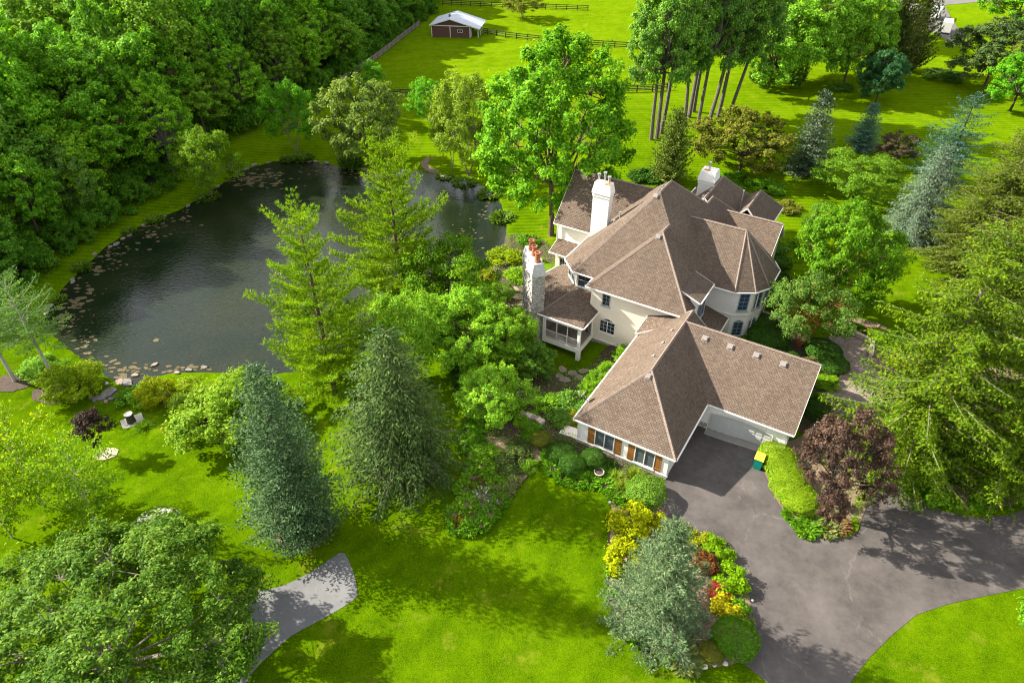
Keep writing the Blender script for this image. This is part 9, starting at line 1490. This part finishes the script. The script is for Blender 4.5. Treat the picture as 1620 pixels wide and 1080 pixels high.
# trailers, masts and pole beside the lane
M_WHITE = plain('white_trailer_paint', (.46, .48, .51), .35, spec=.5, var=.04); M_TYRE = plain('tyre_rubber', (.02, .02, .02), .9); M_BLACK = plain('black_steel', (.03, .03, .032), .6)
def trailer(p, label, rz, L_=5.6, w=2.3, h=2.3):
    t = empty('box_trailer', p, rz); tag(t, label, 'trailer', 'trailers parked on the lane')
    mb = MB(); prof_ = [(-L_ / 2, .55), (L_ / 2 - .5, .55), (L_ / 2, 1.0), (L_ / 2, h + .2), (L_ / 2 - .45, h + .55), (-L_ / 2, h + .55)]
    n = len(prof_); vs = [(x, -w / 2, z) for x, z in prof_] + [(x, w / 2, z) for x, z in prof_]
    mb.add(vs, [tuple(range(n)), tuple(range(2 * n - 1, n - 1, -1))] + [(i, n + i, n + (i + 1) % n, (i + 1) % n) for i in range(n)])
    mb.build('body', M_WHITE, t)
    mb = MB(); mb.box(-L_ / 2 - .05, -L_ / 2 - .005, -w / 2 + .12, w / 2 - .12, .7, h + .35); mb.build('door', M_TRIM, t)
    mb = MB(); mb.box(-1.2, 1.2, -w / 2 - .06, -w / 2 - .005, .62, .82); mb.box(-1.2, 1.2, w / 2 + .005, w / 2 + .06, .62, .82); mb.build('fender', M_STEEL, t)
    for x in (-.5, .5):
        for s_ in (-1, 1): mb = MB(); mb.tube([(x, s_ * (w / 2 - .12), .36), (x, s_ * (w / 2 + .12), .36)], [.36, .36], 14); mb.build('wheel', M_TYRE, t)
    mb = MB(); mb.bar((L_ / 2 - .3, -.6, .5), (L_ / 2 + 1.2, 0, .45), .1, .1); mb.bar((L_ / 2 - .3, .6, .5), (L_ / 2 + 1.2, 0, .45), .1, .1); mb.tube([(L_ / 2 + 1.0, 0, .05), (L_ / 2 + 1.0, 0, 1.0)], [.05, .05], 8); mb.build('hitch', M_BLACK, t)
    mb = MB(); mb.box(-.35, .35, -.3, .3, h + .555, h + .65); mb.build('roof_hatch', M_TRIM, t)
trailer(TRAILERS[0][0], TRAILERS[0][1], math.radians(58)); trailer(TRAILERS[1][0], TRAILERS[1][1], math.radians(62), 5.8, 2.4, 2.5)
for p, lb in MASTS:
    t = empty('equipment_mast', p, .5); tag(t, lb, 'mast', 'masts by the trailers')
    mb = MB(); mb.bar((0, 0, .5), (.7, .2, 5.0), .2, .2); mb.build('pole', M_BLACK, t)
    mb = MB(); mb.box(-.5, .5, -.35, .35, .35, .75); mb.box(-.9, .9, -.05, .05, .3, .38); mb.build('base', M_BLACK, t)
    for s_ in (-1, 1): mb = MB(); mb.tube([(0, s_ * .4, .3), (0, s_ * .55, .3)], [.3, .3], 12); mb.build('wheel', M_TYRE, t)
mb = MB(); x, y, z = POLE; mb.tube([(0, 0, -.5), (0, 0, 9)], [.16, .1], 10); mb.box(-1.0, 1.0, -.06, .06, 8.2, 8.36); o = mb.build('utility_pole', plain('pole_wood', (.07, .055, .045), .9)); o.location = POLE
tag(o, 'dark wooden utility pole by the pale lane at the top', 'utility pole')

# stump pedestal on its slab
st = empty('stump_pedestal', STUMP, .5); x = STUMP
tag(st, 'round dark stump with pale top standing on a square slab in the lawn', 'pedestal')
mb = MB(); mb.tube([(0, 0, .12), (0, 0, .55), (0, 0, 1.15)], [.42, .38, .38], 18); mb.build('stump', BARK['dark'], st)
mb = MB(); mb.tube([(0, 0, 1.151), (0, 0, 1.19)], [.40, .40], 18); mb.build('top_disc', plain('pale_cut_wood', (.42, .40, .36), .8, var=.15), st)
mb = MB(); mb.box(-1.0, 1.0, -.85, .85, -.15, .1); o = mb.build('concrete_slab', plain('pale_slab', (.36, .35, .30), .9, var=.12)); o.location = (x[0] + .05, x[1] + .05, x[2]); o.rotation_euler.z = .62
tag(o, 'square pale concrete slab in the lawn under the stump', 'slab')

# recycling bin
bn = empty('recycling_bin', BIN, math.radians(-31)); tag(bn, 'green wheeled bin with bright yellow lid at the garage corner', 'bin')
bn.scale = (1.15, 1.15, 1.15)
M_BIN = plain('green_plastic', (.0, .19, .145), .45, var=.06); M_LID = plain('yellow_plastic', (.72, .55, .03), .45, var=.05)
mb = MB(); lo, hi = [(-.27, -.33), (.27, -.33), (.27, .3), (-.27, .3)], [(-.34, -.42), (.34, -.42), (.34, .36), (-.34, .36)]
mb.add([(*p, .06) for p in lo] + [(*p, 1.12) for p in hi], [(3, 2, 1, 0), (0, 1, 5, 4), (1, 2, 6, 5), (2, 3, 7, 6), (3, 0, 4, 7), (4, 5, 6, 7)]); mb.build('body', M_BIN, bn)
mb = MB(); mb.add([(-.36, -.46, 1.13), (.36, -.46, 1.13), (.36, .4, 1.16), (-.36, .4, 1.16), (-.32, -.4, 1.2), (.32, -.4, 1.2), (.32, .34, 1.27), (-.32, .34, 1.27)], [(3, 2, 1, 0), (0, 1, 5, 4), (1, 2, 6, 5), (2, 3, 7, 6), (3, 0, 4, 7), (4, 5, 6, 7)]); mb.build('lid', M_LID, bn)
for s_ in (-1, 1): mb = MB(); mb.tube([(s_ * .25, .36, .14), (s_ * .36, .36, .14)], [.14, .14], 12); mb.build('wheel', M_TYRE, bn)
mb = MB(); mb.tube([(-.3, .46, 1.05), (.3, .46, 1.05)], [.022, .022], 6); mb.bar((-.3, .36, 1.05), (-.3, .46, 1.05), .03, .03); mb.bar((.3, .36, 1.05), (.3, .46, 1.05), .03, .03); mb.build('handle', M_BIN, bn)

# basketball hoop
hp = empty('basketball_hoop', HOOP, math.radians(8)); tag(hp, 'basketball hoop beside the grey court, mostly under the great round tree', 'basketball hoop')
mb = MB(); mb.tube([(0, .9, -.3), (0, .9, 2.6)], [.09, .09], 10); mb.bar((0, .9, 2.6), (0, .05, 3.45), .1, .1); mb.bar((0, .9, 2.0), (0, .05, 3.0), .08, .08); mb.build('pole', M_BLACK, hp)
mb = MB(); mb.box(-.9, .9, -.03, .03, 2.9, 3.97); mb.build('backboard', plain('smoked_board', (.05, .055, .06), .3), hp)
mb = MB(); ring = [(.23 * math.cos(2 * PI * i / 20), -.28 + .23 * math.sin(2 * PI * i / 20) - .03, 3.05) for i in range(21)]; mb.tube(ring, [.02] * 21, 6, cap=False); mb.build('rim', plain('orange_steel', (.5, .09, .02), .5), hp)
mb = MB()
for i in range(12):
    a = 2 * PI * i / 12; b2 = a + .5
    mb.tube([(.23 * math.cos(a), -.31 + .23 * math.sin(a), 3.05), (.13 * math.cos(b2), -.31 + .13 * math.sin(b2), 2.65)], [.008, .008], 3, cap=False)
mb.build('net', M_TRIM, hp)

def pot(p, label, mat, r_=.32, h=.5):
    t = empty('planter_pot', p); tag(t, label, 'pot')
    vs = []; k = 18; prof_ = [(r_ * .72, 0), (r_ * .95, h * .8), (r_ * 1.08, h * .82), (r_ * 1.08, h), (r_ * .92, h), (r_ * .9, h * .85)]
    for r1, z in prof_: vs += [(r1 * math.cos(2 * PI * j / k), r1 * math.sin(2 * PI * j / k), z) for j in range(k)]
    mb = MB(); mb.add(vs, [(i * k + j, i * k + (j + 1) % k, (i + 1) * k + (j + 1) % k, (i + 1) * k + j) for i in range(len(prof_) - 1) for j in range(k)]); mb.build('bowl', mat, t)
    mb = MB(); mb.tube([(0, 0, h * .7), (0, 0, h * .86)], [r_ * .88, r_ * .88], k); mb.build('soil', M_MULCH, t)
pot(POT1, 'round pale rimmed planter with dark soil in the garage bed', plain('pale_planter', (.42, .34, .29), .8), .42, .55)
pot(POT2, 'terracotta pot beside the clipped ball on the terrace', M_CLAY, .32, .55)

# bench by the seat wall, seat wall stones
bq = empty('garden_bench', BENCH, math.radians(-28)); tag(bq, 'small dark stone bench at the back of the paver court', 'bench')
M_BST = plain('dark_bench_stone', (.12, .10, .085), .9, var=.2)
mb = MB(); mb.box(-.65, .65, -.2, .2, .38, .47); mb.build('seat', M_BST, bq)
for s_ in (-.42, .42): mb = MB(); mb.box(s_ - .09, s_ + .09, -.16, .16, 0, .379); mb.build('leg', M_BST, bq)
sw = empty('seat_wall', SEATWALL[0]); tag(sw, 'low curved pale stone seat wall at the back of the paver court', 'wall')
M_LIME = plain('buff_limestone', (.44, .37, .29), .85, var=.18, scale=4, bump=.3); W_ = [Vector(p) for p in SEATWALL]
for seg in ((0, 2), (3, 5), (6, 8)):
    q = W_[seg[0]:seg[1] + 1]
    for a, b_ in zip(q, q[1:]):
        n = max(1, int((b_ - a).length / .6))
        for i in range(n):
            p, q2 = a + (b_ - a) * (i / n), a + (b_ - a) * ((i + .96) / n)
            for kz, (zz, w) in enumerate(((.2, .3), (.46, .42))):
                mb = MB(); mb.bar((p.x - W_[0].x, p.y - W_[0].y, zz), (q2.x - W_[0].x, q2.y - W_[0].y, zz), w, .36 if kz == 0 else .14); mb.build('stone', M_LIME, sw)

# flat stones ---------------------------------------------------------
M_FLAG = [plain('grey_flagstone', (.155, .145, .135), .85, var=.22, scale=2.5, bump=.4, bscale=9), plain('buff_flagstone', (.22, .175, .14), .85, var=.22, scale=2.5, bump=.4, bscale=9)]
def slab_mesh(l, w, h, seed, mat):
    rr = random.Random(seed); k = 9; pts = []
    for i in range(k):
        a = 2 * PI * i / k + rr.uniform(-.2, .2); q = rr.uniform(.82, 1.1); pts.append((l / 2 * math.cos(a) * q, w / 2 * math.sin(a) * q))
    mb = MB(); n = len(pts); vs = [(x * .96, y * .96, -h) for x, y in pts] + [(x, y, h * .15) for x, y in pts] + [(x * .9, y * .9, h * .4) for x, y in pts]
    fs = [(i, (i + 1) % n, n + (i + 1) % n, n + i) for i in range(n)] + [(n + i, n + (i + 1) % n, 2 * n + (i + 1) % n, 2 * n + i) for i in range(n)] + [tuple(range(2 * n, 3 * n))]
    mb.add(vs, fs); return mb.mesh('slab', mat)
SL = [slab_mesh(1, .62, .13, s_, M_FLAG[s_ % 2]) for s_ in range(6)]
def shore_dir(x, y):
    e = .4; return math.atan2(float(pond_sd(x, y + e)[0] - pond_sd(x, y - e)[0]), float(pond_sd(x + e, y)[0] - pond_sd(x - e, y)[0])) + PI / 2
for i, (p, l, w) in enumerate(PONDSTONES):
    o = obj('shore_stone', SL[i % 6]); sd = float(pond_sd(p[0], p[1])[0])
    o.location = (p[0], p[1], max(gz(p[0], p[1]), -2.83) + .1); o.scale = (l, w / .62, 1.4); o.rotation_euler = (0, 0, shore_dir(p[0], p[1]) + (i % 5 - 2) * .12)
    tag(o, 'flat grey boulder laid along the pond shore', 'stone', 'stones edging the pond')
for i, (p, l, w) in enumerate(STEPS):
    o = obj('stepping_stone', SL[(i * 2 + 1) % 6]); o.location = (p[0], p[1], gz(p[0], p[1]) + .06); o.scale = (l * 1.05, w / .6, 1); o.rotation_euler = (0, 0, i * 1.7)
    tag(o, 'flat buff flagstone of the terrace path behind the chimney' if i not in (10, 11, 12, 13, 14, 16) else 'flat buff flagstone under the screened porch edge', 'stepping stone', 'terrace flagstones')
for i, p in enumerate(OUTLET):
    o = obj('outlet_stone', SL[i % 6]); o.location = (p[0], p[1], p[2] + .12); s_ = [1.3, .8, .7, .6, 2.0, .6, .6][i]; o.scale = (s_, s_ * 1.1, 1.6); o.rotation_euler = (0, 0, i * 1.1)
    tag(o, 'pale stone beside the small outlet ditch of the pond', 'stone', 'outlet stones')
for i, (p, r_) in enumerate(BEDROCKS):
    mb = MB(); rr = random.Random(i); vs = []
    for a in range(7):
        for z, q in ((-.3, .9), (.25, 1.0), (.6, .55)): vs.append((math.cos(a * PI * 2 / 7) * r_ * q * rr.uniform(.8, 1.2), math.sin(a * PI * 2 / 7) * r_ * q * rr.uniform(.7, 1.1), z * r_ * 1.2))
    mb.add(vs, [(a * 3 + b_, ((a + 1) % 7) * 3 + b_, ((a + 1) % 7) * 3 + b_ + 1, a * 3 + b_ + 1) for a in range(7) for b_ in (0, 1)] + [tuple(a * 3 + 2 for a in range(7))])
    o = mb.build('bed_rock', plain('white_rock', (.50, .47, .42), .85, var=.2, scale=5)); o.location = (p[0], p[1], p[2] + .08)
    tag(o, 'small whitish rock on the edge of a flower bed', 'rock', 'rocks on the bed edges')
wl_ = [Vector(p) for p in WALLSTONES]; gw = empty('garden_wall', wl_[0]); tag(gw, 'low rough buff stone wall crossing the walled garden', 'wall')
for i, (a, b_) in enumerate(list(zip(wl_[:5], wl_[1:5]))):
    for kz in range(2):
        for q in range(2):
            mb = MB(); p = a + (b_ - a) * (q / 2 + .02) - wl_[0]; p2 = a + (b_ - a) * (q / 2 + .47) - wl_[0]
            mb.bar((p.x, p.y, p.z + .2 + .34 * kz), (p2.x, p2.y, p2.z + .2 + .34 * kz), .6 - .1 * ((i + q) % 2), .3); mb.build('stone', M_FLAG[1] if (i + kz) % 2 else M_LIME, gw)
for i, p in enumerate(wl_[5:]):
    o = obj('wall_boulder', SL[i]); o.location = (p.x, p.y, p.z + .25); o.scale = (1.5, 1.4, 2.6); tag(o, 'large buff boulder at the house end of the walled garden', 'boulder', 'garden boulders')
mb = MB(); c0 = Vector(LANDING[0]); pts = [(p[0], p[1]) for p in LANDING]; zt_ = max(p[2] for p in LANDING)
mb.prism(pts[::-1], zt_ - .6, zt_ + .12); tag(mb.build('stone_landing', plain('white_limestone', (.62, .57, .50), .8, var=.1)), kind='structure')
mb = MB(); pts = [(p[0], p[1]) for p in FLAT]; zt_ = max(p[2] for p in FLAT); mb.prism(pts[::-1], zt_ - .3, zt_ + .08); tag(mb.build('concrete_landing', plain('pale_concrete', (.45, .38, .33), .9)), kind='structure')

# floating algae: one mass of thin mats
V, F = [], []; rr = random.Random(2)
mb = MB()
for i, (x, y, r_) in enumerate(ALGAE):
    k = 11; vs = [(x + r_ * math.cos(2 * PI * j / k) * rr.uniform(.55, 1.2) * 1.3, y + r_ * math.sin(2 * PI * j / k) * rr.uniform(.5, 1.1) * .9, -2.792 + i * .00006) for j in range(k)]
    mb.add(vs, [tuple(range(k))])
o = mb.build('floating_algae', mulch_mat('algae_mat', (.035, .030, .009), (.115, .085, .035))); tag(o, 'tan floating algae mats along the pond margins', 'algae', kind='stuff')
ax, ay, az_ = AERATOR; t = empty('pond_aerator', (ax, ay, -2.8)); tag(t, 'small white floating aerator in the middle of the pond', 'aerator')
mb = MB(); mb.tube([(0, 0, -.05), (0, 0, .15)], [.4, .34], 14); mb.build('float', M_TRIM, t); mb = MB(); mb.tube([(0, 0, .15), (0, 0, .4)], [.1, .06], 8); mb.build('nozzle', M_BLACK, t)
